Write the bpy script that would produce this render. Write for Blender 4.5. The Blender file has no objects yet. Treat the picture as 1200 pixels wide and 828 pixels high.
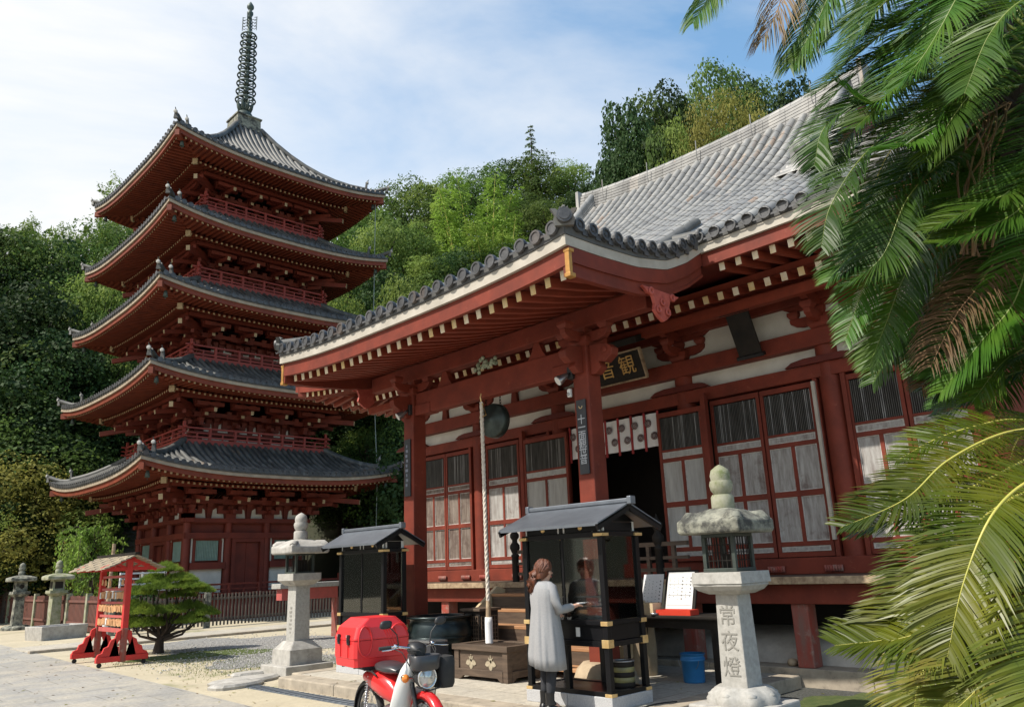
import bpy, math, random
import numpy as np
from mathutils import Vector, Matrix
PI = math.pi
random.seed(7)
scene = bpy.context.scene
col = scene.collection

# ------------------------------------------------------------------ camera
RW = np.array([[0.7204755, -0.1529573, 0.6764016], [-0.6923872, -0.2134067, 0.6892442], [-0.0389237, 0.9649153, 0.25966]])          # rows: world X, Y, Z axes seen in camera space (right, up, forward)
FOC = 920.914
CAM = np.array([0.0, 0.0, 1.72])
cam_d = bpy.data.cameras.new('camera')
cam = bpy.data.objects.new('camera', cam_d)
col.objects.link(cam)
rt, upv, fw = RW[:, 0], RW[:, 1], RW[:, 2]
cam.matrix_world = Matrix(((rt[0], upv[0], -fw[0], CAM[0]), (rt[1], upv[1], -fw[1], CAM[1]),
                           (rt[2], upv[2], -fw[2], CAM[2]), (0, 0, 0, 1)))
cam_d.sensor_width = 36.0
cam_d.lens = FOC / 1200.0 * 36.0
cam_d.clip_start = 0.05
cam_d.clip_end = 3000.0
scene.camera = cam

# ------------------------------------------------------------------ sky, sun, exposure
SUN_EL = math.radians(50)
sun_to = Vector((-0.93, 0.36, 0)).normalized() * math.cos(SUN_EL) + Vector((0, 0, math.sin(SUN_EL)))
world = bpy.data.worlds.new('World')
scene.world = world
world.use_nodes = True
nt = world.node_tree
nt.nodes.clear()
N = nt.nodes.new
wo = N('ShaderNodeOutputWorld'); bg = N('ShaderNodeBackground'); sky = N('ShaderNodeTexSky')
sky.sky_type = 'NISHITA'; sky.sun_disc = False
sky.sun_elevation = SUN_EL
sky.sun_rotation = math.atan2(sun_to.x, sun_to.y)
sky.air_density = 1.1; sky.dust_density = 1.0; sky.ozone_density = 1.5
tc = N('ShaderNodeTexCoord')
mp = N('ShaderNodeMapping'); mp.inputs['Scale'].default_value = (1.1, 0.9, 2.4); mp.inputs['Rotation'].default_value = (0.2, 0.1, 0.6)
n1 = N('ShaderNodeTexNoise'); n1.inputs['Scale'].default_value = 1.9; n1.inputs['Detail'].default_value = 9; n1.inputs['Roughness'].default_value = 0.55; n1.inputs['Distortion'].default_value = 0.5
dotn = N('ShaderNodeVectorMath'); dotn.operation = 'DOT_PRODUCT'
dotn.inputs[1].default_value = (-0.60, 0.75, -0.25)     # more cloud towards the valley (north-west), clear over the hill
ad = N('ShaderNodeMath'); ad.operation = 'MULTIPLY_ADD'; ad.inputs[1].default_value = 0.42
rp = N('ShaderNodeValToRGB')
rp.color_ramp.elements[0].position = 0.24; rp.color_ramp.elements[0].color = (0.08, 0.08, 0.08, 1)
rp.color_ramp.elements[1].position = 0.70; rp.color_ramp.elements[1].color = (1, 1, 1, 1)
mx = N('ShaderNodeMix'); mx.data_type = 'RGBA'
hsv = N('ShaderNodeHueSaturation'); hsv.inputs['Hue'].default_value = 0.488; hsv.inputs['Saturation'].default_value = 1.2; hsv.inputs['Value'].default_value = 1.85
CLOUD = 7.7
mx.inputs['B'].default_value = (CLOUD * 0.98, CLOUD * 0.99, CLOUD * 1.0, 1)
L = nt.links.new
L(tc.outputs['Generated'], mp.inputs['Vector']); L(mp.outputs['Vector'], n1.inputs['Vector'])
L(tc.outputs['Generated'], dotn.inputs[0])
L(dotn.outputs['Value'], ad.inputs[0]); L(n1.outputs['Fac'], ad.inputs[2])
L(ad.outputs[0], rp.inputs['Fac'])
L(rp.outputs['Color'], mx.inputs['Factor']); L(sky.outputs['Color'], hsv.inputs['Color']); L(hsv.outputs['Color'], mx.inputs['A'])
L(mx.outputs['Result'], bg.inputs['Color']); L(bg.outputs[0], wo.inputs['Surface'])
bg.inputs['Strength'].default_value = 0.10
sl = bpy.data.lights.new('sun', 'SUN')
sl.energy = 4.7; sl.angle = math.radians(0.5); sl.color = (1.0, 0.94, 0.84)
so = bpy.data.objects.new('sun', sl); col.objects.link(so)
so.rotation_euler = (-sun_to).to_track_quat('-Z', 'Y').to_euler()
scene.view_settings.view_transform = 'Standard'
scene.view_settings.look = 'None'
scene.view_settings.exposure = 0.42
scene.view_settings.gamma = 1.0
scene.view_settings.use_curve_mapping = False

def ray(x, y):
    return RW @ np.array([x - 600, 414 - y, FOC])
def at(px, py, d):
    r = ray(px, py); r = r / math.hypot(r[0], r[1]); return CAM + r * d

# ------------------------------------------------------------------ materials
MATS = {}
def nodes_of(name):
    m = bpy.data.materials.new(name); m.use_nodes = True
    MATS[name] = m
    t = m.node_tree
    return m, t, t.nodes['Principled BSDF']
def noise(t, scale, detail=5, rough=0.6, vec=None, stretch=None, coord='Object'):
    n = t.nodes.new('ShaderNodeTexNoise')
    n.inputs['Scale'].default_value = scale; n.inputs['Detail'].default_value = detail; n.inputs['Roughness'].default_value = rough
    c = t.nodes.new('ShaderNodeTexCoord')
    src = c.outputs[coord]
    if stretch:
        p = t.nodes.new('ShaderNodeMapping'); p.inputs['Scale'].default_value = stretch
        t.links.new(src, p.inputs['Vector']); src = p.outputs['Vector']
    t.links.new(src, n.inputs['Vector'])
    return n
def ramp(t, fac, stops):
    r = t.nodes.new('ShaderNodeValToRGB')
    e = r.color_ramp.elements
    while len(e) < len(stops): e.new(0.5)
    for i, (p, c) in enumerate(stops):
        e[i].position = p; e[i].color = (c[0], c[1], c[2], 1)
    t.links.new(fac, r.inputs['Fac'])
    return r
def mixc(t, a, b, fac, mode='MIX'):
    m = t.nodes.new('ShaderNodeMix'); m.data_type = 'RGBA'; m.blend_type = mode
    for k, v in (('A', a), ('B', b)):
        if isinstance(v, tuple): m.inputs[k].default_value = (v[0], v[1], v[2], 1)
        else: t.links.new(v, m.inputs[k])
    if isinstance(fac, (int, float)): m.inputs['Factor'].default_value = fac
    else: t.links.new(fac, m.inputs['Factor'])
    return m.outputs['Result']
def bump(t, b, h, strength=0.3, dist=0.01):
    n = t.nodes.new('ShaderNodeBump'); n.inputs['Strength'].default_value = strength; n.inputs['Distance'].default_value = dist
    t.links.new(h, n.inputs['Height']); t.links.new(n.outputs['Normal'], b.inputs['Normal'])
def mat(name, c, c2=None, rough=0.6, scale=4, metal=0.0, bmp=0.2, bdist=0.005, stretch=None, spots=None, coat=0.0, mid=(0.35, 0.65), spec=0.5):
    """base colour varied between c and c2 by noise; optional stains spots=(colour, scale, threshold, amount)"""
    m, t, b = nodes_of(name)
    b.inputs['Roughness'].default_value = rough; b.inputs['Metallic'].default_value = metal
    b.inputs['Coat Weight'].default_value = coat
    b.inputs['Specular IOR Level'].default_value = spec
    c2 = c2 or tuple(v * 0.75 for v in c)
    n = noise(t, scale, 7, 0.65, stretch=stretch)
    r = ramp(t, n.outputs['Fac'], [(mid[0], c), (mid[1], c2)])
    out = r.outputs['Color']
    if spots:
        sc, ss, th, am = spots
        n2 = noise(t, ss, 8, 0.7)
        r2 = ramp(t, n2.outputs['Fac'], [(th, (0, 0, 0)), (min(th + 0.12, 1), (am, am, am))])
        out = mixc(t, out, sc, r2.outputs['Color'])
    t.links.new(out, b.inputs['Base Color'])
    if bmp:
        n3 = noise(t, scale * 6, 6, 0.7, stretch=stretch)
        bump(t, b, n3.outputs['Fac'], bmp, bdist)
    return m

mat('red_paint', (0.195, 0.036, 0.020), (0.125, 0.025, 0.015), 0.6, 2.2, spots=((0.27, 0.085, 0.055), 11, 0.60, 0.55), spec=0.25)
mat('red_rafter', (0.235, 0.044, 0.022), (0.17, 0.033, 0.018), 0.6, 3, spec=0.3)
mat('red_weathered', (0.30, 0.045, 0.028), (0.20, 0.10, 0.08), 0.7, 2.5, stretch=(3, 3, 0.6), spots=((0.30, 0.24, 0.20), 5, 0.55, 0.75))
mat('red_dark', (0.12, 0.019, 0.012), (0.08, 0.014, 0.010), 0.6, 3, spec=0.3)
mat('pagoda_board', (0.36, 0.29, 0.21), (0.24, 0.19, 0.14), 0.7, 2.5)
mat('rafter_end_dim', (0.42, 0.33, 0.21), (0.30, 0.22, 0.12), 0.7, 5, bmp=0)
mat('pagoda_rafter', (0.19, 0.040, 0.018), (0.125, 0.027, 0.014), 0.6, 2, spec=0.3)
mat('lantern_bronze', (0.040, 0.055, 0.045), (0.020, 0.026, 0.022), 0.6, 5)
mat('pagoda_red', (0.170, 0.030, 0.017), (0.110, 0.021, 0.013), 0.6, 1.5, spots=((0.30, 0.09, 0.06), 9, 0.63, 0.5), spec=0.3)
mat('pagoda_rail', (0.30, 0.042, 0.028), (0.22, 0.032, 0.022), 0.6, 2)
mat('brown_red_fence', (0.16, 0.055, 0.038), (0.10, 0.045, 0.035), 0.8, 3, stretch=(2, 2, 0.5))
mat('grey_wood_fence', (0.11, 0.088, 0.070), (0.060, 0.050, 0.042), 0.85, 3, stretch=(3, 3, 0.5))
mat('plaster', (0.62, 0.59, 0.52), (0.50, 0.47, 0.41), 0.8, 1.6, bmp=0.1)
mat('white_board', (0.45, 0.41, 0.35), (0.33, 0.30, 0.25), 0.7, 2.5, spots=((0.30, 0.26, 0.21), 11, 0.6, 0.5))
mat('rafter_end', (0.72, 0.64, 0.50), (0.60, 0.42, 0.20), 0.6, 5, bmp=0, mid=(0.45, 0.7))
mat('rafter_end_yellow', (0.62, 0.42, 0.16), (0.66, 0.56, 0.36), 0.6, 5, bmp=0)
mat('gold', (0.55, 0.34, 0.11), (0.34, 0.19, 0.06), 0.45, 9, metal=0.6)
mat('brass', (0.80, 0.58, 0.28), (0.66, 0.44, 0.18), 0.35, 9, metal=0.6)
mat('brass_dull', (0.50, 0.27, 0.07), (0.34, 0.16, 0.04), 0.5, 9, metal=0.4)
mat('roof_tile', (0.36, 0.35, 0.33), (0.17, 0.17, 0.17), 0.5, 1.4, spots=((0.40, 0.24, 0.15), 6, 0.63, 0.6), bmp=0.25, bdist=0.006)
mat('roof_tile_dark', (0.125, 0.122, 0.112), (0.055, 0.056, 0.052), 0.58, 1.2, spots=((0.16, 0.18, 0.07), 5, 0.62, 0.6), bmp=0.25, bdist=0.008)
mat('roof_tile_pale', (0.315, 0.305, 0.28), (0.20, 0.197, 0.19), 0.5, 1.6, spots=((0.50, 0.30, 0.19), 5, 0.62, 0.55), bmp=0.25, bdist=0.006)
mat('tile_pan_pale', (0.10, 0.098, 0.09), (0.065, 0.065, 0.06), 0.7, 2)
mat('tile_pan', (0.10, 0.10, 0.095), (0.05, 0.05, 0.05), 0.7, 2)
mat('tile_end', (0.085, 0.085, 0.088), (0.045, 0.045, 0.048), 0.45, 12)
mat('bronze_green', (0.070, 0.10, 0.088), (0.035, 0.048, 0.043), 0.55, 3, metal=0.3)
mat('bronze_dark', (0.025, 0.040, 0.042), (0.013, 0.019, 0.021), 0.32, 5, metal=0.5)
mat('gong_bronze', (0.055, 0.075, 0.068), (0.03, 0.038, 0.035), 0.4, 8, metal=0.5)
mat('black_lacquer', (0.006, 0.006, 0.007), (0.009, 0.009, 0.010), 0.34, 3, bmp=0, spec=0.22)
mat('black_wood', (0.012, 0.011, 0.010), (0.024, 0.019, 0.015), 0.65, 4, spec=0.2)
mat('copper_sheet', (0.20, 0.22, 0.25), (0.15, 0.165, 0.19), 0.38, 3, metal=0.55, bmp=0.05)
mat('stair_wood', (0.42, 0.22, 0.105), (0.27, 0.13, 0.06), 0.6, 2.5, stretch=(2, 0.5, 8))
mat('pale_wood', (0.60, 0.47, 0.30), (0.46, 0.34, 0.20), 0.7, 3)
mat('old_wood', (0.115, 0.078, 0.052), (0.055, 0.036, 0.024), 0.65, 3, stretch=(2, 0.6, 6))
mat('old_wood_edge', (0.44, 0.33, 0.21), (0.20, 0.13, 0.08), 0.8, 3, stretch=(1, 3, 3), spots=((0.07, 0.045, 0.03), 9, 0.58, 0.7))
mat('panel_grey', (0.40, 0.39, 0.37), (0.21, 0.185, 0.17), 0.8, 5, stretch=(3, 3, 0.45), spots=((0.12, 0.08, 0.07), 2.2, 0.55, 0.75), bmp=0.3)
mat('panel_brown', (0.23, 0.19, 0.16), (0.085, 0.055, 0.04), 0.8, 5, stretch=(4, 4, 0.4), spots=((0.08, 0.05, 0.04), 3, 0.5, 0.7), bmp=0.3)
mat('panel_white', (0.42, 0.41, 0.39), (0.30, 0.29, 0.27), 0.8, 4, stretch=(3, 3, 0.4))
mat('bead_grey', (0.55, 0.53, 0.50), (0.34, 0.31, 0.28), 0.8, 12)
mat('stone', (0.42, 0.40, 0.365), (0.28, 0.265, 0.24), 0.85, 7, spots=((0.10, 0.095, 0.085), 4.5, 0.6, 0.6), bmp=0.5, bdist=0.006)
mat('stone_pale', (0.40, 0.385, 0.355), (0.30, 0.29, 0.265), 0.85, 18, spots=((0.17, 0.16, 0.135), 3.2, 0.58, 0.6), bmp=0.4, bdist=0.003)
mat('stone_lichen', (0.30, 0.295, 0.235), (0.12, 0.122, 0.10), 0.9, 6, spots=((0.035, 0.035, 0.033), 3.2, 0.46, 0.92), bmp=0.6, bdist=0.008)
mat('stone_moss', (0.33, 0.32, 0.25), (0.17, 0.18, 0.09), 0.9, 4, spots=((0.10, 0.13, 0.035), 6, 0.56, 0.8), bmp=0.6, bdist=0.008)
mat('granite', (0.46, 0.46, 0.46), (0.34, 0.34, 0.35), 0.7, 60, bmp=0.15, bdist=0.002)
mat('engraving_shade', (0.20, 0.19, 0.17), (0.26, 0.25, 0.225), 0.95, 20)  # darker grey imitating the shade inside cut strokes
mat('boulder', (0.42, 0.33, 0.22), (0.28, 0.21, 0.14), 0.85, 3, bmp=0.5, bdist=0.01)
mat('kamebara', (0.52, 0.49, 0.43), (0.34, 0.31, 0.27), 0.9, 3)
mat('void', (0.012, 0.010, 0.009), (0.02, 0.016, 0.013), 0.9, 3, bmp=0)  # near-black, stands in for darkness inside hollows; also the dark door panes
mat('interior', (0.030, 0.022, 0.018), (0.018, 0.014, 0.012), 0.8, 3, bmp=0)
mat('green_lattice', (0.24, 0.34, 0.29), (0.18, 0.26, 0.22), 0.7, 3)
mat('bike_red', (0.62, 0.022, 0.022), (0.58, 0.020, 0.020), 0.25, 2, bmp=0, coat=0.5)
mat('box_red', (0.68, 0.030, 0.032), (0.62, 0.026, 0.028), 0.38, 2, bmp=0.05)
mat('ema_red', (0.60, 0.028, 0.024), (0.46, 0.030, 0.026), 0.5, 4, spots=((0.36, 0.14, 0.11), 9, 0.64, 0.6))
mat('ema_pink', (0.50, 0.10, 0.09), (0.38, 0.09, 0.08), 0.6, 6)
mat('ema_wood', (0.58, 0.34, 0.16), (0.44, 0.20, 0.09), 0.6, 9)
mat('shingle', (0.36, 0.30, 0.21), (0.20, 0.165, 0.12), 0.85, 5)
mat('bike_white', (0.66, 0.66, 0.63), (0.60, 0.60, 0.58), 0.3, 2, bmp=0, coat=0.3)
mat('plastic_black', (0.015, 0.015, 0.016), (0.022, 0.022, 0.023), 0.45, 4, bmp=0.05)
mat('seat_vinyl', (0.045, 0.045, 0.048), (0.035, 0.035, 0.038), 0.32, 6, bmp=0.1)
mat('rubber', (0.018, 0.018, 0.018), (0.028, 0.027, 0.026), 0.8, 8)
mat('chrome', (0.75, 0.75, 0.76), (0.60, 0.60, 0.62), 0.12, 3, metal=1.0, bmp=0)
mat('steel', (0.42, 0.42, 0.43), (0.30, 0.30, 0.31), 0.35, 6, metal=0.9, bmp=0)
mat('lens_glass', (0.62, 0.62, 0.60), (0.35, 0.35, 0.34), 0.08, 16, metal=0.5, bmp=0)
mat('amber', (0.75, 0.22, 0.03), (0.65, 0.18, 0.02), 0.25, 4, bmp=0)
mat('white_metal', (0.75, 0.75, 0.72), (0.66, 0.66, 0.63), 0.4, 4, bmp=0)
mat('paper', (0.66, 0.66, 0.645), (0.60, 0.60, 0.59), 0.8, 4, bmp=0)
mat('ink', (0.03, 0.03, 0.035), (0.05, 0.05, 0.055), 0.8, 4, bmp=0)
mat('ink_grey', (0.22, 0.24, 0.30), (0.16, 0.17, 0.20), 0.8, 4, bmp=0)
mat('sign_black', (0.022, 0.024, 0.028), (0.040, 0.042, 0.046), 0.5, 5)
mat('sign_letter', (0.50, 0.52, 0.54), (0.40, 0.42, 0.44), 0.6, 5, bmp=0)
mat('cloth_white', (0.72, 0.71, 0.70), (0.66, 0.65, 0.64), 0.85, 5, bmp=0.1)
mat('crest', (0.055, 0.022, 0.022), (0.10, 0.04, 0.04), 0.8, 30, bmp=0)
mat('strap_red', (0.36, 0.03, 0.03), (0.20, 0.02, 0.02), 0.8, 12)
mat('rope', (0.68, 0.62, 0.54), (0.48, 0.42, 0.35), 0.9, 25, bmp=0.5)
mat('bucket_blue', (0.03, 0.20, 0.46), (0.025, 0.16, 0.38), 0.4, 4, bmp=0)
mat('tray_red', (0.60, 0.05, 0.025), (0.5, 0.04, 0.02), 0.4, 4, bmp=0)
mat('tin_yellow', (0.24, 0.22, 0.08), (0.08, 0.085, 0.06), 0.5, 3, bmp=0)
mat('coat_grey', (0.31, 0.31, 0.315), (0.275, 0.275, 0.28), 0.95, 60, bmp=0.4, bdist=0.002, spec=0.1)
mat('denim', (0.032, 0.034, 0.040), (0.022, 0.023, 0.028), 0.85, 30)
mat('boots', (0.010, 0.010, 0.011), (0.016, 0.015, 0.015), 0.4, 8)
mat('hair', (0.17, 0.052, 0.020), (0.06, 0.018, 0.009), 0.42, 10, stretch=(14, 14, 1.5), bmp=0.6, bdist=0.004)
mat('skin', (0.60, 0.36, 0.26), (0.56, 0.32, 0.23), 0.5, 8, bmp=0)
mat('lip', (0.45, 0.12, 0.11), (0.42, 0.11, 0.10), 0.5, 8, bmp=0)
mat('bark', (0.075, 0.055, 0.042), (0.035, 0.026, 0.020), 0.9, 6, stretch=(3, 3, 0.8), bmp=0.7, bdist=0.02)
mat('rachis', (0.48, 0.42, 0.09), (0.34, 0.34, 0.07), 0.45, 5, bmp=0)
mat('rachis_green', (0.20, 0.24, 0.05), (0.12, 0.17, 0.03), 0.45, 5, bmp=0)
mat('rachis_dead', (0.34, 0.20, 0.10), (0.26, 0.14, 0.07), 0.6, 5, bmp=0)
mat('carving_green', (0.42, 0.44, 0.32), (0.12, 0.16, 0.10), 0.7, 16)
mat('carving_red', (0.42, 0.085, 0.06), (0.30, 0.05, 0.035), 0.6, 8)
mat('wire', (0.22, 0.26, 0.24), (0.16, 0.2, 0.18), 0.5, 3, bmp=0)

def glass(name, tint, alpha):
    m, t, b = nodes_of(name)
    t.nodes.remove(b)
    o = t.nodes['Material Output']
    g = t.nodes.new('ShaderNodeBsdfGlossy'); g.inputs['Roughness'].default_value = 0.03; g.inputs['Color'].default_value = (0.9, 0.92, 0.92, 1)
    tr = t.nodes.new('ShaderNodeBsdfTransparent'); tr.inputs['Color'].default_value = (*tint, 1)
    fr = t.nodes.new('ShaderNodeFresnel'); fr.inputs['IOR'].default_value = 1.5
    ad = t.nodes.new('ShaderNodeMath'); ad.operation = 'ADD'; ad.inputs[1].default_value = alpha
    t.links.new(fr.outputs[0], ad.inputs[0])
    mi = t.nodes.new('ShaderNodeMixShader')
    t.links.new(ad.outputs[0], mi.inputs[0]); t.links.new(tr.outputs[0], mi.inputs[1]); t.links.new(g.outputs[0], mi.inputs[2])
    t.links.new(mi.outputs[0], o.inputs['Surface'])
glass('glass', (0.90, 0.92, 0.90), 0.045)

def leafmat(name, c1, c2, c3=None, trans=0.35, rough=0.65, scale=0.35, spec=0.18):
    m, t, b = nodes_of(name)
    b.inputs['Roughness'].default_value = rough
    b.inputs['Specular IOR Level'].default_value = spec
    n = noise(t, scale, 3, 0.6)
    r = ramp(t, n.outputs['Fac'], [(0.33, c1), (0.52, c2), (0.72, c3 or c2)])
    oi = t.nodes.new('ShaderNodeObjectInfo')
    hs = t.nodes.new('ShaderNodeHueSaturation')
    mr = t.nodes.new('ShaderNodeMapRange'); mr.inputs['To Min'].default_value = 0.489; mr.inputs['To Max'].default_value = 0.507
    mv = t.nodes.new('ShaderNodeMapRange'); mv.inputs['To Min'].default_value = 0.75; mv.inputs['To Max'].default_value = 1.3
    t.links.new(oi.outputs['Random'], mr.inputs['Value']); t.links.new(oi.outputs['Random'], mv.inputs['Value'])
    t.links.new(mr.outputs[0], hs.inputs['Hue']); t.links.new(mv.outputs[0], hs.inputs['Value'])
    t.links.new(r.outputs['Color'], hs.inputs['Color'])
    t.links.new(hs.outputs['Color'], b.inputs['Base Color'])
    tl = t.nodes.new('ShaderNodeBsdfTranslucent'); t.links.new(hs.outputs['Color'], tl.inputs['Color'])
    mi = t.nodes.new('ShaderNodeMixShader'); mi.inputs[0].default_value = trans
    o = t.nodes['Material Output']
    t.links.new(b.outputs[0], mi.inputs[1]); t.links.new(tl.outputs[0], mi.inputs[2]); t.links.new(mi.outputs[0], o.inputs['Surface'])
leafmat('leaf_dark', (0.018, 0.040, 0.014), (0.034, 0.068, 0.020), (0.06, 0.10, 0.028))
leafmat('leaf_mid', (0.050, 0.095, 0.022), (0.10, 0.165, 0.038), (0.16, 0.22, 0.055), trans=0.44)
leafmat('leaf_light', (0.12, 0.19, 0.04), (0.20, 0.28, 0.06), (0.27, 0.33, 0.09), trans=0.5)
leafmat('leaf_yellow', (0.17, 0.19, 0.045), (0.28, 0.28, 0.065), (0.37, 0.34, 0.09), trans=0.5)
leafmat('leaf_bamboo', (0.12, 0.20, 0.030), (0.20, 0.30, 0.045), (0.26, 0.34, 0.07))
leafmat('pine_needle', (0.10, 0.17, 0.03), (0.18, 0.27, 0.045), (0.28, 0.36, 0.06), scale=2.5, trans=0.45)
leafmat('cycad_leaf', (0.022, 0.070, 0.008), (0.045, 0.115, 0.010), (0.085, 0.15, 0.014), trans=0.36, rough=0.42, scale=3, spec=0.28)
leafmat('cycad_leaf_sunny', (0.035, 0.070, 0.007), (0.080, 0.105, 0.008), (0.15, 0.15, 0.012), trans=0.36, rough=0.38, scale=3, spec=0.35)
leafmat('cycad_leaf_gold', (0.30, 0.26, 0.05), (0.16, 0.19, 0.03), (0.08, 0.14, 0.02), trans=0.3, rough=0.35, scale=9)
leafmat('cycad_dead', (0.20, 0.125, 0.065), (0.15, 0.095, 0.045), (0.11, 0.10, 0.04), trans=0.25, rough=0.5, scale=5)
leafmat('grass_leaf', (0.07, 0.11, 0.02), (0.12, 0.15, 0.03), (0.18, 0.19, 0.05), scale=3)

def per_tile(name, cell, amount):
    """every tile of a roof gets its own tone (random value per cell)"""
    t = MATS[name].node_tree; b = t.nodes['Principled BSDF']; src = b.inputs['Base Color'].links[0].from_socket
    c = t.nodes.new('ShaderNodeTexCoord'); mp_ = t.nodes.new('ShaderNodeVectorMath'); mp_.operation = 'DIVIDE'; mp_.inputs[1].default_value = cell
    fl = t.nodes.new('ShaderNodeVectorMath'); fl.operation = 'FLOOR'; wn = t.nodes.new('ShaderNodeTexWhiteNoise')
    t.links.new(c.outputs['Object'], mp_.inputs[0]); t.links.new(mp_.outputs[0], fl.inputs[0]); t.links.new(fl.outputs[0], wn.inputs['Vector'])
    r = ramp(t, wn.outputs['Value'], [(0.0, (1 - amount,) * 3), (0.75, (1.0, 1.0, 1.0)), (0.93, (1 + amount * .3, 1 + amount * .25, 1 + amount * .2)), (1.0, (1.05, 0.82, 0.66))])
    t.links.new(mixc(t, src, r.outputs['Color'], 1.0, 'MULTIPLY'), b.inputs['Base Color'])
per_tile('roof_tile_pale', (0.27, 0.279, 50), 0.22)
per_tile('roof_tile', (0.27, 0.27, 50), 0.4)
per_tile('roof_tile_dark', (0.3, 0.3, 50), 0.45)
per_tile('tile_end', (0.27, 0.27, 50), 0.4)
# ------------------------------------------------------------------ mesh builder
class MB:
    def __init__(s):
        s.v = []; s.f = []; s.mi = []; s.sm = []; s.c = 0; s.M = None; s.cuts = []
    def cut(s):
        s.cuts.append((len(s.v), len(s.f))); return s
    def mat(s, i): s.c = i; return s
    def add(s, vs, fs, sm=False):
        o = len(s.v)
        if s.M is not None: vs = [tuple(s.M @ Vector(p)) for p in vs]
        s.v.extend([tuple(map(float, p)) for p in vs])
        for f in fs: s.f.append(tuple(i + o for i in f)); s.mi.append(s.c); s.sm.append(sm)
        return s
    def box(s, x0, x1, y0, y1, z0, z1):
        vs = [(x, y, z) for z in (z0, z1) for y in (y0, y1) for x in (x0, x1)]
        return s.add(vs, [(0, 2, 3, 1), (4, 5, 7, 6), (0, 1, 5, 4), (2, 6, 7, 3), (0, 4, 6, 2), (1, 3, 7, 5)])
    def bar(s, p, q, w, h, up=(0, 0, 1), w2=None, h2=None):
        p = Vector(p); q = Vector(q); d = (q - p).normalized(); u = Vector(up)
        if abs(d.dot(u)) > 0.99: u = Vector((1, 0, 0))
        r = d.cross(u).normalized(); u = r.cross(d)
        w2 = w2 or w; h2 = h2 or h
        vs = [p + r * a * w / 2 + u * b * h / 2 for a, b in ((-1, -1), (1, -1), (1, 1), (-1, 1))] + \
             [q + r * a * w2 / 2 + u * b * h2 / 2 for a, b in ((-1, -1), (1, -1), (1, 1), (-1, 1))]
        return s.add(vs, [(0, 1, 2, 3), (7, 6, 5, 4), (0, 4, 5, 1), (1, 5, 6, 2), (2, 6, 7, 3), (3, 7, 4, 0)])
    def loft(s, rings, cap=True, sm=True, closed=True):
        n = len(rings[0]); vs = [p for r in rings for p in r]; fs = []
        for i in range(len(rings) - 1):
            for j in range(n if closed else n - 1):
                a = i * n + j; b = i * n + (j + 1) % n
                fs.append((a, b, b + n, a + n))
        s.add(vs, fs, sm)
        if cap and closed:
            s.add(rings[0], [tuple(range(n - 1, -1, -1))]); s.add(rings[-1], [tuple(range(n))])
        return s
    def tube(s, path, r, n=8, cap=True, sm=True, half=False, up=(0, 0, 1)):
        P = [Vector(p) for p in path]
        rs = r if isinstance(r, (list, tuple)) else [r] * len(P)
        rings = []
        u = Vector(up)
        for i, p in enumerate(P):
            d = (P[min(i + 1, len(P) - 1)] - P[max(i - 1, 0)]).normalized()
            if abs(d.dot(u)) > 0.98: u = Vector((1, 0, 0)) if abs(d.x) < 0.9 else Vector((0, 1, 0))
            a = d.cross(u).normalized(); b = a.cross(d)
            if half: ang = [PI * k / n for k in range(n + 1)]
            else: ang = [2 * PI * k / n for k in range(n)]
            rings.append([p + (a * math.cos(t) + b * math.sin(t)) * rs[i] for t in ang])
        return s.loft(rings, cap, sm, closed=not half)
    def lathe(s, c, prof, n=16, sm=True, axis='z', M=None):
        rings = []
        for r, z in prof:
            ring = []
            for k in range(n):
                t = 2 * PI * k / n
                a, b = r * math.cos(t), r * math.sin(t)
                p = {'z': (a, b, z), 'x': (z, a, b), 'y': (b, z, a)}[axis]
                if M is not None: p = M @ Vector(p)
                ring.append((c[0] + p[0], c[1] + p[1], c[2] + p[2]))
            rings.append(ring)
        closed_ = abs(prof[0][0] - prof[-1][0]) < 1e-9 and abs(prof[0][1] - prof[-1][1]) < 1e-9
        return s.loft(rings, not closed_, sm)
    def frust(s, c, z0, z1, a0, a1, b0=None, b1=None):
        """rectangular frustum, half sizes a (x) and b (y)"""
        b0 = a0 if b0 is None else b0; b1 = a1 if b1 is None else b1
        r = lambda a, b, z: [(c[0] - a, c[1] - b, z), (c[0] + a, c[1] - b, z), (c[0] + a, c[1] + b, z), (c[0] - a, c[1] + b, z)]
        return s.loft([r(a0, b0, z0), r(a1, b1, z1)], True, False)
    def poly(s, prof, o, e1, e2, e3, th):
        """extrude polygon prof (a,b) spanned by e1,e2 at origin o, thickness th along e3 (centred)"""
        o = Vector(o); e1 = Vector(e1); e2 = Vector(e2); e3 = Vector(e3)
        A = [o + e1 * a + e2 * b - e3 * th / 2 for a, b in prof]; B = [p + e3 * th for p in A]
        n = len(A)
        fs = [tuple(range(n - 1, -1, -1)), tuple(range(n, 2 * n))] + [(i, (i + 1) % n, n + (i + 1) % n, n + i) for i in range(n)]
        return s.add(A + B, fs)
    def build(s, name, mats, parent=None, bevel=0, origin=None):
        cs = sorted(set([(0, 0)] + s.cuts + [(len(s.v), len(s.f))]))
        if len(cs) > 2:          # marked pieces become objects of their own
            first = None
            for (v0, f0), (v1, f1) in zip(cs[:-1], cs[1:]):
                if f1 == f0: continue
                q = MB(); q.v = s.v[v0:v1]; q.f = [tuple(i - v0 for i in f) for f in s.f[f0:f1]]; q.mi = s.mi[f0:f1]; q.sm = s.sm[f0:f1]
                o = q.build(name, mats, parent, bevel, origin); first = first or o
            return first
        if isinstance(mats, str): mats = [mats]
        off = origin if origin is not None else (ORG.get(parent.as_pointer(), (0, 0, 0)) if parent else (0, 0, 0))
        me = bpy.data.meshes.new(name)
        vs = s.v if tuple(off) == (0, 0, 0) else [(p[0] - off[0], p[1] - off[1], p[2] - off[2]) for p in s.v]
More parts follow.
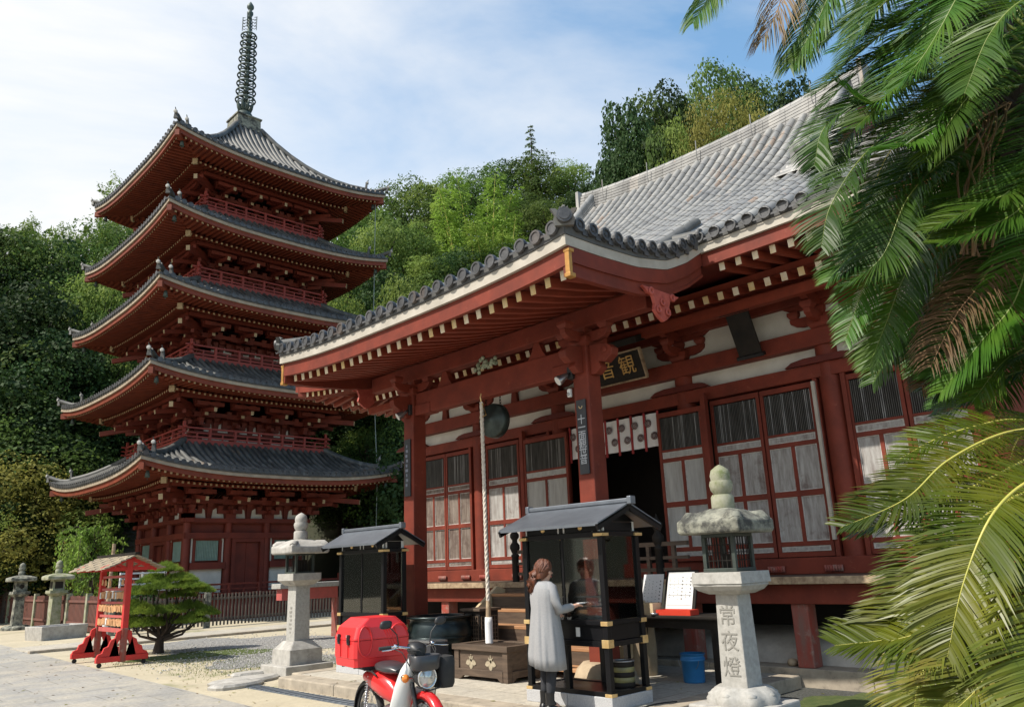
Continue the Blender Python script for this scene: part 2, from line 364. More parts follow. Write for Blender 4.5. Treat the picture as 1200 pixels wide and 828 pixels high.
        me.from_pydata(vs, [], s.f)
        for m in mats: me.materials.append(MATS[m])
        me.polygons.foreach_set('material_index', s.mi)
        me.polygons.foreach_set('use_smooth', s.sm)
        me.update()
        o = bpy.data.objects.new(name, me); col.objects.link(o)
        if parent: o.parent = parent; ORG[o.as_pointer()] = off
        else:
            o.location = off if origin is not None else (0, 0, 0)
            ORG[o.as_pointer()] = off
        if bevel:
            b = o.modifiers.new('bevel', 'BEVEL'); b.width = bevel; b.segments = 2; b.limit_method = 'ANGLE'; b.angle_limit = 0.7
        return o
ORG = {}
def tag(o, label, cat, group=None, kind=None):
    if label: o['label'] = label
    if cat: o['category'] = cat
    if group: o['group'] = group
    if kind: o['kind'] = kind
    return o
def thing(name, label, cat, loc, group=None, world_coords=True, rz=0):
    o = bpy.data.objects.new(name, None); o.empty_display_size = 0.2; col.objects.link(o)
    o.location = loc; o.rotation_euler = (0, 0, rz)
    ORG[o.as_pointer()] = tuple(loc) if world_coords else (0, 0, 0)
    return tag(o, label, cat, group)
def struct(o): o['kind'] = 'structure'; return o
def copy_tree(o, parent=None):
    c = o.copy(); col.objects.link(c)
    if parent: c.parent = parent
    for ch in list(o.children): copy_tree(ch, c)
    return c
def text_obj(name, body, size, M, material, parent=None, ext=0.002, spacing=None):
    cu = bpy.data.curves.new(name, 'FONT'); cu.body = body; cu.size = size; cu.extrude = ext
    cu.align_x = 'CENTER'; cu.align_y = 'CENTER'
    if spacing: cu.space_line = spacing
    t = bpy.data.objects.new(name, cu); col.objects.link(t)
    bpy.context.view_layer.update()
    dg = bpy.context.evaluated_depsgraph_get()
    me = bpy.data.meshes.new_from_object(t.evaluated_get(dg))
    bpy.data.objects.remove(t); bpy.data.curves.remove(cu)
    me.materials.clear(); me.materials.append(MATS[material])
    off = ORG.get(parent.as_pointer(), (0, 0, 0)) if parent else (0, 0, 0)
    me.transform(Matrix.Translation(-Vector(off)) @ M)
    o = bpy.data.objects.new(name, me); col.objects.link(o)
    if parent: o.parent = parent; ORG[o.as_pointer()] = off
    return o
def frame(o, ex, ey):
    ex = Vector(ex).normalized(); ey = Vector(ey).normalized(); ez = ex.cross(ey)
    return Matrix(((ex.x, ey.x, ez.x, o[0]), (ex.y, ey.y, ez.y, o[1]), (ex.z, ey.z, ez.z, o[2]), (0, 0, 0, 1)))
def smooth(t): t = max(0.0, min(1.0, t)); return t * t * (3 - 2 * t)

# ------------------------------------------------------------------ ground and hill
def ground_mat():
    m, t, b = nodes_of('sand')
    n = noise(t, 0.9, 8, 0.7); n2 = noise(t, 9, 6, 0.7); n3 = noise(t, 0.5, 6, 0.62)
    a = ramp(t, n.outputs['Fac'], [(0.3, (0.50, 0.435, 0.31)), (0.7, (0.38, 0.33, 0.235))])
    g = ramp(t, n2.outputs['Fac'], [(0.45, (0, 0, 0)), (0.7, (0.45, 0.45, 0.45))])
    c = mixc(t, a.outputs['Color'], (0.30, 0.25, 0.17), g.outputs['Color'])
    g3 = ramp(t, n3.outputs['Fac'], [(0.56, (0, 0, 0)), (0.64, (0.6, 0.6, 0.6))])
    c = mixc(t, c, (0.16, 0.17, 0.07), g3.outputs['Color'])
    t.links.new(c, b.inputs['Base Color']); b.inputs['Roughness'].default_value = 0.95
    bump(t, b, n2.outputs['Fac'], 0.5, 0.02)
ground_mat()
def paving_mat(name, c1, c2, mortar, bw, bh, off, rot=0.0, mort=0.012):
    m, t, b = nodes_of(name)
    tcn = t.nodes.new('ShaderNodeTexCoord'); mp = t.nodes.new('ShaderNodeMapping'); mp.inputs['Rotation'].default_value = (0, 0, rot)
    br = t.nodes.new('ShaderNodeTexBrick'); br.offset = off
    br.inputs['Scale'].default_value = 1.0; br.inputs['Brick Width'].default_value = bw; br.inputs['Row Height'].default_value = bh
    br.inputs['Mortar Size'].default_value = mort; br.inputs['Color1'].default_value = (*c1, 1); br.inputs['Color2'].default_value = (*c2, 1); br.inputs['Mortar'].default_value = (*mortar, 1)
    t.links.new(tcn.outputs['Object'], mp.inputs['Vector']); t.links.new(mp.outputs['Vector'], br.inputs['Vector'])
    n = noise(t, 1.4, 8, 0.7); n2 = noise(t, 16, 6, 0.7)
    r = ramp(t, n.outputs['Fac'], [(0.42, (0, 0, 0)), (0.64, (0.7, 0.7, 0.7))])
    c = mixc(t, br.outputs['Color'], (0.50, 0.45, 0.36), r.outputs['Color'])
    r2 = ramp(t, n2.outputs['Fac'], [(0.35, (0.7, 0.7, 0.7)), (0.65, (1, 1, 1))])
    c = mixc(t, c, r2.outputs['Color'], 1.0, 'MULTIPLY')
    t.links.new(c, b.inputs['Base Color']); b.inputs['Roughness'].default_value = 0.85
    bump(t, b, br.outputs['Fac'], -0.4, 0.01)
paving_mat('paving', (0.35, 0.335, 0.31), (0.29, 0.28, 0.26), (0.20, 0.185, 0.16), 1.1, 0.75, 0.5, 0.04)
paving_mat('platform_stone', (0.50, 0.455, 0.38), (0.42, 0.385, 0.325), (0.18, 0.16, 0.13), 1.2, 0.62, 0.5, PI / 2, 0.008)
mat('soil', (0.045, 0.040, 0.022), (0.025, 0.03, 0.014), 0.95, 0.5)
mat('gravel_grey', (0.34, 0.33, 0.31), (0.16, 0.155, 0.15), 0.9, 38, bmp=0.9, bdist=0.02)
mat('dark_gravel', (0.12, 0.12, 0.115), (0.035, 0.038, 0.025), 0.9, 30, bmp=0.9, bdist=0.02)
mat('moss', (0.045, 0.075, 0.012), (0.10, 0.12, 0.03), 0.95, 7, bmp=0.8, bdist=0.03)
mat('gutter_grate', (0.13, 0.15, 0.17), (0.09, 0.10, 0.12), 0.5, 5)
mat('curb', (0.40, 0.34, 0.26), (0.26, 0.22, 0.17), 0.85, 5, spots=((0.10, 0.09, 0.07), 5, 0.58, 0.7), bmp=0.5)

g = MB()
rad = [0, 4, 8, 14, 20, 30, 45, 70, 120, 250, 600, 1600]
for i in range(1, len(rad)):
    for k in range(48):
        a0, a1 = 2 * PI * k / 48, 2 * PI * (k + 1) / 48
        q = [(rad[i - 1] * math.cos(a0), rad[i - 1] * math.sin(a0), 0), (rad[i] * math.cos(a0), rad[i] * math.sin(a0), 0),
             (rad[i] * math.cos(a1), rad[i] * math.sin(a1), 0), (rad[i - 1] * math.cos(a1), rad[i - 1] * math.sin(a1), 0)]
        g.add(q, [(0, 1, 2, 3)] if i > 1 else [(1, 2, 3)])
struct(g.build('ground', 'sand'))

def hill_h(x, y):
    d = math.hypot(x, y); b = math.degrees(math.atan2(y, x))
    d0 = 34 + 16 * smooth((b - 45) / 25)
    if b < -10 or b > 110: d0 += 60 * smooth((abs(b - 50) - 60) / 60)
    h = 0.80 * max(0, d - d0)
    return (h if h < 34 else 34 + 8 * (1 - math.exp(-(h - 34) / 8))) - 0.3 + 0.8 * math.sin(x * 0.31) * math.sin(y * 0.27) * smooth((d - d0) / 10)
h = MB(); ds = [33, 36, 40, 44, 48, 52, 56, 60, 66, 72, 80, 90, 110, 150]
vs = []; nb = 70
for d in ds:
    for k in range(nb + 1):
        a = math.radians(-40 + 180 * k / nb); vs.append((d * math.cos(a), d * math.sin(a), hill_h(d * math.cos(a), d * math.sin(a))))
fs = [(i * (nb + 1) + k, (i + 1) * (nb + 1) + k, (i + 1) * (nb + 1) + k + 1, i * (nb + 1) + k + 1) for i in range(len(ds) - 1) for k in range(nb)]
h.add(vs, fs, True)
struct(h.build('hill', 'soil'))

# grey stone paving of the court, edge running obliquely past the rack
p = MB()
p.add([(5.10, 3.0, 0.004), (5.25, 8.0, 0.004), (5.42, 10.9, 0.004), (5.60, 14.5, 0.004), (5.76, 18.5, 0.004), (6.05, 24.0, 0.004), (6.30, 29.5, 0.004),
       (-2, 29.8, 0.004), (-30, 28.0, 0.004), (-30, -12, 0.004), (5.1, -12, 0.004)], [tuple(range(11))[::-1]])
struct(p.build('paving', 'paving'))
# strip path towards the hall side door (along +X) with its dark kerb
p = MB()
p.box(6.0, 30, 24.35, 26.6, -0.05, 0.03)
struct(p.build('path', 'platform_stone'))
p = MB(); p.box(5.9, 30, 24.12, 24.33, -0.05, 0.07)
struct(p.build('path_kerb', 'curb', bevel=0.015))
# stone platform in front of the hall
p = MB()
p.box(6.94, 11.0, 5.80, 12.25, -0.05, 0.150)
struct(p.build('stone_platform', 'platform_stone', bevel=0.01))
p = MB()
y = 12.27; rr = random.Random(3)
while y > 5.7:
    l = rr.uniform(1.5, 2.1); y2 = max(5.68, y - l)
    p.box(6.55, 6.93, y2 + 0.008, y, -0.05, 0.155); y = y2
x = 6.94
while x < 10.5:
    l = rr.uniform(1.1, 1.6); x2 = min(10.55, x + l)
    p.box(x, x2 - 0.008, 5.48, 5.79, -0.05, 0.155); p.box(x, x2 - 0.008, 12.26, 12.56, -0.05, 0.155); x = x2
struct(p.build('platform_kerb', 'curb', bevel=0.02))
p = MB()
p.box(6.22, 6.49, 5.0, 13.0, 0.0, 0.010)
for k in range(52): p.box(6.24, 6.47, 5.04 + k * 0.153, 5.04 + k * 0.153 + 0.03, 0.010, 0.018)
struct(p.build('gutter', 'gutter_grate'))
# gravel, moss
def patch(name, cx, cy, rx, ry, z, mname, seed, rot=0, kind='structure'):
    r = random.Random(seed); m = MB(); n = 40; pts = []
    for k in range(n):
        t = 2 * PI * k / n; f = 1 + 0.16 * math.sin(3 * t + seed) + 0.10 * math.sin(7 * t + 2 * seed) + r.uniform(-0.06, 0.06)
        x, y = rx * f * math.cos(t), ry * f * math.sin(t)
        pts.append((cx + x * math.cos(rot) - y * math.sin(rot), cy + x * math.sin(rot) + y * math.cos(rot), z))
    m.add([(cx, cy, z + 0.01)] + pts, [(0, k + 1, (k + 1) % n + 1) for k in range(n)])
    o = m.build(name, mname); o['kind'] = kind; return o
patch('gravel', 10.0, 20.2, 2.4, 3.4, 0.006, 'gravel_grey', 2)
patch('gravel', 8.6, 16.0, 1.3, 1.6, 0.005, 'gravel_grey', 5)
patch('moss', 8.3, 19.0, 1.5, 0.9, 0.012, 'moss', 4, rot=-0.3, kind='stuff')
g = MB(); g.add([(7.0, -12, 0.004), (14, -12, 0.004), (14, 5.45, 0.004), (7.0, 5.45, 0.004)], [(0, 1, 2, 3)])
struct(g.build('dark_gravel', 'dark_gravel'))
patch('moss', 9.6, 4.4, 1.0, 0.6, 0.010, 'moss', 9, kind='stuff')
# scattered pebbles and grass tufts around the pine
r = random.Random(11); m = MB()
for k in range(2600):
    if r.random() < 0.6: x, y = 10.0 + r.gauss(0, 1.2), 20.0 + r.gauss(0, 1.7)
    else: x, y = 8.6 + r.gauss(0, 0.9), 16.3 + r.gauss(0, 1.2)
    if x < 5.8 or (y < 14.2 and x < 9): continue
    s = r.uniform(0.012, 0.035); a = r.uniform(0, 6)
    m.c = r.choice([0, 0, 1])
    m.add([(x + s * math.cos(a + q) * r.uniform(.7, 1.1), y + s * math.sin(a + q) * r.uniform(.7, 1.1), 0.008) for q in (0, 1.6, 3.1, 4.7)] + [(x, y, 0.008 + s * 0.8)],
          [(0, 1, 4), (1, 2, 4), (2, 3, 4), (3, 0, 4)])
o = m.build('pebbles', ['stone_pale', 'gravel_grey']); o['kind'] = 'stuff'
m = MB()
for k in range(7000):
    q = r.random()
    if q < 0.35: x, y = r.uniform(6.2, 9.5), r.uniform(13.5, 20)
    elif q < 0.7: x, y = 8.0 + r.gauss(0, 1.0), 18.3 + r.gauss(0, 1.0)
    else: x, y = 8.0 + r.gauss(0, 0.8), 14.8 + r.gauss(0, 1.0)
    if x < 6.0: continue
    if math.sin(x * 2.1 + 1) * math.sin(y * 1.7) < -0.1 and q < 0.35: continue
    if abs(x - 7.6) < 0.62 and abs(y - 13.55) < 0.62: continue
    a = r.uniform(0, 6.3); hh = r.uniform(0.015, 0.05); w = 0.006
    m.add([(x - w * math.sin(a), y + w * math.cos(a), 0.0), (x + w * math.sin(a), y - w * math.cos(a), 0.0), (x + hh * 0.6 * math.cos(a), y + hh * 0.6 * math.sin(a), hh)], [(0, 1, 2)])
o = m.build('grass', 'grass_leaf'); o['kind'] = 'stuff'
# fallen leaves
m = MB()
for k in range(900):
    q = r.random()
    if q < .45: x, y, z0 = r.uniform(-1, 6.0), r.uniform(6, 26), 0.006
    elif q < .75: x, y, z0 = r.uniform(6.6, 12), r.uniform(13, 28), 0.004
    elif q < .9: x, y, z0 = r.uniform(6.6, 9.5), r.uniform(5.9, 12), 0.157
    else: x, y, z0 = r.uniform(7.2, 10.3), r.uniform(1.5, 5.3), 0.006
    if 7.0 < x < 7.95 and z0 > 0.1: continue
    s = r.uniform(0.018, 0.045); a = r.uniform(0, 6.3); ca_, sa_ = math.cos(a), math.sin(a)
    m.c = r.choice([0, 0, 1]); up_ = r.uniform(0.003, 0.014)
    m.add([(x + u * ca_ * s - v * sa_ * s, y + u * sa_ * s + v * ca_ * s, z0 + w_ * up_) for u, v, w_ in ((-1, 0, .3), (-.2, -.42, 1), (1, 0, .2), (-.1, .45, .6))], [(0, 1, 2, 3)])
o = m.build('fallen_leaves', ['cycad_dead', 'leaf_yellow']); o['kind'] = 'stuff'
# flat stones half sunk beside the kerb
for i, (x, y, s) in enumerate(((6.55, 13.35, 0.30), (6.15, 12.9, 0.22), (7.0, 14.1, 0.2))):
    m = MB(); rings = []
    for f, z in ((1.0, -0.02), (1.03, 0.04), (0.9, 0.075), (0.5, 0.085)):
        rings.append([(x + s * 2.0 * f * math.cos(t) * (1 + .12 * math.sin(3 * t + i)), y + s * f * math.sin(t) * (1 + .1 * math.sin(2 * t + i)), z) for t in [2 * PI * k / 14 for k in range(14)]])
    m.loft(rings, True, False)
    tag(m.build('flat_stone', 'stone'), ['largest flat brown stone sunk in the sand at the platform corner', 'small flat stone nearest the grey paving by the platform corner', 'flat stone in the grass in front of the tall stone lantern by the shed'][i], 'stone')

# ------------------------------------------------------------------ five-storey pagoda
PC = (16.5, 36.88)
pag = thing('pagoda', 'red five-storey wooden pagoda with grey tiled roofs and a tall bronze spire', 'pagoda', (PC[0], PC[1], 0))
def side_xf(k):
    c, s = [(1, 0), (0, 1), (-1, 0), (0, -1)][k]
    # local (u along side, outward o, z) ; k=0 faces -Y
    return lambda u, o, z: (PC[0] + u * c + o * s, PC[1] + u * s - o * c, z)
def pagoda_roof(lv, s, ze, lift, wt, zt, wb):
    """s eave half width, ze white board lower z at mid eave, wt/zt top of tiles, wb half width of body under it"""
    D = s - wt
    def lf(u): return lift * (abs(u) / s) ** 2.8
    def zs(u, d):
        t = d / D
        conc = (0.62 * t + 0.38 * t * t) if lv < 5 else (0.50 * t + 0.25 * t * t + 0.25 * t ** 3)
        return ze + 0.23 + (zt - ze - 0.23) * conc + lf(u) * max(0, 1 - t) ** 1.3
    roof = None
    tiles = MB(); board = MB(); fas = MB(); raf = MB(); sof = MB(); ridge = MB()
    NU = 22
    for k in range(4):
        X = side_xf(k)
        # pans
        nd = 9
        for i in range(nd):
            d0, d1 = D * i / nd, D * (i + 1) / nd
            for j in range(NU):
                f0, f1 = -1 + 2 * j / NU, -1 + 2 * (j + 1) / NU
                q = []
                for f, d in ((f0, d0), (f1, d0), (f1, d1), (f0, d1)):
                    u = f * (s - d); q.append(X(u, s - d, zs(u, d)))
                tiles.mat(1).add(q, [(0, 1, 2, 3)], True)
        # round tile rows
        sp = 0.29; n = int((s - 0.15) / sp)
        for j in range(-n, n + 1):
            u = j * sp
            L = min(D, s - abs(u) - 0.02)
            ns = max(2, int(L / 0.5))
            path = [X(u, s + 0.06 - (L + 0.06) * i / ns, zs(u, max(0, -0.06 + (L + 0.06) * i / ns)) + 0.02) for i in range(ns + 1)]
            tiles.mat(0).tube(path, 0.092, 5, cap=False, half=True)
            o0 = s + 0.065; z0 = zs(u, 0) + 0.035
            tiles.mat(2).add([X(u + 0.112 * math.cos(t), o0, z0 + 0.112 * math.sin(t)) for t in [2 * PI * q / 10 for q in range(10)]], [tuple(range(10))])
            tiles.add([X(u + sp / 2 + a, s + 0.055, z0 + b) for a, b in ((-0.07, 0.0), (-0.05, -0.07), (0.05, -0.07), (0.07, 0.0))], [(0, 1, 2, 3)])
        # boards
        for j in range(NU):
            f0, f1 = -1 + 2 * j / NU, -1 + 2 * (j + 1) / NU
            for (mb, o_out, o_in, zb, ztp) in ((tiles.mat(1), s + 0.02, s - 0.10, 0.134, 0.225), (board, s, s - 0.10, 0.0, 0.13), (fas, s - 0.07, s - 0.17, -0.20, -0.003)):
                P = []
                for f in (f0, f1):
                    for o, z in ((o_out, zb), (o_out, ztp), (o_in, ztp), (o_in, zb)):
                        u = f * o; P.append(X(u, o, ze + lf(f * s) + z))
                mb.add(P, [(0, 4, 5, 1), (1, 5, 6, 2), (2, 6, 7, 3), (3, 7, 4, 0)])
        # rafters
        sp = 0.235; n = int((s - 0.35) / sp)
        fl0, fl1 = 0.20, 1.65
        bs0 = 1.40
        for j in range(-n, n + 1):
            u = j * sp
            z = lambda d, q: ze + lf(u) * max(0, 1 - d / (D + 1.5)) - 0.21 + 0.10 * d - q
            e = min(fl1, s - abs(u) - 0.05)
            if e > fl0 + 0.1:
                a, b = X(u, s - fl0, z(fl0, 0)), X(u, s - e, z(e, 0))
                raf.mat(0).bar(a, b, 0.085, 0.10)
                tip = X(u, s - fl0 + 0.006, z(fl0, 0)); raf.mat(1).bar(a, tip, 0.084, 0.099)
            e = min(s - wb, s - abs(u) - 0.05)
            if e > bs0 + 0.1:
                a, b = X(u, s - bs0, z(bs0, 0.16)), X(u, s - e, z(bs0, 0.16) + 0.26 * (e - bs0))
                raf.mat(0).bar(a, b, 0.09, 0.11)
                raf.mat(1).bar(a, X(u, s - bs0 + 0.006, z(bs0, 0.16)), 0.089, 0.109)
        # soffit boards above the rafters
        for d0, d1, q0, q1 in ((0.15, 1.5, 0.055, 0.055), (1.40, s - wb, -0.095, None)):
            for j in range(NU):
                f0, f1 = -1 + 2 * j / NU, -1 + 2 * (j + 1) / NU
                P = []
                for f, d in ((f0, d0), (f1, d0), (f1, d1), (f0, d1)):
                    u = f * (s - d)
                    if q1 is not None: zz = ze + lf(u) * max(0, 1 - d / (D + 1.5)) - 0.21 + 0.10 * d + 0.056
                    else: zz = ze + lf(u) * max(0, 1 - bs0 / (D + 1.5)) - 0.21 + 0.10 * bs0 - 0.16 + 0.26 * (d - bs0) + 0.06
                    P.append(X(u, s - d, zz))
                sof.add(P, [(3, 2, 1, 0)])
        # beam carrying the flying rafters
        # hip rafter and hip ridge
        Xd = lambda d, z: X(s - d, s - d, z)
        zc = lambda d: zs(s - d, d)
        if lv == 5: pass
        raf.mat(0).bar(X(s - 0.05, s - 0.05, ze + lift - 0.26), X(wb, wb, ze + 0.35), 0.20, 0.26)
        raf.mat(1).bar(X(s - 1.5, s - 1.5, ze + lift * 0.55 - 0.36), X(s - 1.42, s - 1.42, ze + lift * 0.55 - 0.37), 0.22, 0.26)
        ridge.cut()
        path = [Xd(d, zc(d) + 0.10) for d in np.linspace(0.75, D, 8)]
        ridge.tube(path, 0.15, 8)
        path = [Xd(d, zc(max(d, 0)) + 0.08 + 0.45 * max(0, 0.40 - d)) for d in np.linspace(-0.05, 0.9, 6)]
        ridge.tube(path, 0.105, 8)
        diag = Vector(X(1, 1, 0)) - Vector(X(0, 0, 0)); diag.normalize()
        for d, r0, hh in ((-0.07, 0.12, 0.30), (0.72, 0.14, 0.48)):
            base = Vector(Xd(d, zc(max(d, 0)) + 0.06))
            ridge.bar(base, base + Vector((0, 0, hh)) + diag * 0.05, 0.20, 0.12, up=diag, w2=0.10, h2=0.07)
            top = base + Vector((0, 0, hh * 0.95)) + diag * 0.08
            M3 = Matrix.Rotation(math.atan2(diag.y, diag.x), 3, 'Z')
            ridge.mat(1).lathe(top, [(0.0, -0.02), (0.08, -0.02), (0.085, 0.05), (0.065, 0.06), (0.0, 0.06)], 10, axis='x', M=M3); ridge.mat(0)
            ridge.bar(base + Vector((0, 0, hh * 0.9)), base + Vector((0, 0, hh + 0.16)) + diag * 0.16, 0.07, 0.06, w2=0.02, h2=0.02)
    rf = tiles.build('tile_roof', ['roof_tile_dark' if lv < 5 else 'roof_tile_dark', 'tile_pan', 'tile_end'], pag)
    ridge.build('hip_ridge', ['roof_tile_dark', 'stone_pale'], rf)
    board.build('eave_board', 'pagoda_board', rf)
    fas.build('fascia', 'pagoda_rafter', rf)
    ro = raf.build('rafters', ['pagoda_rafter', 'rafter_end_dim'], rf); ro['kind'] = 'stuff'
    sof.build('soffit', 'pagoda_red', rf)
    # wind bells
    for k in range(4):
        X = side_xf(k); P = X(s - 0.45, s - 0.45, ze + lift - 0.5)
        b = MB(); b.lathe(P, [(0.0, 0.16), (0.05, 0.14), (0.08, 0.02), (0.10, -0.14), (0.085, -0.14), (0.0, 0.1)], 8)
        b.tube([(P[0], P[1], P[2] + 0.15), (P[0], P[1], P[2] + 0.34)], 0.012, 5); b.tube([(P[0], P[1], P[2] - 0.02), (P[0], P[1], P[2] - 0.24)], 0.01, 5)
        b.build('wind_bell', 'bronze_green', rf)
    return rf
def pagoda_brackets(w, z0, z1, cols=(-1, -1 / 3, 1 / 3, 1)):
    m = MB(); st = (z1 - z0) / 3.2
    for k in range(4):
        X = side_xf(k)
        def bx(u0, u1, o0, o1, za, zb, mm=0):
            a = X(u0, o0, za); b = X(u1, o1, zb); m.mat(mm).box(min(a[0], b[0]), max(a[0], b[0]), min(a[1], b[1]), max(a[1], b[1]), za, zb)
        for ci in cols:
            u = ci * w
            bx(u - 0.22, u + 0.22, w - 0.2, w + 0.22, z0, z0 + 0.20)
            for q in range(3):
                zz = z0 + 0.2 + q * st; out = w + 0.42 * (q + 1)
                bx(u - 0.075, u + 0.075, w, out + 0.1, zz, zz + 0.17)
                bx(u - 0.55, u + 0.55, out - 0.46, out - 0.30, zz + 0.01, zz + 0.16)
                for du in (-0.46, 0, 0.46):
                    P = X(u + du, out - 0.38, 0); m.mat(0).frust((P[0], P[1]), zz + 0.16, zz + st - 0.03, 0.085, 0.125)
                bx(u - 0.075, u + 0.075, out + 0.1, out + 0.107, zz + 0.02, zz + 0.15, 1 if q == 1 else 0)
            # slanting tail rafter with white end
            a = X(u, w, z0 + 2.7 * st); b = X(u, w + 1.85, z0 + 1.85 * st)
            m.mat(0).bar(a, b, 0.13, 0.17); bb = X(u, w + 1.862, z0 + 1.845 * st); m.mat(1).bar(b, bb, 0.129, 0.169)
            bx(u - 0.6, u + 0.6, w + 1.2, w + 1.36, z0 + 2.55 * st, z0 + 2.55 * st + 0.17)
        for sg in (1,):
            for q in range(3):
                zz = z0 + 0.2 + q * st
                m.mat(0).bar(X(w, w, zz + 0.09), X(w + 0.45 * (q + 1) + 0.1, w + 0.45 * (q + 1) + 0.1, zz + 0.09), 0.15, 0.17)
            a = X(w, w, z0 + 2.8 * st); b = X(w + 1.9, w + 1.9, z0 + 1.9 * st)
            m.mat(0).bar(a, b, 0.17, 0.22); m.mat(1).bar(b, X(w + 1.91, w + 1.91, z0 + 1.895 * st), 0.169, 0.219)
        # purlins
        bx(-w - 1.3, w + 1.3, w + 1.22, w + 1.40, z1 + 0.02, z1 + 0.2)
        bx(-w - 0.5, w + 0.5, w + 0.40, w + 0.55, z0 + 0.25 + st, z0 + 0.42 + st)
        # wall between brackets : white plaster arcs
        bx(-w + 0.02, w - 0.02, w - 0.15, w - 0.06, z0 - 0.02, z0 + 1.8 * st, 0)
        n = 3
        for j in range(n):
            ua = -w + 2 * w * j / n; ub = -w + 2 * w * (j + 1) / n; um = (ua + ub) / 2
            for c0, c1 in ((ua + 0.22, um - 0.13), (um + 0.13, ub - 0.22)):
                prof = [(c0, 0), (c1, 0)] + [(c1 + (c0 - c1) * t, 0.45 * math.sin(PI * (0.15 + 0.7 * t)) ** 0.6) for t in (0.1, 0.3, 0.5, 0.7, 0.9)]
                P = [X(a, w - 0.05, z0 + 0.02 + b) for a, b in prof]
                m.mat(2).add(P, [tuple(range(len(P)))])
            bx(um - 0.09, um + 0.09, w - 0.06, w - 0.0, z0, z0 + 0.5)
            P = X(um, w + 0.0, 0); m.mat(0).frust((P[0], P[1]), z0 + 0.5, z0 + 0.68, 0.10, 0.16)
    m.build('bracket_sets', ['pagoda_red', 'rafter_end_dim', 'plaster'], pag)

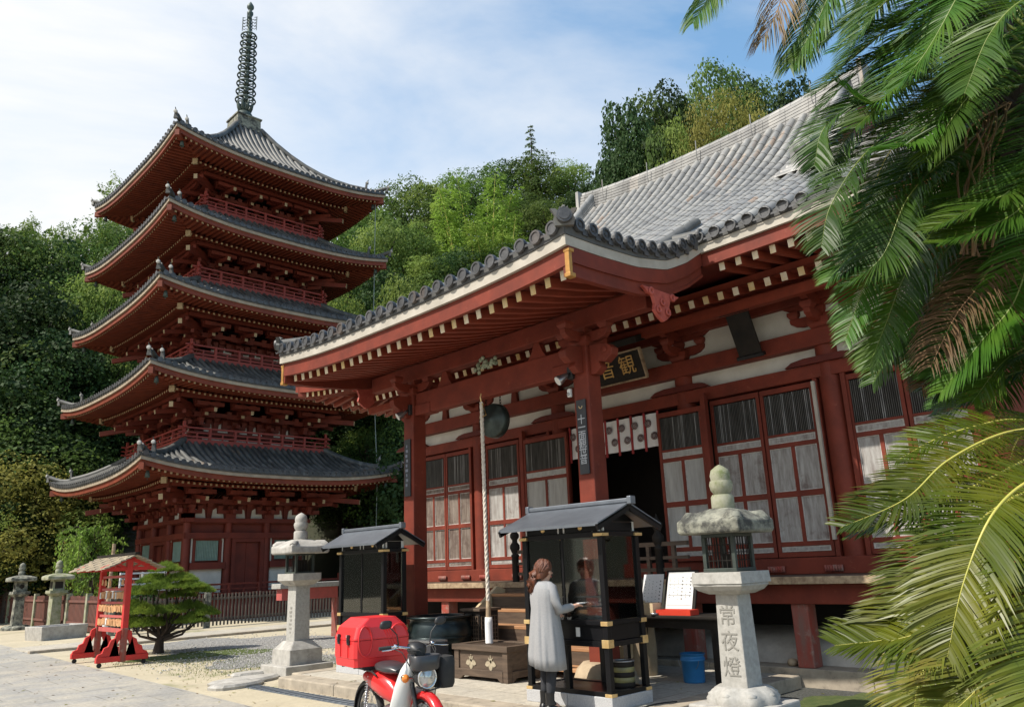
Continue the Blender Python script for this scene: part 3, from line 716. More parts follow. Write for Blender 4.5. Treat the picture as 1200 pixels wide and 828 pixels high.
HB = [2.72, 2.50, 2.32, 2.15, 1.98]
SE = [5.95, 5.87, 5.74, 5.55, 5.44]
ZC = [6.14, 9.885, 13.535, 17.03, 20.66]
LIFT = [0.50, 0.46, 0.44, 0.48, 0.50]
BAL = [None, (3.48, 7.45), (3.38, 11.15), (3.26, 14.85), (3.08, 18.48)]
for lv in range(5):
    ze = ZC[lv] - LIFT[lv]; w = HB[lv]
    if lv < 4: wt, zt = BAL[lv + 1][0] - 0.12, BAL[lv + 1][1] - 0.12
    else: wt, zt = 0.66, 24.85
    pagoda_roof(lv + 1, SE[lv], ze, LIFT[lv], wt, zt, w)
    zb = 0.95 if lv == 0 else BAL[lv][1]
    z0 = ze - 1.45; z1 = ze - 0.28
    pagoda_brackets(w, z0, z1)
    body = MB(); pan = MB(); grn = MB()
    for k in range(4):
        pan.cut(); grn.cut()
        X = side_xf(k)
        def bx(mb, u0, u1, o0, o1, za, zb_):
            a = X(u0, o0, za); b = X(u1, o1, zb_); mb.box(min(a[0], b[0]), max(a[0], b[0]), min(a[1], b[1]), max(a[1], b[1]), za, zb_)
        bx(body, -w + 0.05, w - 0.05, w - 0.25, w - 0.12, zb, z0 + 0.05)
        for ci in (-1, -1 / 3, 1 / 3, 1):
            P = X(ci * w, w, 0)
            if not (ci == 1): body.lathe((P[0], P[1], 0), [(0.17, zb - 0.1), (0.17, z0)], 12)
        bx(body, -w - 0.30, w + 0.30, w - 0.16, w + 0.20, z0 - 0.17, z0 - 0.002)
        if lv == 0:
            bx(body, -w - 0.12, w + 0.12, w - 0.1, w + 0.17, 3.34, 3.58)
            bx(body, -w - 0.12, w + 0.12, w - 0.1, w + 0.10, 3.98 if z0 > 4.1 else z0 - 0.3, z0 - 0.17)
            bx(body, -w - 0.2, w + 0.2, w - 0.1, w + 0.24, zb, zb + 0.14)
            for j in (0, 2):
                pan.cut(); grn.cut()
                ua, ub = -w + 2 * w * j / 3 + 0.19, -w + 2 * w * (j + 1) / 3 - 0.19
                bx(body, ua - 0.05, ub + 0.05, w - 0.1, w + 0.17, 2.06, 2.34)
                bx(body, ua + 0.10, ub - 0.10, w - 0.1, w + 0.04, 3.26, 3.34)
                bx(grn, ua + 0.22, ub - 0.22, w - 0.12, w - 0.04, 2.42, 3.26)
                for q in range(14):
                    uu = ua + 0.25 + (ub - ua - 0.5) * q / 13
                    bx(grn, uu - 0.018, uu + 0.018, w - 0.04, w - 0.005, 2.42, 3.26)
                for uu in (ua + 0.14, ub - 0.14): bx(body, uu - 0.06, uu + 0.06, w - 0.1, w + 0.05, 2.34, 3.26)
                for uu in (ua + 0.04, ub - 0.04): bx(pan, uu - 0.035, uu + 0.035, w - 0.1, w + 0.02, 2.34, 3.34)
                bx(pan, ua + 0.02, ub - 0.02, w - 0.1, w - 0.02, zb + 0.14, 2.06)
            # double door
            ua, ub = -w / 3 + 0.17, w / 3 - 0.17
            for uu in (ua + 0.07, ub - 0.07): bx(body, uu - 0.09, uu + 0.09, w - 0.1, w + 0.12, zb + 0.14, 3.34)
            bx(body, ua, ub, w - 0.1, w + 0.13, 3.18, 3.34)
            d = MB(); bx(d, ua + 0.17, -0.008, w - 0.08, w - 0.02, zb + 0.15, 3.17); bx(d, 0.008, ub - 0.17, w - 0.08, w - 0.02, zb + 0.15, 3.17)
            bx(d, -0.04, 0.04, w - 0.02, w + 0.01, zb + 0.15, 3.17)
            d.build('door', 'pagoda_red', pag)
        else:
            bx(pan, -w + 0.3, w - 0.3, w - 0.11, w - 0.06, zb + 0.2, z0 - 0.2)
    body.build('body', 'pagoda_red', pag)
    if pan.f: pan.build('plaster_panel', 'plaster', pag)
    if grn.f: grn.build('lattice_window', 'green_lattice', pag)
    # balcony or veranda
    bal = MB()
    if lv == 0: bw, bz = 4.02, 0.93
    else: bw, bz = BAL[lv]
    for k in range(4):
        X = side_xf(k)
        def bx(mb, u0, u1, o0, o1, za, zb_):
            a = X(u0, o0, za); b = X(u1, o1, zb_); mb.box(min(a[0], b[0]), max(a[0], b[0]), min(a[1], b[1]), max(a[1], b[1]), za, zb_)
        e = 0.004 * (k % 2)
        if lv == 0:
            bx(bal, -bw - 0.1, bw + 0.1, bw - 0.35, bw + 0.12, bz - 0.10 + e, bz + e)
            bx(bal, -bw, bw, bw - 0.12, bw, 0.0, bz - 0.1)
            for q in range(9): bx(bal, -bw + 2 * bw * q / 8 - 0.07, -bw + 2 * bw * q / 8 + 0.07, bw - 0.05, bw + 0.05, 0.0, bz - 0.1)
        else:
            bx(bal, -bw, bw, bw - 0.16, bw, bz - 0.20 + e, bz + 0.02 + e)
            bx(bal, -bw + .2, bw - .2, w - 0.1, bw - 0.1, bz - 0.05 - e, bz - 0.01 - e)
        rb = bw - 0.06; H = 0.56
        for zz, th in ((bz + 0.12, 0.07), (bz + 0.30, 0.045), (bz + H - 0.06, 0.075)):
            P = X(-rb - 0.25, rb, zz + e); Q = X(rb + 0.25, rb, zz + e); bal.bar(P, Q, th, th)
        nb_ = 6
        for q in range(nb_ + 1):
            uu = -rb + 2 * rb * q / nb_
            bx(bal, uu - 0.05, uu + 0.05, rb - 0.05, rb + 0.05, bz, bz + H - 0.02)
            if q < nb_:
                u2 = uu + rb / nb_; bx(bal, u2 - 0.03, u2 + 0.03, rb - 0.03, rb + 0.03, bz, bz + 0.32)
        P = X(-rb, rb, 0); bal.frust((P[0], P[1]), bz, bz + H + 0.20, 0.055, 0.05)
    bal.build('veranda' if lv == 0 else 'balcony', 'pagoda_rail' if lv else 'pagoda_red', pag)
# lower floor slab, top box
m = MB(); m.box(PC[0] - 3.7, PC[0] + 3.7, PC[1] - 3.7, PC[1] + 3.7, 0.80, 0.88)
m.build('floor', 'old_wood', pag)
# spire
sp = MB(); c = (PC[0], PC[1], 0); SD = 0.38; sp.M = Matrix.Translation((0, 0, -SD))
sp.frust(c, 25.1, 25.32, 0.80, 0.80); sp.frust(c, 25.32, 25.92, 0.66, 0.64); sp.frust(c, 25.92, 26.0, 0.70, 0.70)
spire = sp.build('spire_base', 'stone_lichen', pag)
sp = MB(); sp.M = Matrix.Translation((0, 0, -SD))
sp.lathe((PC[0], PC[1], 0), [(0.0, 26.05), (0.46, 26.05), (0.45, 26.25), (0.34, 26.45), (0.16, 26.52), (0.15, 26.6), (0.11, 26.62), (0.10, 32.4), (0.0, 32.4)], 16)
for k in range(8):
    a = 2 * PI * k / 8; ca, sa = math.cos(a), math.sin(a)
    P = [(PC[0] + r * ca, PC[1] + r * sa, z) for r, z in ((0.12, 26.5), (0.28, 26.62), (0.36, 26.85), (0.47, 27.1))]
    sp.tube(P, [0.05, 0.10, 0.09, 0.015], 6)
sp.build('spire_shaft', 'bronze_green', spire)
for k in range(9):
    z = 27.22 + k * 0.51; R = 0.53 - 0.013 * k
    m = MB(); m.M = Matrix.Translation((0, 0, -SD))
    m.lathe((PC[0], PC[1], z), [(R - 0.035, -0.04), (R, -0.06), (R + 0.03, 0.0), (R, 0.06), (R - 0.035, 0.04), (R - 0.035, -0.04)], 20)
    m.lathe((PC[0], PC[1], z), [(0.10, -0.1), (0.16, -0.06), (0.16, 0.06), (0.10, 0.1)], 10)
    for q in range(8):
        a = 2 * PI * q / 8; m.bar((PC[0] + 0.1 * math.cos(a), PC[1] + 0.1 * math.sin(a), z), (PC[0] + (R - 0.02) * math.cos(a), PC[1] + (R - 0.02) * math.sin(a), z), 0.05, 0.06)
    for q in range(4):
        a = 2 * PI * q / 4 + 0.4; m.tube([(PC[0] + (R + .01) * math.cos(a), PC[1] + (R + .01) * math.sin(a), z - 0.1), (PC[0] + (R - 0.03) * math.cos(a), PC[1] + (R - 0.03) * math.sin(a), z - 0.24)], [0.03, 0.045], 5)
    m.build('spire_ring', 'bronze_green', spire)
m = MB(); m.M = Matrix.Translation((0, 0, -SD))
for q in range(4):
    a = PI / 4 + q * PI / 2; ca, sa = math.cos(a), math.sin(a)
    for zz in np.arange(31.75, 32.55, 0.2):
        pts = [(PC[0] + r * ca, PC[1] + r * sa, zz + dz) for r, dz in ((0.08, 0), (0.2, 0.08), (0.3, 0.02), (0.4, 0.12), (0.36, 0.22), (0.26, 0.2))]
        m.tube(pts, 0.022, 4)
    m.tube([(PC[0] + 0.40 * ca, PC[1] + 0.40 * sa, 31.7), (PC[0] + 0.40 * ca, PC[1] + 0.40 * sa, 32.6)], 0.02, 4)
m.build('spire_flame', 'bronze_green', spire)
m = MB(); m.M = Matrix.Translation((0, 0, -SD)); m.lathe((PC[0], PC[1], 0), [(0, 32.4), (0.12, 32.45), (0.10, 32.62), (0.17, 32.75), (0.17, 32.88), (0.07, 32.98), (0.10, 33.05), (0.19, 33.18), (0.19, 33.30), (0.10, 33.46), (0.0, 33.62)], 14)
m.build('spire_jewel', 'bronze_green', spire)
# lightning cable hanging from the right-hand eave tips
m = MB(); s = SE[4] - 0.35
m.tube([(PC[0] + s, PC[1] - s, 20.5), (PC[0] + s - 0.1, PC[1] - s, 12), (PC[0] + s + 0.2, PC[1] - s, 6.0), (PC[0] + s + 0.1, PC[1] - s, 0.1)], 0.022, 5)
m.build('ground_cable', 'wire', pag)

# ------------------------------------------------------------------ main hall with its porch
XW = 11.80; YC = 9.20
hall = thing('temple_hall', 'large red temple hall with grey tiled roof, porch and wooden stairs', 'temple hall', (12.0, YC, 0))
PX = [6.5, 7.2, 8.0, 8.67, 9.2, 9.65, 10.3, 11, 12, 13, 14, 15, 16]
PZ = [5.25, 5.30, 5.39, 5.55, 5.79, 6.07, 6.50, 6.95, 7.58, 8.28, 9.10, 10.05, 11.15]
def P_(x): return float(np.interp(x, PX, PZ))
XE, XM = 6.60, 9.60
PYL, PYR = 12.72, 5.74           # porch verges (far, near)
MYL, MYR = 17.7, 0.7             # main eave ends
XR = 16.0
def plift(y, x):
    f = abs(y - YC - 0.03) / 3.48
    return 0.13 * min(1, f) ** 3 * max(0, 1 - (x - XE) / 2.2)
def mlift(y, x):
    f = abs(y - YC) / 8.5
    return 0.30 * f ** 5 * max(0, 1 - (x - XM) / 3.0)
roof = MB()
# pans, porch then main
def grid(mb, fx, x0, x1, nx, y0, y1, ny, flip=False):
    vs = [fx(x0 + (x1 - x0) * i / nx, y0 + (y1 - y0) * j / ny) for i in range(nx + 1) for j in range(ny + 1)]
    fs = []
    for i in range(nx):
        for j in range(ny):
            a = i * (ny + 1) + j; q = (a, a + ny + 1, a + ny + 2, a + 1)
            fs.append(q[::-1] if flip else q)
    mb.add(vs, fs, True)
roof.mat(1)
TB = 0.24                         # tiles lie this far above the underside of the eave board
HX = 2.6                          # the side skirts rise this many metres of front slope
gy0, gy1 = 5.30, 13.0
grid(roof, lambda x, y: (x, y, P_(x) + TB + plift(y, x)), XE, 9.9, 14, PYR, PYL, 16)
grid(roof, lambda x, y: (x, y, P_(x) + TB + mlift(y, x)), XM, XM + HX, 8, gy0, gy1, 12)
grid(roof, lambda x, y: (x, y, P_(x) + TB), XM + HX, XR, 14, gy0, gy1, 4)
for ye, gy in ((MYL, gy1), (MYR, gy0)):
    grid(roof, lambda f, q: (XM + HX * q * f, ye + (gy - ye) * q, P_(XM + HX * q * f) + TB + mlift(ye + (gy - ye) * q, XM + HX * q * f)), 0, 1, 6, 0.001, 1, 14, ye < gy)
def tile_row(y, x0, x1, lift, r=0.088, cap=True, bmp=True):
    path = []; rs = []
    n = max(3, int((x1 - x0) / 0.27))
    for i in range(n + 1):
        x = x0 + (x1 - x0) * i / n
        path.append((x, y, P_(x) + TB + 0.01 + lift(y, x)))
    roof.mat(0)
    # each tile tapers slightly so that the joints catch the light
    for i in range(n):
        roof.tube([path[i], path[i + 1]], [r, r * 0.93], 6, cap=False, half=True)
    if cap:
        z = P_(x0) + TB + 0.025 + lift(y, x0)
        roof.mat(2).lathe((x0 - 0.012, y, z), [(0.0, 0.012), (0.062, 0.012), (0.066, 0.0), (0.092, 0.0), (0.096, 0.03), (0.092, 0.06)], 14, axis='x', sm=False)
        roof.mat(2).add([(x0 + 0.0, y + 0.135 + a, z - 0.02 + b) for a, b in ((-0.10, 0.0), (-0.05, -0.055), (0.05, -0.055), (0.10, 0.0), (0.05, -0.025), (-0.05, -0.025))], [(0, 1, 2, 3, 4, 5)])
n_p = 25
for j in range(n_p):
    y = PYR + 0.16 + (PYL - PYR - 0.32) * j / (n_p - 1)
    tile_row(y, XE - 0.06, XR - 0.25 if gy0 < y < gy1 else 9.9, lambda yy, xx: plift(yy, xx))
sp = 0.2675
y = MYR + 0.2
while y < MYL - 0.1:
    if not (PYR + 0.05 < y < PYL - 0.05):
        if gy0 < y < gy1: xe = XR - 0.25
        else: xe = XM + HX * ((y - MYR) / (gy0 - MYR) if y < YC else (MYL - y) / (MYL - gy1))
        if xe > XM + 0.2: tile_row(y, XM - 0.06, xe, mlift)
    y += sp
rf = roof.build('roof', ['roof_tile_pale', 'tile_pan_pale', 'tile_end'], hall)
# back slope and hipped sides (rows run along Y)
m = MB(); m.mat(1)
grid(m, lambda x, y: (2 * XR - x, y, P_(x) + TB), XM, XR, 16, gy0, gy1, 4, True)
for ye, gy in ((MYL, gy1), (MYR, gy0)):
    grid(m, lambda f, q: (2 * XR - XM - HX * q * f, ye + (gy - ye) * q, P_(XM + HX * q * f) + TB), 0, 1, 6, 0.001, 1, 8, ye > gy)
for (ye, gy) in ((MYL, gy1), (MYR, gy0)):
    sg = 1 if gy > ye else -1; GD = abs(gy - ye)
    def zside(x, f):              # f = 0 at the eave, 1 at the gable wall
        edge = abs(x - XR) / (XR - XM)
        return P_(XM + HX * f) + TB + 0.30 * min(1, edge) ** 5 * max(0, 1 - f * 1.5)
    for i in range(8):
        f0, f1 = i / 8, (i + 1) / 8
        for j in range(10):
            q = []
            for f, g_ in ((f0, j / 10), (f0, (j + 1) / 10), (f1, (j + 1) / 10), (f1, j / 10)):
                xa, xb = XM + HX * f, 2 * XR - XM - HX * f
                x = xa + (xb - xa) * g_; q.append((x, ye + sg * GD * f, zside(x, f)))
            m.mat(1).add(q, [(0, 1, 2, 3)] if sg < 0 else [(3, 2, 1, 0)], True)
    x = XM + 0.2
    while x < 2 * XR - XM - 0.2:
        F = min(1.0, (x - XM) / HX, (2 * XR - XM - x) / HX)
        pth = [(x, ye + sg * (-0.05 + GD * F * i / 5), zside(x, F * i / 5) + 0.02) for i in range(6)]
        m.mat(0).tube(pth, 0.088, 5, cap=False, half=True)
        m.mat(2).lathe((x, ye - sg * 0.062, pth[0][2]), [(0.0, 0.0), (0.092, 0.0), (0.092, 0.03)], 10, axis='y')
        x += sp
# gables
for ye in (gy0 + 0.02, gy1 - 0.02):
    xs_ = list(np.linspace(XM + HX, XR, 9)); P2 = [(x, ye, P_(x) + TB - 0.03) for x in xs_] + [(2 * XR - x, ye, P_(x) + TB - 0.03) for x in xs_[::-1][1:]]
    m.mat(3).add(P2, [tuple(range(len(P2)))])
m.build('side_roof', ['roof_tile', 'tile_pan', 'tile_end', 'red_paint'], rf)
# verge tiles of the upper gable (short rows facing sideways)
m = MB()
for ye, sg in ((gy1 + 0.12, 1), (gy0 - 0.12, -1)):
    m.cut()
    x = 12.4
    while x < XR - 0.1:
        z = P_(x) + TB + 0.05
        m.mat(0).tube([(x, ye - sg * 0.55, z + 0.02), (x, ye + sg * 0.10, z - 0.01)], 0.085, 6, cap=False, half=True)
        m.mat(1).lathe((x, ye + sg * 0.10, z), [(0.0, 0.0), (0.09, 0.0), (0.09, 0.04)], 12, axis='y')
        x += 0.26
m.build('verge_tiles', ['roof_tile', 'tile_end'], rf)
# main ridge: stacked flat tiles, sagging in the middle, round capping tiles
m = MB()
zr = P_(XR) + TB - 0.32
rs_ = lambda y: 0.24 * (abs(y - (gy0 + gy1) / 2) / 3.85) ** 2.2
ry = list(np.linspace(gy0 - 0.1, gy1 + 0.12, 15))
for k in range(6):
    w = 0.23 - 0.012 * k
    for a_, b_ in zip(ry[:-1], ry[1:]): m.bar((XR, a_, zr - 0.05 + k * 0.085 + rs_(a_)), (XR, b_, zr - 0.05 + k * 0.085 + rs_(b_)), 2 * w, 0.068)
yy = gy0 - 0.15
while yy < gy1 + 0.1:
    m.tube([(XR, yy, zr + 0.46 + rs_(yy)), (XR, yy + 0.27, zr + 0.46 + rs_(yy + .27))], [0.12, 0.112], 8); yy += 0.27
m.box(XR - 0.25, XR + 0.25, gy1 + 0.12, gy1 + 0.22, zr - 0.1, zr + 0.82)
m.box(XR - 0.25, XR + 0.25, gy0 - 0.22, gy0 - 0.12, zr - 0.1, zr + 0.82)
for yy in (12.2, 10.7, 9.2, 7.7, 6.2):
    m.tube([(XR - 0.26, yy, zr + 0.10 + rs_(yy)), (XR - 0.30, yy, zr + 0.20 + rs_(yy)), (XR - 0.28, yy, zr + 0.66 + rs_(yy))], 0.014, 5)
m.build('main_ridge', 'roof_tile', rf, bevel=0.01)
# descending ridges
m = MB()
for ye in (gy1 - 0.30, gy0 + 0.16):
    m.cut()
    xs = np.linspace(13.1, XR - 0.15, 14)
    for k in range(3):
        for i in range(13):
            m.bar((xs[i], ye, P_(xs[i]) + 0.36 + 0.075 * k), (xs[i + 1], ye, P_(xs[i + 1]) + 0.36 + 0.075 * k), 0.30 - 0.05 * k, 0.06)
    m.tube([(x, ye, P_(x) + 0.59) for x in xs], 0.10, 8)
    m.box(12.94, 13.08, ye - 0.2, ye + 0.2, P_(13) + 0.2, P_(13) + 0.72)
    m.lathe((12.92, ye, P_(13) + 0.6), [(0, -0.02), (0.12, -0.02), (0.12, 0.06), (0, 0.06)], 12, axis='x')
# hip ridges of the lower corners
for sy, ye in ((-1, MYL), (1, MYR)):
    m.cut()
    gy = gy1 if ye > YC else gy0
    fs_ = np.linspace(0.0, 0.95, 10)
    hp = [(XM + HX * f, ye + (gy - ye) * f, P_(XM + HX * f) + TB + 0.30 * max(0, 1 - f * 1.5)) for f in fs_]
    for k in range(2):
        for a_, b_ in zip(hp[:-1], hp[1:]): m.bar((a_[0], a_[1], a_[2] + 0.10 + 0.08 * k), (b_[0], b_[1], b_[2] + 0.10 + 0.08 * k), 0.26 - 0.05 * k, 0.07)
    m.tube([(a_[0], a_[1], a_[2] + 0.27) for a_ in hp], 0.09, 8)
m.build('descending_ridge', 'roof_tile', rf)
# porch verge: round tile ends facing sideways, long rolls behind them, corner ornament
m = MB()
for ye, sg in ((PYR, -1), (PYL, 1)):
    m.cut()
    x = XE + 0.22; k = 0
    while x < XM + 0.05:
        z = P_(x) + TB + 0.05 + plift(ye, x)
        m.mat(0).tube([(x, ye - sg * 0.42, z + 0.05), (x, ye + sg * 0.05, z - 0.005)], 0.085, 6, cap=False, half=True)
        m.mat(1).lathe((x, ye + sg * 0.055, z), [(0.062, 0.0), (0.066, sg * 0.014), (0.092, sg * 0.014), (0.096, 0.0), (0.092, -sg * 0.04)] if False else [(0.0, 0.0), (0.092, 0.0), (0.094, -sg * 0.03)], 14, axis='y', sm=False)
        m.mat(1).lathe((x, ye + sg * 0.058, z), [(0.060, 0.0), (0.060, sg * 0.012), (0.088, sg * 0.012), (0.088, 0.0), (0.060, 0.0)], 14, axis='y', sm=False)
        m.mat(1).lathe((x, ye + sg * 0.056, z), [(0.0, sg * 0.012), (0.028, sg * 0.008), (0.032, 0.0)], 8, axis='y', sm=False)
        m.mat(1).box(x + 0.08, x + 0.18, min(ye, ye + sg * 0.03), max(ye, ye + sg * 0.03), z - 0.10, z - 0.03)
        x += 0.25; k += 1
    m.mat(2).add([(xx, ye + sg * 0.01, P_(xx) + plift(ye, xx) + dz) for xx in np.linspace(XE, XM, 12) for dz in (0.132, 0.26)],
                 [(2 * i, 2 * i + 2, 2 * i + 3, 2 * i + 1) for i in range(11)])
    for off, dz, r in ((0.46, 0.37, 0.085), (0.46, 0.27, 0.10), (0.72, 0.33, 0.075)):
        xs = np.linspace(XE + 0.25, XM + 0.75, 14)
        m.mat(0).tube([(xx, ye - sg * off, P_(xx) + dz + plift(ye, xx) * 0.8) for xx in xs], r, 8)
    # corner ornament: ridge-end tile with a scalloped crest
    zc = P_(XE) + TB + plift(ye, XE)
    cc = Vector((XE - 0.02, ye + sg * 0.02, zc + 0.11)); dg = Vector((-1, sg * 1.0, 0)).normalized(); M3 = Matrix.Rotation(math.atan2(dg.y, dg.x), 3, 'Z')
    t = Vector((-dg.y, dg.x, 0))
    m.mat(1).lathe(cc + dg * 0.06, [(0.0, 0.010), (0.066, 0.010), (0.070, 0.0), (0.094, 0.0), (0.10, -0.03), (0.10, -0.10)], 18, axis='x', M=M3, sm=False)
    m.mat(0).tube([cc - dg * 0.75 + Vector((0, 0, 0.06)), cc], 0.10, 8)
    pr2 = [(-0.17, -0.14), (0.17, -0.14), (0.20, -0.02), (0.165, 0.04), (0.20, 0.10), (0.25, 0.17), (0.15, 0.165), (0.11, 0.13), (0.07, 0.20), (0.0, 0.165), (-0.07, 0.20), (-0.11, 0.13), (-0.15, 0.165), (-0.25, 0.17), (-0.20, 0.10), (-0.165, 0.04), (-0.20, -0.02)]
    m.mat(0).poly([(a_ * .66, b_ * .72 - .02) for a_, b_ in pr2], cc - dg * 0.02, t, (0, 0, 1), dg, 0.06)
    m.mat(0).tube([cc - dg * 0.05 + Vector((0, 0, 0.10)), cc + Vector((0, 0, 0.14))], [0.04, 0.02], 6)
m.build('porch_verge_tiles', ['roof_tile_dark', 'tile_end', 'tile_pan'], rf)

# eave boards: porch front, porch bargeboards, main eaves
bd = MB(); fa = MB()
def strip(mb, pts, dx, dy, zb, zt):
    """board following pts (x,y,z) with thickness vector (dx,dy), from z+zb to z+zt"""
    A = []
    for p in pts:
        A += [(p[0], p[1], p[2] + zb), (p[0], p[1], p[2] + zt), (p[0] + dx, p[1] + dy, p[2] + zt), (p[0] + dx, p[1] + dy, p[2] + zb)]
    fs = []
    for i in range(len(pts) - 1):
        o = 4 * i
        fs += [(o, o + 1, o + 5, o + 4), (o + 1, o + 2, o + 6, o + 5), (o + 2, o + 3, o + 7, o + 6), (o + 3, o, o + 4, o + 7)]
    e = 4 * (len(pts) - 1)
    fs += [(0, 3, 2, 1), (e, e + 1, e + 2, e + 3)]
    mb.add(A, fs)
ys = np.linspace(PYR, PYL, 25)
front = [(XE, y, P_(XE) + plift(y, XE)) for y in ys]
strip(bd, front, 0.10, 0, 0.0, 0.13)
strip(fa, [(x + 0.05, y, z) for x, y, z in front], 0.07, 0, -0.23, -0.003)
xs = list(np.linspace(XE, XM + 0.02, 24))
for ye, sg in ((PYR, -1), (PYL, 1)):
    bd.cut(); fa.cut()
    line = [(x, ye, P_(x) + plift(ye, x)) for x in xs]
    strip(bd, [(x + (0.101 if i == 0 else 0), y, z) for i, (x, y, z) in enumerate(line)], 0, -sg * 0.10, 0.001, 0.131)
    strip(fa, [(x + (0.06 if i == 0 else 0), y - sg * 0.03, z) for i, (x, y, z) in enumerate(line)], 0, -sg * 0.08, -0.37, -0.004)
    strip(fa, [(x + (0.06 if i == 0 else 0), y - sg * 0.005, z) for i, (x, y, z) in enumerate(line)], 0, -sg * 0.02, -0.20, -0.006)
    strip(fa, [(x + (0.06 if i == 0 else 0), y - sg * 0.012, z) for i, (x, y, z) in enumerate(line)], 0, -sg * 0.02, -0.375, -0.33)
for ya, yb in ((MYR, PYR + 0.02), (PYL - 0.02, MYL)):
    ys2 = np.linspace(ya, yb, 16)
    line = [(XM, y, P_(XM) + mlift(y, XM)) for y in ys2]; bd.cut(); fa.cut()
    strip(bd, line, 0.10, 0, 0.0, 0.13); strip(fa, [(x + 0.05, y, z) for x, y, z in line], 0.07, 0, -0.20, -0.003)
for ye, sg in ((MYL, 1), (MYR, -1)):
    bd.cut(); fa.cut()
    line = [(x, ye, P_(XM) + 0.30 * (abs(x - XR) / (XR - XM)) ** 5) for x in np.linspace(XM + 0.101, 2 * XR - XM, 24)]
    strip(bd, line, 0, -sg * 0.10, 0.0, 0.13); strip(fa, [(x, y - sg * 0.05, z) for x, y, z in line], 0, -sg * 0.07, -0.20, -0.003)
lip = MB()
strip(lip, [(x - 0.015, y, z) for x, y, z in front], 0.12, 0, 0.135, TB - 0.005)
for ye, sg in ((PYR, -1), (PYL, 1)):
    lip.cut(); strip(lip, [(x, ye + sg * 0.012, P_(x) + plift(ye, x)) for x in xs], 0, -sg * 0.11, 0.135, TB - 0.004)
for ya, yb in ((MYR, PYR + 0.02), (PYL - 0.02, MYL)):
    lip.cut(); strip(lip, [(XM - 0.015, y, P_(XM) + mlift(y, XM)) for y in np.linspace(ya, yb, 16)], 0.12, 0, 0.135, TB - 0.005)
lip.build('eave_lip', 'tile_pan', hall)
bd.build('eave_board', 'white_board', hall); fa.build('fascia', 'red_paint', hall)
# metal caps at the porch bargeboard feet
m = MB()
for ye, sg in ((PYR, -1), (PYL, 1)):
    m.cut()
    z = P_(XE) + plift(ye, XE)
    m.box(XE + 0.04, XE + 0.10, min(ye - sg * 0.065, ye + sg * 0.006), max(ye - sg * 0.065, ye + sg * 0.006), z - 0.385, z - 0.03)
    m.box(XE + 0.035, XE + 0.14, min(ye - sg * 0.08, ye + sg * 0.016), max(ye - sg * 0.08, ye + sg * 0.016), z - 0.395, z - 0.34)
    m.box(XE + 0.035, XE + 0.13, min(ye - sg * 0.08, ye + sg * 0.016), max(ye - sg * 0.08, ye + sg * 0.016), z - 0.075, z - 0.03)
m.build('bargeboard_cap', 'brass_dull', hall, bevel=0.008)

# rafters
rr = random.Random(5)
def rafter(pts, w, h, endx, tip='x'):
    m = MB()
    for a, b in zip(pts[:-1], pts[1:]): m.mat(0).bar(a, b, w, h)
    a = Vector(pts[0]); d = (a - Vector(pts[1])).normalized()
    m.mat(1 if rr.random() < 0.72 else 2).bar(a, a + d * 0.008, w * 0.99, h * 0.99)
    return m
def Rz(x): return float(np.interp(x, [6.7, 7.3, 8.4, 9.9], [4.985, 5.09, 5.37, 5.86]))
for j in range(26):
    y = PYR + 0.24 + (PYL - PYR - 0.48) * j / 25
    lf = plift(y, XE)
    m = rafter([(6.80, y, Rz(6.8) + lf), (7.5, y, Rz(7.5) + lf * .7), (8.4, y, Rz(8.4) + lf * 0.3), (9.9, y, Rz(9.9))], 0.085, 0.125, 0)
    m.build('rafter', ['red_rafter', 'rafter_end', 'rafter_end_yellow'], hall)
sf = MB()
grid(sf, lambda x, y: (x, y, Rz(x) + 0.07 + plift(y, XE) * max(0, 1 - (x - 6.7) / 2.4)), 6.68, 9.95, 10, PYR + 0.11, PYL - 0.11, 8, True)
# main eaves: flying rafters and base rafters
stuffr = MB()
y = MYR + 0.25; cnt = 0
ylist = []
while y < MYL - 0.2: ylist.append(y); y += 0.2675
near = [q for q in ylist if q < PYR - 0.02]
mid = [q for q in ylist if PYR <= q <= PYL]
for y in ylist:
    ml = mlift(y, XM)
    e = min(1.6, y - MYR, MYL - y)
    fly = None
    if not (PYR - 0.02 < y < PYL + 0.02) and e > 0.2:
        fly = rafter([(9.75, y, 5.79 + ml), (9.75 + e, y, 5.79 + ml * 0.7 + 0.16 * e)], 0.085, 0.115, 0)
    e2 = min(2.2, y - MYR - 0.9, MYL - 0.9 - y)
    base = rafter([(10.55, y, 5.66 + ml * 0.6), (10.55 + e2, y, 5.66 + ml * 0.3 + 0.30 * e2)], 0.095, 0.125, 0) if e2 > 0.15 else None
    for mb in (fly, base):
        if mb is None: continue
        if cnt < 74 and (y < 10.8): mb.build('rafter', ['red_rafter', 'rafter_end', 'rafter_end_yellow'], hall); cnt += 1
        else:
            o = len(stuffr.v); stuffr.v += mb.v; stuffr.f += [tuple(i + o for i in f) for f in mb.f]; stuffr.mi += mb.mi; stuffr.sm += mb.sm
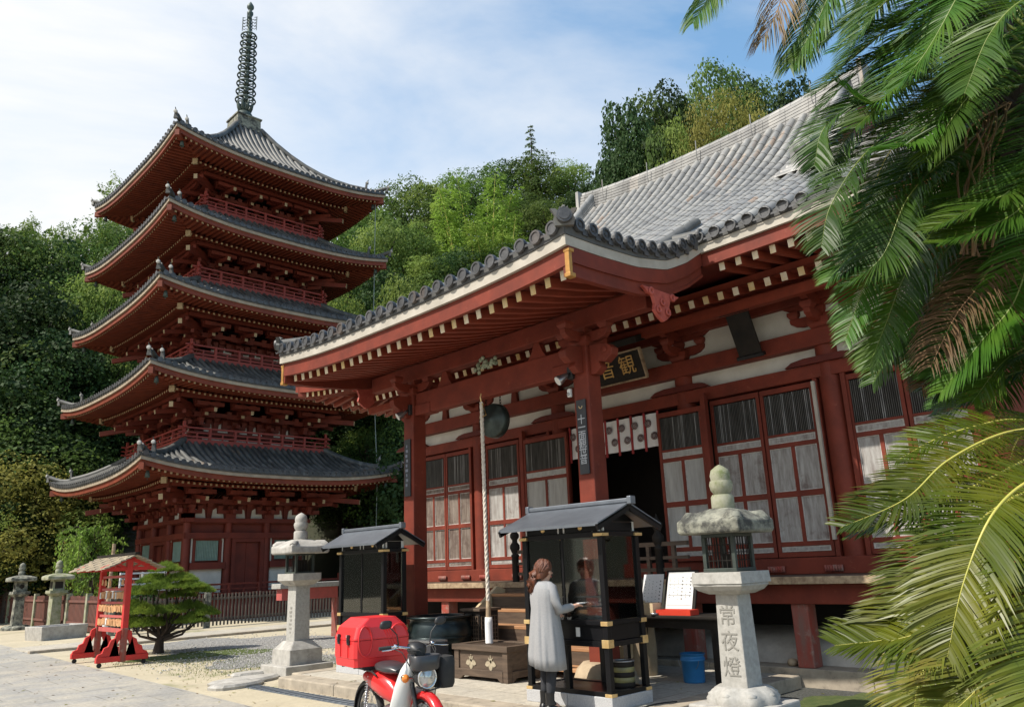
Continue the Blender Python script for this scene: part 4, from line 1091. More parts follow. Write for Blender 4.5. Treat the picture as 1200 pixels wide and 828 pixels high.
# side eave rafters (far end), running along Y
x = XM + 0.3
while x < 2 * XR - XM - 0.3:
    ml = 0.30 * (abs(x - XR) / (XR - XM)) ** 5
    for ye, sg in ((MYL, -1), (MYR, 1)):
        e = min(1.6, x - XM, 2 * XR - XM - x)
        stuffr.mat(0).bar((x, ye + sg * 0.15, 5.79 + ml), (x, ye + sg * (0.15 + e), 5.79 + ml * .7 + 0.16 * e), 0.085, 0.115)
        stuffr.mat(1).bar((x, ye + sg * 0.15, 5.79 + ml), (x, ye + sg * 0.143, 5.79 + ml), 0.084, 0.114)
        e2 = min(2.2, x - XM - 0.9, 2 * XR - XM - 0.9 - x)
        if e2 > 0.15:
            stuffr.mat(0).bar((x, ye + sg * 0.95, 5.66 + ml * .6), (x, ye + sg * (0.95 + e2), 5.66 + ml * .3 + 0.3 * e2), 0.095, 0.125)
            stuffr.mat(1).bar((x, ye + sg * 0.95, 5.66 + ml * .6), (x, ye + sg * 0.943, 5.66 + ml * .6), 0.094, 0.124)
    x += 0.2675
o = stuffr.build('far_rafters', ['red_rafter', 'rafter_end', 'rafter_end_yellow'], hall); o['kind'] = 'stuff'
grid(sf, lambda x, y: (x, y, 5.79 + mlift(y, XM) * max(0, 1 - (x - XM) / 3) + 0.16 * (x - 9.75) + 0.065), 9.68, 11.3, 3, MYR + 0.1, MYL - 0.1, 24, True)
grid(sf, lambda x, y: (x, y, 5.66 + mlift(y, XM) * 0.5 + 0.30 * (x - 10.55) + 0.068), 10.55, 12.3, 3, MYR + 0.9, MYL - 0.9, 24, True)
for ye, sg in ((MYL, -1), (MYR, 1)):
    for (d0, d1, z0, sl, fl) in ((0.1, 1.7, 5.79 + 0.065 - 0.16 * .15, 0.16, 0.7), (0.95, 2.8, 5.66 + 0.068 - 0.3 * 0.95, 0.30, 0.4)):
        for j in range(24):
            q = []
            for d, f in ((d0, j / 24), (d0, (j + 1) / 24), (d1, (j + 1) / 24), (d1, j / 24)):
                x = XM + d + (2 * XR - 2 * XM - 2 * d) * f
                q.append((x, ye + sg * d, z0 + sl * d + 0.30 * (abs(x - XR) / (XR - XM)) ** 5 * fl))
            sf.add(q, [(0, 1, 2, 3)] if sg > 0 else [(3, 2, 1, 0)])
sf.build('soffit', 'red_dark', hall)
m = MB()   # beam between the two rafter tiers, hip rafters
m.box(10.62, 10.76, MYR + 0.98, MYL - 0.98, 5.75, 5.87)
m.cut().bar((XM + 0.1, MYL - 0.1, P_(XM) + 0.30 - 0.22), (12.2, MYL - 2.6, 6.35), 0.2, 0.24)
m.cut().bar((XM + 0.1, MYR + 0.1, P_(XM) + 0.30 - 0.22), (12.2, MYR + 2.6, 6.35), 0.2, 0.24)
m.build('eave_beam', 'red_rafter', hall)

# body: floor, walls, columns
CY = [15.45, 13.15, 10.70, 7.65, 5.03, 2.92]
m = MB()
m.box(XW - 0.02, 20.3, 2.92, 15.45, 1.30, 1.42)
m.box(XW - 0.02, 20.3, 2.95, 15.42, 4.45, 4.50)
m.box(20.2, 20.3, 2.92, 15.45, 0.3, 6.0)
m.box(14.5, 14.6, 3.0, 15.4, 1.42, 4.45)
m.build('interior', 'interior', hall)
m = MB()
for ye in (15.42, 2.95): m.cut().box(XW, 20.3, ye - 0.03, ye + 0.03, 1.4, 6.1)
m.build('side_wall', 'red_paint', hall)
for i, y in enumerate(CY):
    m = MB(); m.lathe((XW, y, 0), [(0.175, 1.40), (0.175, 5.10)], 20)
    m.build('column', 'red_paint', hall)
for x in (14.0, 16.2, 18.3, 20.3):
    for ye in (15.45, 2.92):
        m = MB(); m.lathe((x, ye, 0), [(0.175, 0.25), (0.175, 5.6)], 16); m.build('column', 'red_paint', hall)
m = MB()
# horizontal beams along the facade (proud of the columns) and side wall
def hbeam(z0, z1, th=0.17, ya=None, yb=None, dx=0):
    m.cut().box(XW - th, XW + 0.05, (CY[-1] if ya is None else ya) - 0.15, (CY[0] if yb is None else yb) + 0.15, z0, z1)
hbeam(1.42, 1.66, 0.215)                 # sill
hbeam(4.33, 4.545, 0.155)                # lintel under the white strip
hbeam(4.82, 5.09, 0.21)                  # upper tie beam
hbeam(5.56, 5.76, 0.13)                  # beam above the plaster
hbeam(5.96, 6.14, 0.10)
for ye, sg in ((15.45, 1), (2.92, -1)):
    for z0, z1 in ((1.42, 1.66), (4.33, 4.55), (4.82, 5.09), (5.56, 5.76)):
        m.cut().box(XW, 20.3, min(ye, ye + sg * 0.2), max(ye, ye + sg * 0.2), z0 + 0.003, z1 - 0.003)
m.build('tie_beam', 'red_paint', hall, bevel=0.01)
m = MB()
for z0, z1 in ((4.5, 4.9), (5.05, 5.62), (5.7, 6.1)): m.cut().box(XW - 0.02, XW + 0.02, 2.95, 15.4, z0, z1)
m.build('plaster_wall', 'plaster', hall)
# curved door-head blocks over the columns
m = MB()
for y in CY:
    prof = [(-0.62, 0.0), (-0.50, 0.07), (-0.3, 0.10), (0.3, 0.10), (0.50, 0.07), (0.62, 0.0)]
    m.cut().poly(prof, (XW - 0.19, y, 4.546), (0, 1, 0), (0, 0, 1), (1, 0, 0), 0.08)
m.build('lintel_block', 'red_dark', hall)
# bracket sets
def bracket(mb, x, y, z, s=1.0, fwd=True, tiers=2, side=True):
    """large block, boat-shaped arms both ways, small blocks"""
    mb.frust((x, y), z, z + 0.10 * s, 0.15 * s, 0.21 * s); mb.box(x - 0.21 * s, x + 0.21 * s, y - 0.21 * s, y + 0.21 * s, z + 0.10 * s, z + 0.22 * s)
    arm = [(-0.62, 0.22), (-0.60, 0.12), (-0.50, 0.04), (-0.36, 0.0), (0.36, 0.0), (0.50, 0.04), (0.60, 0.12), (0.62, 0.22)]
    for t in range(tiers):
        zz = z + (0.12 + 0.34 * t) * s; k = s * (1 + 0.25 * t)
        ar = [(a * k, b * s * 0.9) for a, b in arm]
        mb.poly(ar, (x, y, zz), (0, 1, 0), (0, 0, 1), (1, 0, 0), 0.13 * s)
        if fwd: mb.poly(ar, (x, y, zz + 0.002), (1, 0, 0), (0, 0, 1), (0, 1, 0), 0.13 * s)
        for a in (-0.52, 0, 0.52):
            mb.frust((x, y + a * k), zz + 0.20 * s, zz + 0.27 * s, 0.075 * s, 0.115 * s); mb.box(x - 0.115 * s, x + 0.115 * s, y + a * k - 0.115 * s, y + a * k + 0.115 * s, zz + 0.27 * s, zz + 0.34 * s)
            if fwd and a:
                mb.frust((x + a * k, y), zz + 0.20 * s, zz + 0.27 * s, 0.075 * s, 0.115 * s); mb.box(x + a * k - 0.115 * s, x + a * k + 0.115 * s, y - 0.115 * s, y + 0.115 * s, zz + 0.27 * s, zz + 0.34 * s)
for y in CY:
    m = MB(); bracket(m, XW - 0.02, y, 5.09, 0.82, True, 2)
    m.build('bracket_set', 'red_paint', hall, bevel=0.008)
for a, b in zip(CY[:-1], CY[1:]):
    ym = (a + b) / 2
    m = MB(); m.poly([(-0.10, 0), (0.10, 0), (0.07, 0.24), (-0.07, 0.24)], (XW - 0.05, ym, 5.09), (0, 1, 0), (0, 0, 1), (1, 0, 0), 0.10)
    m.frust((XW - 0.05, ym), 5.33, 5.40, 0.08, 0.12); m.box(XW - 0.17, XW + 0.05, ym - 0.12, ym + 0.12, 5.40, 5.555)
    m.build('strut', 'red_paint', hall, bevel=0.006)
# corner beam over the bracket arms
m = MB(); m.box(10.98, 11.12, 2.0, 16.4, 5.50, 5.66); m.cut().box(XW - 0.08, XW + 0.08, 2.0, 16.4, 5.77, 5.95)
m.build('eave_purlin', 'red_rafter', hall)

# veranda
m = MB(); y = 2.0
while y < 16.3:
    m.box(10.42, 11.75, y, min(y + 0.24, 16.35), 1.355, 1.42 - 0.002 * (int(y * 7) % 2)); y += 0.246
m.build('veranda_floor', 'old_wood', hall, bevel=0.004)
m = MB(); m.box(10.36, 10.415, 1.95, 16.4, 1.325, 1.422)
m.build('veranda_edge', 'old_wood_edge', hall, bevel=0.006)
m = MB()
for ya, yb in ((1.95, 7.35), (11.11, 16.35)): m.cut().box(10.52, 10.66, ya, yb, 1.06, 1.32)
m.cut().box(10.60, 10.72, 7.36, 11.10, 1.06, 1.32)
m.build('veranda_beam', 'red_paint', hall, bevel=0.01)
for y in (16.2, 14.9, 13.0, 11.30, 7.2, 5.40, 3.1):
    m = MB(); m.box(10.57, 10.81, y - 0.12, y + 0.12, 0.24, 1.32); m.build('veranda_post', 'red_weathered', hall, bevel=0.015)
m = MB()
for ya, yb in ((-1.0, 2.6), (2.605, 4.52), (4.525, 6.9), (6.905, 9.0), (9.005, 11.2), (11.205, 13.4), (13.405, 16.6)):
    m.cut().box(10.55, 10.95, ya, yb, -0.1, 0.24)
m.build('foundation_kerb', 'curb', hall, bevel=0.012)
m = MB(); prof = [(10.93, 0.2), (10.96, 0.36), (11.1, 0.50), (11.45, 0.62), (12.0, 0.66)]
m.add([(x, y, z) for x, z in prof for y in (-1.0, 16.6)], [(2 * i, 2 * i + 1, 2 * i + 3, 2 * i + 2)[::-1] for i in range(4)], True)
m.build('plaster_mound', 'kamebara', hall)
m = MB(); m.box(12.0, 12.05, 2.0, 16.3, 0.3, 1.4); m.build('underfloor_shade', 'void', hall)  # near-black sheet put in as the darkness under the floor
m = MB(); m.tube([(11.02, 5.66, 0.50), (11.02, 5.8, 0.52)], [0.05, 0.06], 8)

# doors of the bays
def door_leaf(y0, y1, mid, x=XW - 0.10, top=4.30, bot=1.67, white=False, low=0.0, post=None):
    t = MB(); f = 0.055
    zs = [(3.56, top - 0.10), (3.41, 3.52), (2.66, 3.34), (1.90, 2.57), (1.75, 1.83)]
    t.box(x, x + 0.06, y0, y1, top - 0.085, top); t.box(x, x + 0.06, y0, y1, bot, bot + 0.075)
    t.box(x, x + 0.06, y0, y0 + f, bot + 0.075, top - 0.085); t.box(x, x + 0.06, y1 - f, y1, bot + 0.075, top - 0.085)
    for z0, z1 in ((3.52, 3.56), (3.34, 3.41), (2.57, 2.66), (1.83, 1.90)): t.box(x + 0.004, x + 0.056, y0 + f, y1 - f, z0, z1)
    ym = (y0 + y1) / 2; t.box(x + 0.006, x + 0.054, ym - 0.03, ym + 0.03, 1.90, 3.34)
    fr = t.build('door', 'red_paint', hall, bevel=0.005)
    # thin grey bead round each pane
    p = MB(); q = MB(); s = MB()
    for z0, z1 in (zs[2], zs[3]):
        for a, b in ((y0 + f, ym - 0.03), (ym + 0.03, y1 - f)):
            p.box(x + 0.035, x + 0.045, a + 0.012, b - 0.012, z0 + 0.012, z1 - 0.012)
            for aa, bb, c0, c1 in ((a, a + 0.014, z0, z1), (b - 0.014, b, z0, z1), (a + 0.014, b - 0.014, z0, z0 + 0.014), (a + 0.014, b - 0.014, z1 - 0.014, z1)): q.box(x + 0.022, x + 0.046, aa, bb, c0, c1)
    for z0, z1 in (zs[1], zs[4]):
        q.box(x + 0.022, x + 0.046, y0 + f, y1 - f, z0, z1); p.box(x + 0.016, x + 0.022, y0 + f + 0.03, y1 - f - 0.03, z0 + 0.018, z1 - 0.018)
    z0, z1 = zs[0]
    p2 = MB(); p2.box(x + 0.05, x + 0.056, y0 + f, y1 - f, z0, z1)
    p2.build('dark_pane', 'void', fr)
    n = int((y1 - y0 - 2 * f) / 0.028); rr2 = random.Random(int(y0 * 100))
    for k in range(n):
        yy = y0 + f + (k + 0.5) * (y1 - y0 - 2 * f) / n
        s.mat(0 if rr2.random() < 0.8 else 1).box(x + 0.02, x + 0.036, yy - 0.006, yy + 0.006, z0, z1 - 0.0)
    p.build('panel', mid, fr); q.build('bead', 'bead_grey', fr); s.build('slats', ['slat_dark', 'slat_grey'], fr)
    return fr
mat('slat_dark', (0.035, 0.032, 0.028), (0.10, 0.095, 0.085), 0.7, 3, stretch=(6, 6, 0.8))
mat('slat_grey', (0.30, 0.29, 0.28), (0.10, 0.10, 0.095), 0.7, 3, stretch=(6, 6, 0.8))
def bay(ya, yb, mid, n=2):
    w = (yb - ya - 0.46) / n
    for k in range(n): door_leaf(ya + 0.23 + k * w + 0.008, ya + 0.23 + (k + 1) * w - 0.008, mid)
bay(13.15, 15.45, 'panel_brown')
door_leaf(11.85, 12.88, 'panel_grey'); door_leaf(11.02, 11.83, 'panel_grey')
door_leaf(6.22, 7.14, 'panel_grey'); door_leaf(5.30, 6.20, 'panel_grey')
bay(2.92, 5.03, 'panel_grey')
# wide leaves slid in front at both sides of the entrance
door_leaf(10.30, 11.52, 'panel_white', x=XW - 0.29, top=4.22); door_leaf(7.20, 8.13, 'panel_white', x=XW - 0.29, top=4.22)
m = MB()
for y in (11.56, 7.15): m.cut().box(XW - 0.31, XW - 0.20, y - 0.045, y + 0.045, 1.66, 4.42)
for y in (12.93, 13.38, 10.94, 5.24, 4.80, 15.22, 3.13): m.cut().box(XW - 0.14, XW - 0.02, y - 0.035, y + 0.035, 1.66, 4.33)
m.build('door_post', 'red_paint', hall, bevel=0.006)
m = MB(); m.box(XW - 0.19, XW - 0.14, 5.225, 5.275, 1.9, 4.28); m.build('white_batten', 'white_board', hall)
m = MB()
for y in (15.1, 14.3, 13.5, 12.9, 11.9, 11.0, 6.2, 5.3, 3.9):
    m.cut()
    for q in range(7): m.lathe((XW - 0.245, y - 0.13 + q * 0.04, 1.50), [(0.0, -0.045), (0.02, -0.045), (0.022, 0.045), (0.0, 0.045)], 6)
m.build('hinge_block', 'red_weathered', hall)

# stairs
m = MB()
for k in range(5):
    x1 = 10.40 - k * 0.34; z = 1.235 - k * 0.235
    m.box(x1 - 0.36, x1 + 0.02, 7.42, 11.02, z - 0.05, z)
stair = m.build('stairs', 'stair_wood', hall, bevel=0.008)
m = MB()
for k in range(5):
    x1 = 10.42 - k * 0.34; z = 1.235 - k * 0.235
    m.box(x1 - 0.04, x1, 7.44, 11.00, z, z + 0.183)
m.build('riser', 'old_wood', stair)
for y in (11.06, 7.38):
    m = MB(); m.poly([(10.42, 1.30), (10.20, 1.36), (8.60, 0.25), (8.60, 0.15), (8.95, 0.15), (10.42, 1.08)], (0, y, 0), (1, 0, 0), (0, 0, 1), (0, 1, 0), 0.07)
    m.build('stringer', 'pale_wood', stair, bevel=0.006)
# balustrade newels with onion caps and rails at the head of the stairs
for y in (10.83, 7.58):
    m = MB(); m.lathe((10.50, y, 0), [(0.065, 1.42), (0.065, 1.86), (0.075, 1.87), (0.075, 1.90), (0.05, 1.92), (0.07, 1.96), (0.095, 2.02), (0.09, 2.08), (0.05, 2.13), (0.05, 2.17), (0.085, 2.22), (0.085, 2.27), (0.03, 2.34), (0.008, 2.42)], 14)
    m.build('newel', 'black_wood', hall)
m = MB()
for y0, y1 in ((7.58, 8.45), (9.95, 10.83), (7.05, 7.58)):
    m.cut()
    for z, w in ((1.56, 0.055), (1.74, 0.05), (1.95, 0.065)): m.bar((10.52, y0, z), (10.52, y1, z), w, w)
    k = int((y1 - y0) / 0.85) + 1
    for q in range(k):
        yy = y0 + (y1 - y0) * (q + 0.5) / k; m.box(10.49, 10.55, yy - 0.03, yy + 0.03, 1.42, 1.93)
m.build('railing', 'old_wood', hall)

# porch posts on boulders, beams, brackets
for y in (7.17, 11.27):
    pm = 'red_paint'
    m = MB(); m.frust((8.53, y), 0.44, 4.72, 0.150, 0.142)
    m.build('porch_post', pm, hall, bevel=0.02)
    m = MB(); rings = []
    for f, z in ((1.25, 0.1), (1.30, 0.22), (1.15, 0.36), (0.88, 0.445), (0.4, 0.455)):
        rings.append([(8.53 + 0.34 * f * math.cos(t) * (1 + .1 * math.sin(2 * t + y)), y + 0.34 * f * math.sin(t) * (1 + .08 * math.cos(3 * t + y)), z) for t in [2 * PI * k / 20 for k in range(20)]])
    m.loft(rings); m.build('post_stone', 'boulder', hall)
    m = MB(); bracket(m, 8.53, y, 4.70, 0.78, True, 1)
    m.build('bracket_set', 'red_paint', hall, bevel=0.008)
    # carved cloud noses on the outer side
    sg = 1 if y > YC else -1
    m = MB()
    prof = [(0.0, -0.30), (0.10, -0.30), (0.20, -0.22), (0.16, -0.13), (0.27, -0.16), (0.40, -0.08), (0.42, 0.02), (0.34, 0.09), (0.22, 0.12), (0.0, 0.14)]
    m.poly(prof, (8.53, y + sg * 0.14, 4.60), (0, sg, 0), (0, 0, 1), (1, 0, 0), 0.15)
    m.lathe((8.44, y + sg * 0.42, 4.62), [(0.0, -0.005), (0.05, -0.005), (0.05, 0.02)], 10, axis='x')
    m.poly([(a * 0.9, b * 0.9) for a, b in prof], (8.39, y, 4.60), (-1, 0, 0), (0, 0, 1), (0, 1, 0), 0.13)
    m.build('carved_nose', 'red_paint', hall, bevel=0.012)
m = MB(); m.box(8.44, 8.62, 7.32, 11.12, 4.375, 4.765)
m.cut().box(8.42, 8.64, 7.315, 7.75, 4.365, 4.55); m.cut().box(8.42, 8.64, 10.7, 11.125, 4.365, 4.55)
m.build('porch_beam', 'red_paint', hall, bevel=0.015)
m = MB(); m.box(8.43, 8.63, 5.95, 12.50, 5.02, 5.30)
m.build('porch_purlin', 'red_paint', hall, bevel=0.012)
m = MB()
for y in (8.1, 10.35):
    m.cut().poly([(-0.2, 0.0), (-0.12, 0.1), (-0.05, 0.25), (0.05, 0.25), (0.12, 0.1), (0.2, 0.0)], (8.53, y, 4.77), (0, 1, 0), (0, 0, 1), (1, 0, 0), 0.10)
m.build('purlin_strut', 'red_paint', hall)
# painted flower carving over the beam
m = MB(); rr3 = random.Random(8)
for k in range(34):
    a = rr3.uniform(0, 2 * PI); r = rr3.uniform(0, 1)
    y, z = YC + 0.02 + 0.32 * r * math.cos(a), 4.90 + 0.13 * r * math.sin(a)
    m.lathe((8.43 + rr3.uniform(-0.03, 0.02), y, z), [(0.0, -0.02), (0.03, -0.012), (0.045, 0.01), (0.03, 0.02)], 6, axis='x')
m.build('flower_carving', 'carving_green', hall)
# pendant carvings hiding the purlin ends on the bargeboards
for ye, sg in ((PYR, -1), (PYL, 1)):
    m = MB(); yy = ye - sg * 0.02
    prof = [(-0.42, 0.06), (-0.30, -0.02), (-0.20, -0.03), (-0.16, -0.14), (-0.19, -0.24), (-0.08, -0.33), (0.0, -0.37), (0.08, -0.33), (0.19, -0.24), (0.16, -0.14), (0.20, -0.03), (0.30, -0.02), (0.42, 0.06)]
    m.poly(prof, (8.45, yy + sg * 0.03, P_(8.45) - 0.37), (1, 0, 0), (0, 0, 1), (0, 1, 0), 0.05)
    for a, b in ((0, -0.10), (-0.10, -0.22), (0.10, -0.22), (-0.24, 0.01), (0.24, 0.01)):
        m.lathe((8.45 + a, yy + sg * 0.06, P_(8.45) - 0.37 + b), [(0.02, 0.0), (0.03, sg * 0.02), (0.055, sg * 0.02), (0.06, 0.0), (0.02, 0.0)], 10, axis='y')
    m.build('pendant_carving', 'carving_red', hall, bevel=0.006)

# ------------------------------------------------------------------ curtain, plaques, bell, lamps
cur = thing('curtain', 'white crested curtain with red straps hung across the dark entrance', 'curtain', (11.62, YC, 4.28))
n = 7; ya, yb = 8.16, 10.28
for k in range(n):
    y0 = ya + (yb - ya) * k / n + 0.02; y1 = ya + (yb - ya) * (k + 1) / n - 0.02
    m = MB(); W = 6; rings = []
    for i in range(5):
        z = 4.27 - 0.60 * i / 4
        rings.append([(11.62 + 0.012 * math.sin(j * 1.3 + k + i * .4), y0 + (y1 - y0) * j / W, z) for j in range(W + 1)])
    m.loft(rings, False, True, closed=False)
    pn = m.build('cloth_panel', 'cloth_white', cur)
    m = MB()
    for cy_, cz in (((y0 * 0.68 + y1 * 0.32), 3.86), ((y0 * 0.24 + y1 * 0.76), 4.10)) :
        m.mat(0).lathe((11.596, cy_, cz), [(0.0, -0.002), (0.072, -0.002), (0.072, 0.004)], 18, axis='x')
        m.mat(1).lathe((11.594, cy_, cz), [(0.056, -0.002), (0.059, -0.002), (0.059, 0.002), (0.056, 0.002), (0.056, -0.002)], 18, axis='x')
        for q in range(8):
            a = PI * q / 4; m.mat(1).bar((11.5935, cy_ + 0.012 * math.cos(a), cz + 0.012 * math.sin(a)), (11.5935, cy_ + 0.042 * math.cos(a), cz + 0.042 * math.sin(a)), 0.002, 0.004)
    m.build('crest', ['crest', 'cloth_white'], pn)
for k in range(n + 1):
    y = ya + (yb - ya) * k / n
    m = MB(); m.box(11.595, 11.612, y - 0.022, y + 0.022, 3.60, 4.30); m.build('strap', 'strap_red', cur)

# gold-lettered plaque over the entrance, leaning forward
pl = thing('plaque', 'black horizontal plaque with three gold characters over the entrance', 'plaque', (11.2, 8.93, 4.8))
t = Vector((-0.35, 0, 0.94)).normalized(); e = Vector((0, -1, 0)); c0 = Vector((11.22, 8.90, 5.13)); nrm = e.cross(t).normalized()
if nrm.x > 0: nrm = -nrm
m = MB(); m.poly([(-0.80, -0.26), (0.80, -0.26), (0.80, 0.26), (-0.80, 0.26)], c0, e, t, nrm, 0.05); m.build('board', 'black_wood', pl, bevel=0.01)
m = MB()
for a0, a1, b0, b1 in ((-0.82, 0.82, 0.25, 0.285), (-0.82, 0.82, -0.285, -0.25), (-0.83, -0.795, -0.25, 0.25), (0.795, 0.83, -0.25, 0.25)):
    m.poly([(a0, b0), (a1, b0), (a1, b1), (a0, b1)], c0 + nrm * 0.01, e, t, nrm, 0.08)
m.build('plaque_frame', 'old_wood_edge', pl, bevel=0.008)
text_obj('lettering', '堂 音 観', 0.37, frame(c0 + nrm * 0.032, e, t), 'gold', pl, 0.006)
m = MB(); m.poly([(-0.98, 0.38), (0.98, 0.38), (0.98, 0.50), (-0.98, 0.50)], c0 + nrm * 0.10, e, t, nrm, 0.35); m.build('plaque_hood', 'black_wood', pl, bevel=0.01)
# dark vertical plaque
vp = thing('plaque', 'dark upright wooden plaque hung on the plaster right of the entrance', 'plaque', (11.3, 6.32, 4.85))
t = Vector((-0.42, 0, 0.90)).normalized(); c0 = Vector((11.28, 6.12, 5.22)); nrm = e.cross(t).normalized()
if nrm.x > 0: nrm = -nrm
m = MB(); m.poly([(-0.20, -0.42), (0.20, -0.42), (0.20, 0.36), (-0.20, 0.36)], c0, e, t, nrm, 0.06); m.build('board', 'black_wood', vp, bevel=0.01)
m = MB(); m.poly([(-0.27, 0.34), (0.27, 0.34), (0.31, 0.46), (-0.31, 0.46)], c0 + nrm * 0.03, e, t, nrm, 0.14); m.poly([(-0.24, -0.44), (0.24, -0.44), (0.24, -0.38), (-0.24, -0.38)], c0 + nrm * 0.01, e, t, nrm, 0.1)
m.build('plaque_frame', 'black_lacquer', vp, bevel=0.008)
# name boards on the two porch posts
for y, lab, s in ((7.17, 'black name board with pale characters on the right-hand porch post', '十\n一\n面\n観\n世\n音'), (11.27, 'narrow black name board on the left-hand porch post', '札\n所')):
    nb_ = thing('name_board', lab, 'sign', (8.36, y, 3.3))
    z0, z1 = (2.90, 3.95) if y < 9 else (2.95, 3.95)
    m = MB(); m.box(8.355, 8.377, y - 0.085, y + 0.085, z0, z1); m.build('board', 'sign_black', nb_, bevel=0.004)
    if y < 9:
        text_obj('lettering', s, 0.145, frame((8.353, y, (z0 + z1) / 2 - 0.05), (0, -1, 0), (0, 0, 1)), 'sign_letter', nb_, 0.001, 0.78)
        m = MB(); m.tube([(8.352, y + 0.03 * math.cos(a), z1 - 0.09 - 0.035 * math.sin(a)) for a in np.linspace(0, PI, 9)], 0.006, 5); m.build('mark', 'rafter_end_yellow', nb_)
    else:
        m = MB()
        for q in range(9): m.box(8.350, 8.355, y - 0.01 - 0.02 * (q % 2), y + 0.02 + 0.01 * (q % 3), z1 - 0.15 - q * 0.085, z1 - 0.10 - q * 0.085)
        m.build('lettering', 'ink_grey', nb_)
# bell rope and gong
gg = thing('gong', 'round dark bronze gong hanging from the porch beam behind the rope', 'gong', (8.75, 9.15, 4.3))
gc = Vector((8.80, 9.47, 4.05)); gn = Vector((-0.99, -0.10, 0)).normalized(); M3 = Matrix.Rotation(math.atan2(gn.y, gn.x), 3, 'Z')
m = MB(); m.lathe(gc, [(0.0, 0.09), (0.07, 0.09), (0.09, 0.07), (0.18, 0.075), (0.19, 0.06), (0.27, 0.055), (0.285, 0.03), (0.29, -0.08), (0.27, -0.09), (0.0, -0.09)], 32, axis='x', M=M3)
m.build('gong_body', 'gong_bronze', gg)
tt = Vector((-gn.y, gn.x, 0))
for s in (-0.2, 0.2):
    b0 = gc + tt * s * .8 + Vector((0, 0, 0.22)); m = MB()
    for q in range(5):
        z = b0.z + 0.03 + q * 0.05; ax = (1, 0, 0) if q % 2 else (0, 1, 0)
        m.tube([(b0.x + 0.018 * math.cos(a) * ax[0], b0.y + 0.018 * math.cos(a) * ax[1], z + 0.033 * math.sin(a)) for a in np.linspace(0, 2 * PI, 9)], 0.006, 4, cap=False)
    m.build('chain', 'black_wood', gg)
rp = thing('bell_rope', 'thick pale bell rope with white tassel hanging in front of the stairs', 'rope', (8.42, 9.30, 4.3))
rx, ry = 8.36, 9.27
m = MB(); ph = 0
for s in range(3):
    m.tube([(rx + 0.014 * math.cos(z * 26 + s * 2.1), ry - 0.02 * (4.3 - z) / 3 + 0.014 * math.sin(z * 26 + s * 2.1), z) for z in np.arange(4.28, 1.18, -0.035)], 0.020, 6)
m.build('cord', 'rope', rp)
m = MB(); m.tube([(rx, ry - 0.02, 1.22), (rx, ry - 0.02, 0.95)], [0.032, 0.045], 10); m.build('wood_grip', 'old_wood_edge', rp)
m = MB(); m.lathe((rx, ry - 0.02, 0), [(0.0, 0.98), (0.055, 0.98), (0.06, 0.90), (0.058, 0.60), (0.065, 0.585), (0.0, 0.60)], 14); m.build('tassel', 'cloth_white', rp)
m = MB(); m.tube([(rx, ry, 4.26), (rx - 0.02, ry, 4.36), (rx, ry, 4.42)], 0.012, 6); m.tube([(rx, ry - 0.02, 4.25), (rx - 0.02, ry - 0.13, 4.05), (rx, ry + 0.05, 4.02), (rx, ry, 4.2)], 0.014, 5); m.build('hook', 'brass', rp)
# floodlights on the posts and a sensor lamp
def flood(px, py, pz, lab):
    f = thing('floodlight', lab, 'lamp', (px, py, pz))
    m = MB(); m.box(px - 0.03, px + 0.06, py - 0.05, py + 0.05, pz - 0.08, pz + 0.10); m.tube([(px, py, pz), (px - 0.07, py, pz - 0.01)], 0.018, 6); m.build('bracket', 'plastic_black', f, bevel=0.006)
    d = Vector((-0.75, 0.35, -0.55)).normalized(); b = Vector((px - 0.06, py + 0.02, pz - 0.02))
    m = MB(); m.tube([b, b + d * 0.07, b + d * 0.15, b + d * 0.18], [0.03, 0.05, 0.072, 0.074], 14); m.build('lamp_housing', 'steel', f)
    m = MB(); m.tube([b + d * 0.181, b + d * 0.186], [0.066, 0.066], 14); m.build('lens', 'white_metal', f)
flood(8.36, 7.32, 4.36, 'small floodlight clamped on the right-hand porch post')
flood(8.36, 11.20, 4.46, 'small floodlight clamped on the left-hand porch post')
sl_ = thing('sensor_lamp', 'tiny white sensor lamp on the right-hand porch post under the floodlight', 'lamp', (8.37, 7.33, 4.1))
m = MB(); m.box(8.33, 8.38, 7.33, 7.39, 4.02, 4.14); m.build('lamp_case', 'white_metal', sl_, bevel=0.01)
m = MB(); m.lathe((8.32, 7.36, 4.06), [(0, -0.01), (0.022, -0.005), (0.025, 0.012)], 10, axis='x'); m.build('lens', 'lens_glass', sl_)

# ------------------------------------------------------------------ offering box, lattice box, cauldron
mat('crest_pale', (0.40, 0.34, 0.24), (0.30, 0.25, 0.17), 0.8, 30)
ob = thing('offering_box', 'long dark wooden offering box with two pale floral crests before the stairs', 'box', (8.3, 9.05, 0.15))
X0, X1, Y0, Y1 = 7.95, 8.62, 8.44, 9.57
m = MB(); m.box(X0 + 0.02, X1 - 0.02, Y0 + 0.02, Y1 - 0.02, 0.22, 0.56); m.build('case', 'old_wood', ob, bevel=0.004)
m = MB()
m.box(X0 - 0.03, X0 + 0.09, Y0 - 0.03, Y1 + 0.03, 0.555, 0.63); m.box(X1 - 0.09, X1 + 0.03, Y0 - 0.03, Y1 + 0.03, 0.555, 0.63)
m.box(X0 + 0.09, X1 - 0.09, Y0 - 0.03, Y0 + 0.09, 0.557, 0.628); m.box(X0 + 0.09, X1 - 0.09, Y1 - 0.09, Y1 + 0.03, 0.557, 0.628)
m.build('top_frame', 'old_wood', ob, bevel=0.005)
m = MB()
for q in range(16):
    y = Y0 + 0.12 + q * (Y1 - Y0 - 0.24) / 15; pass
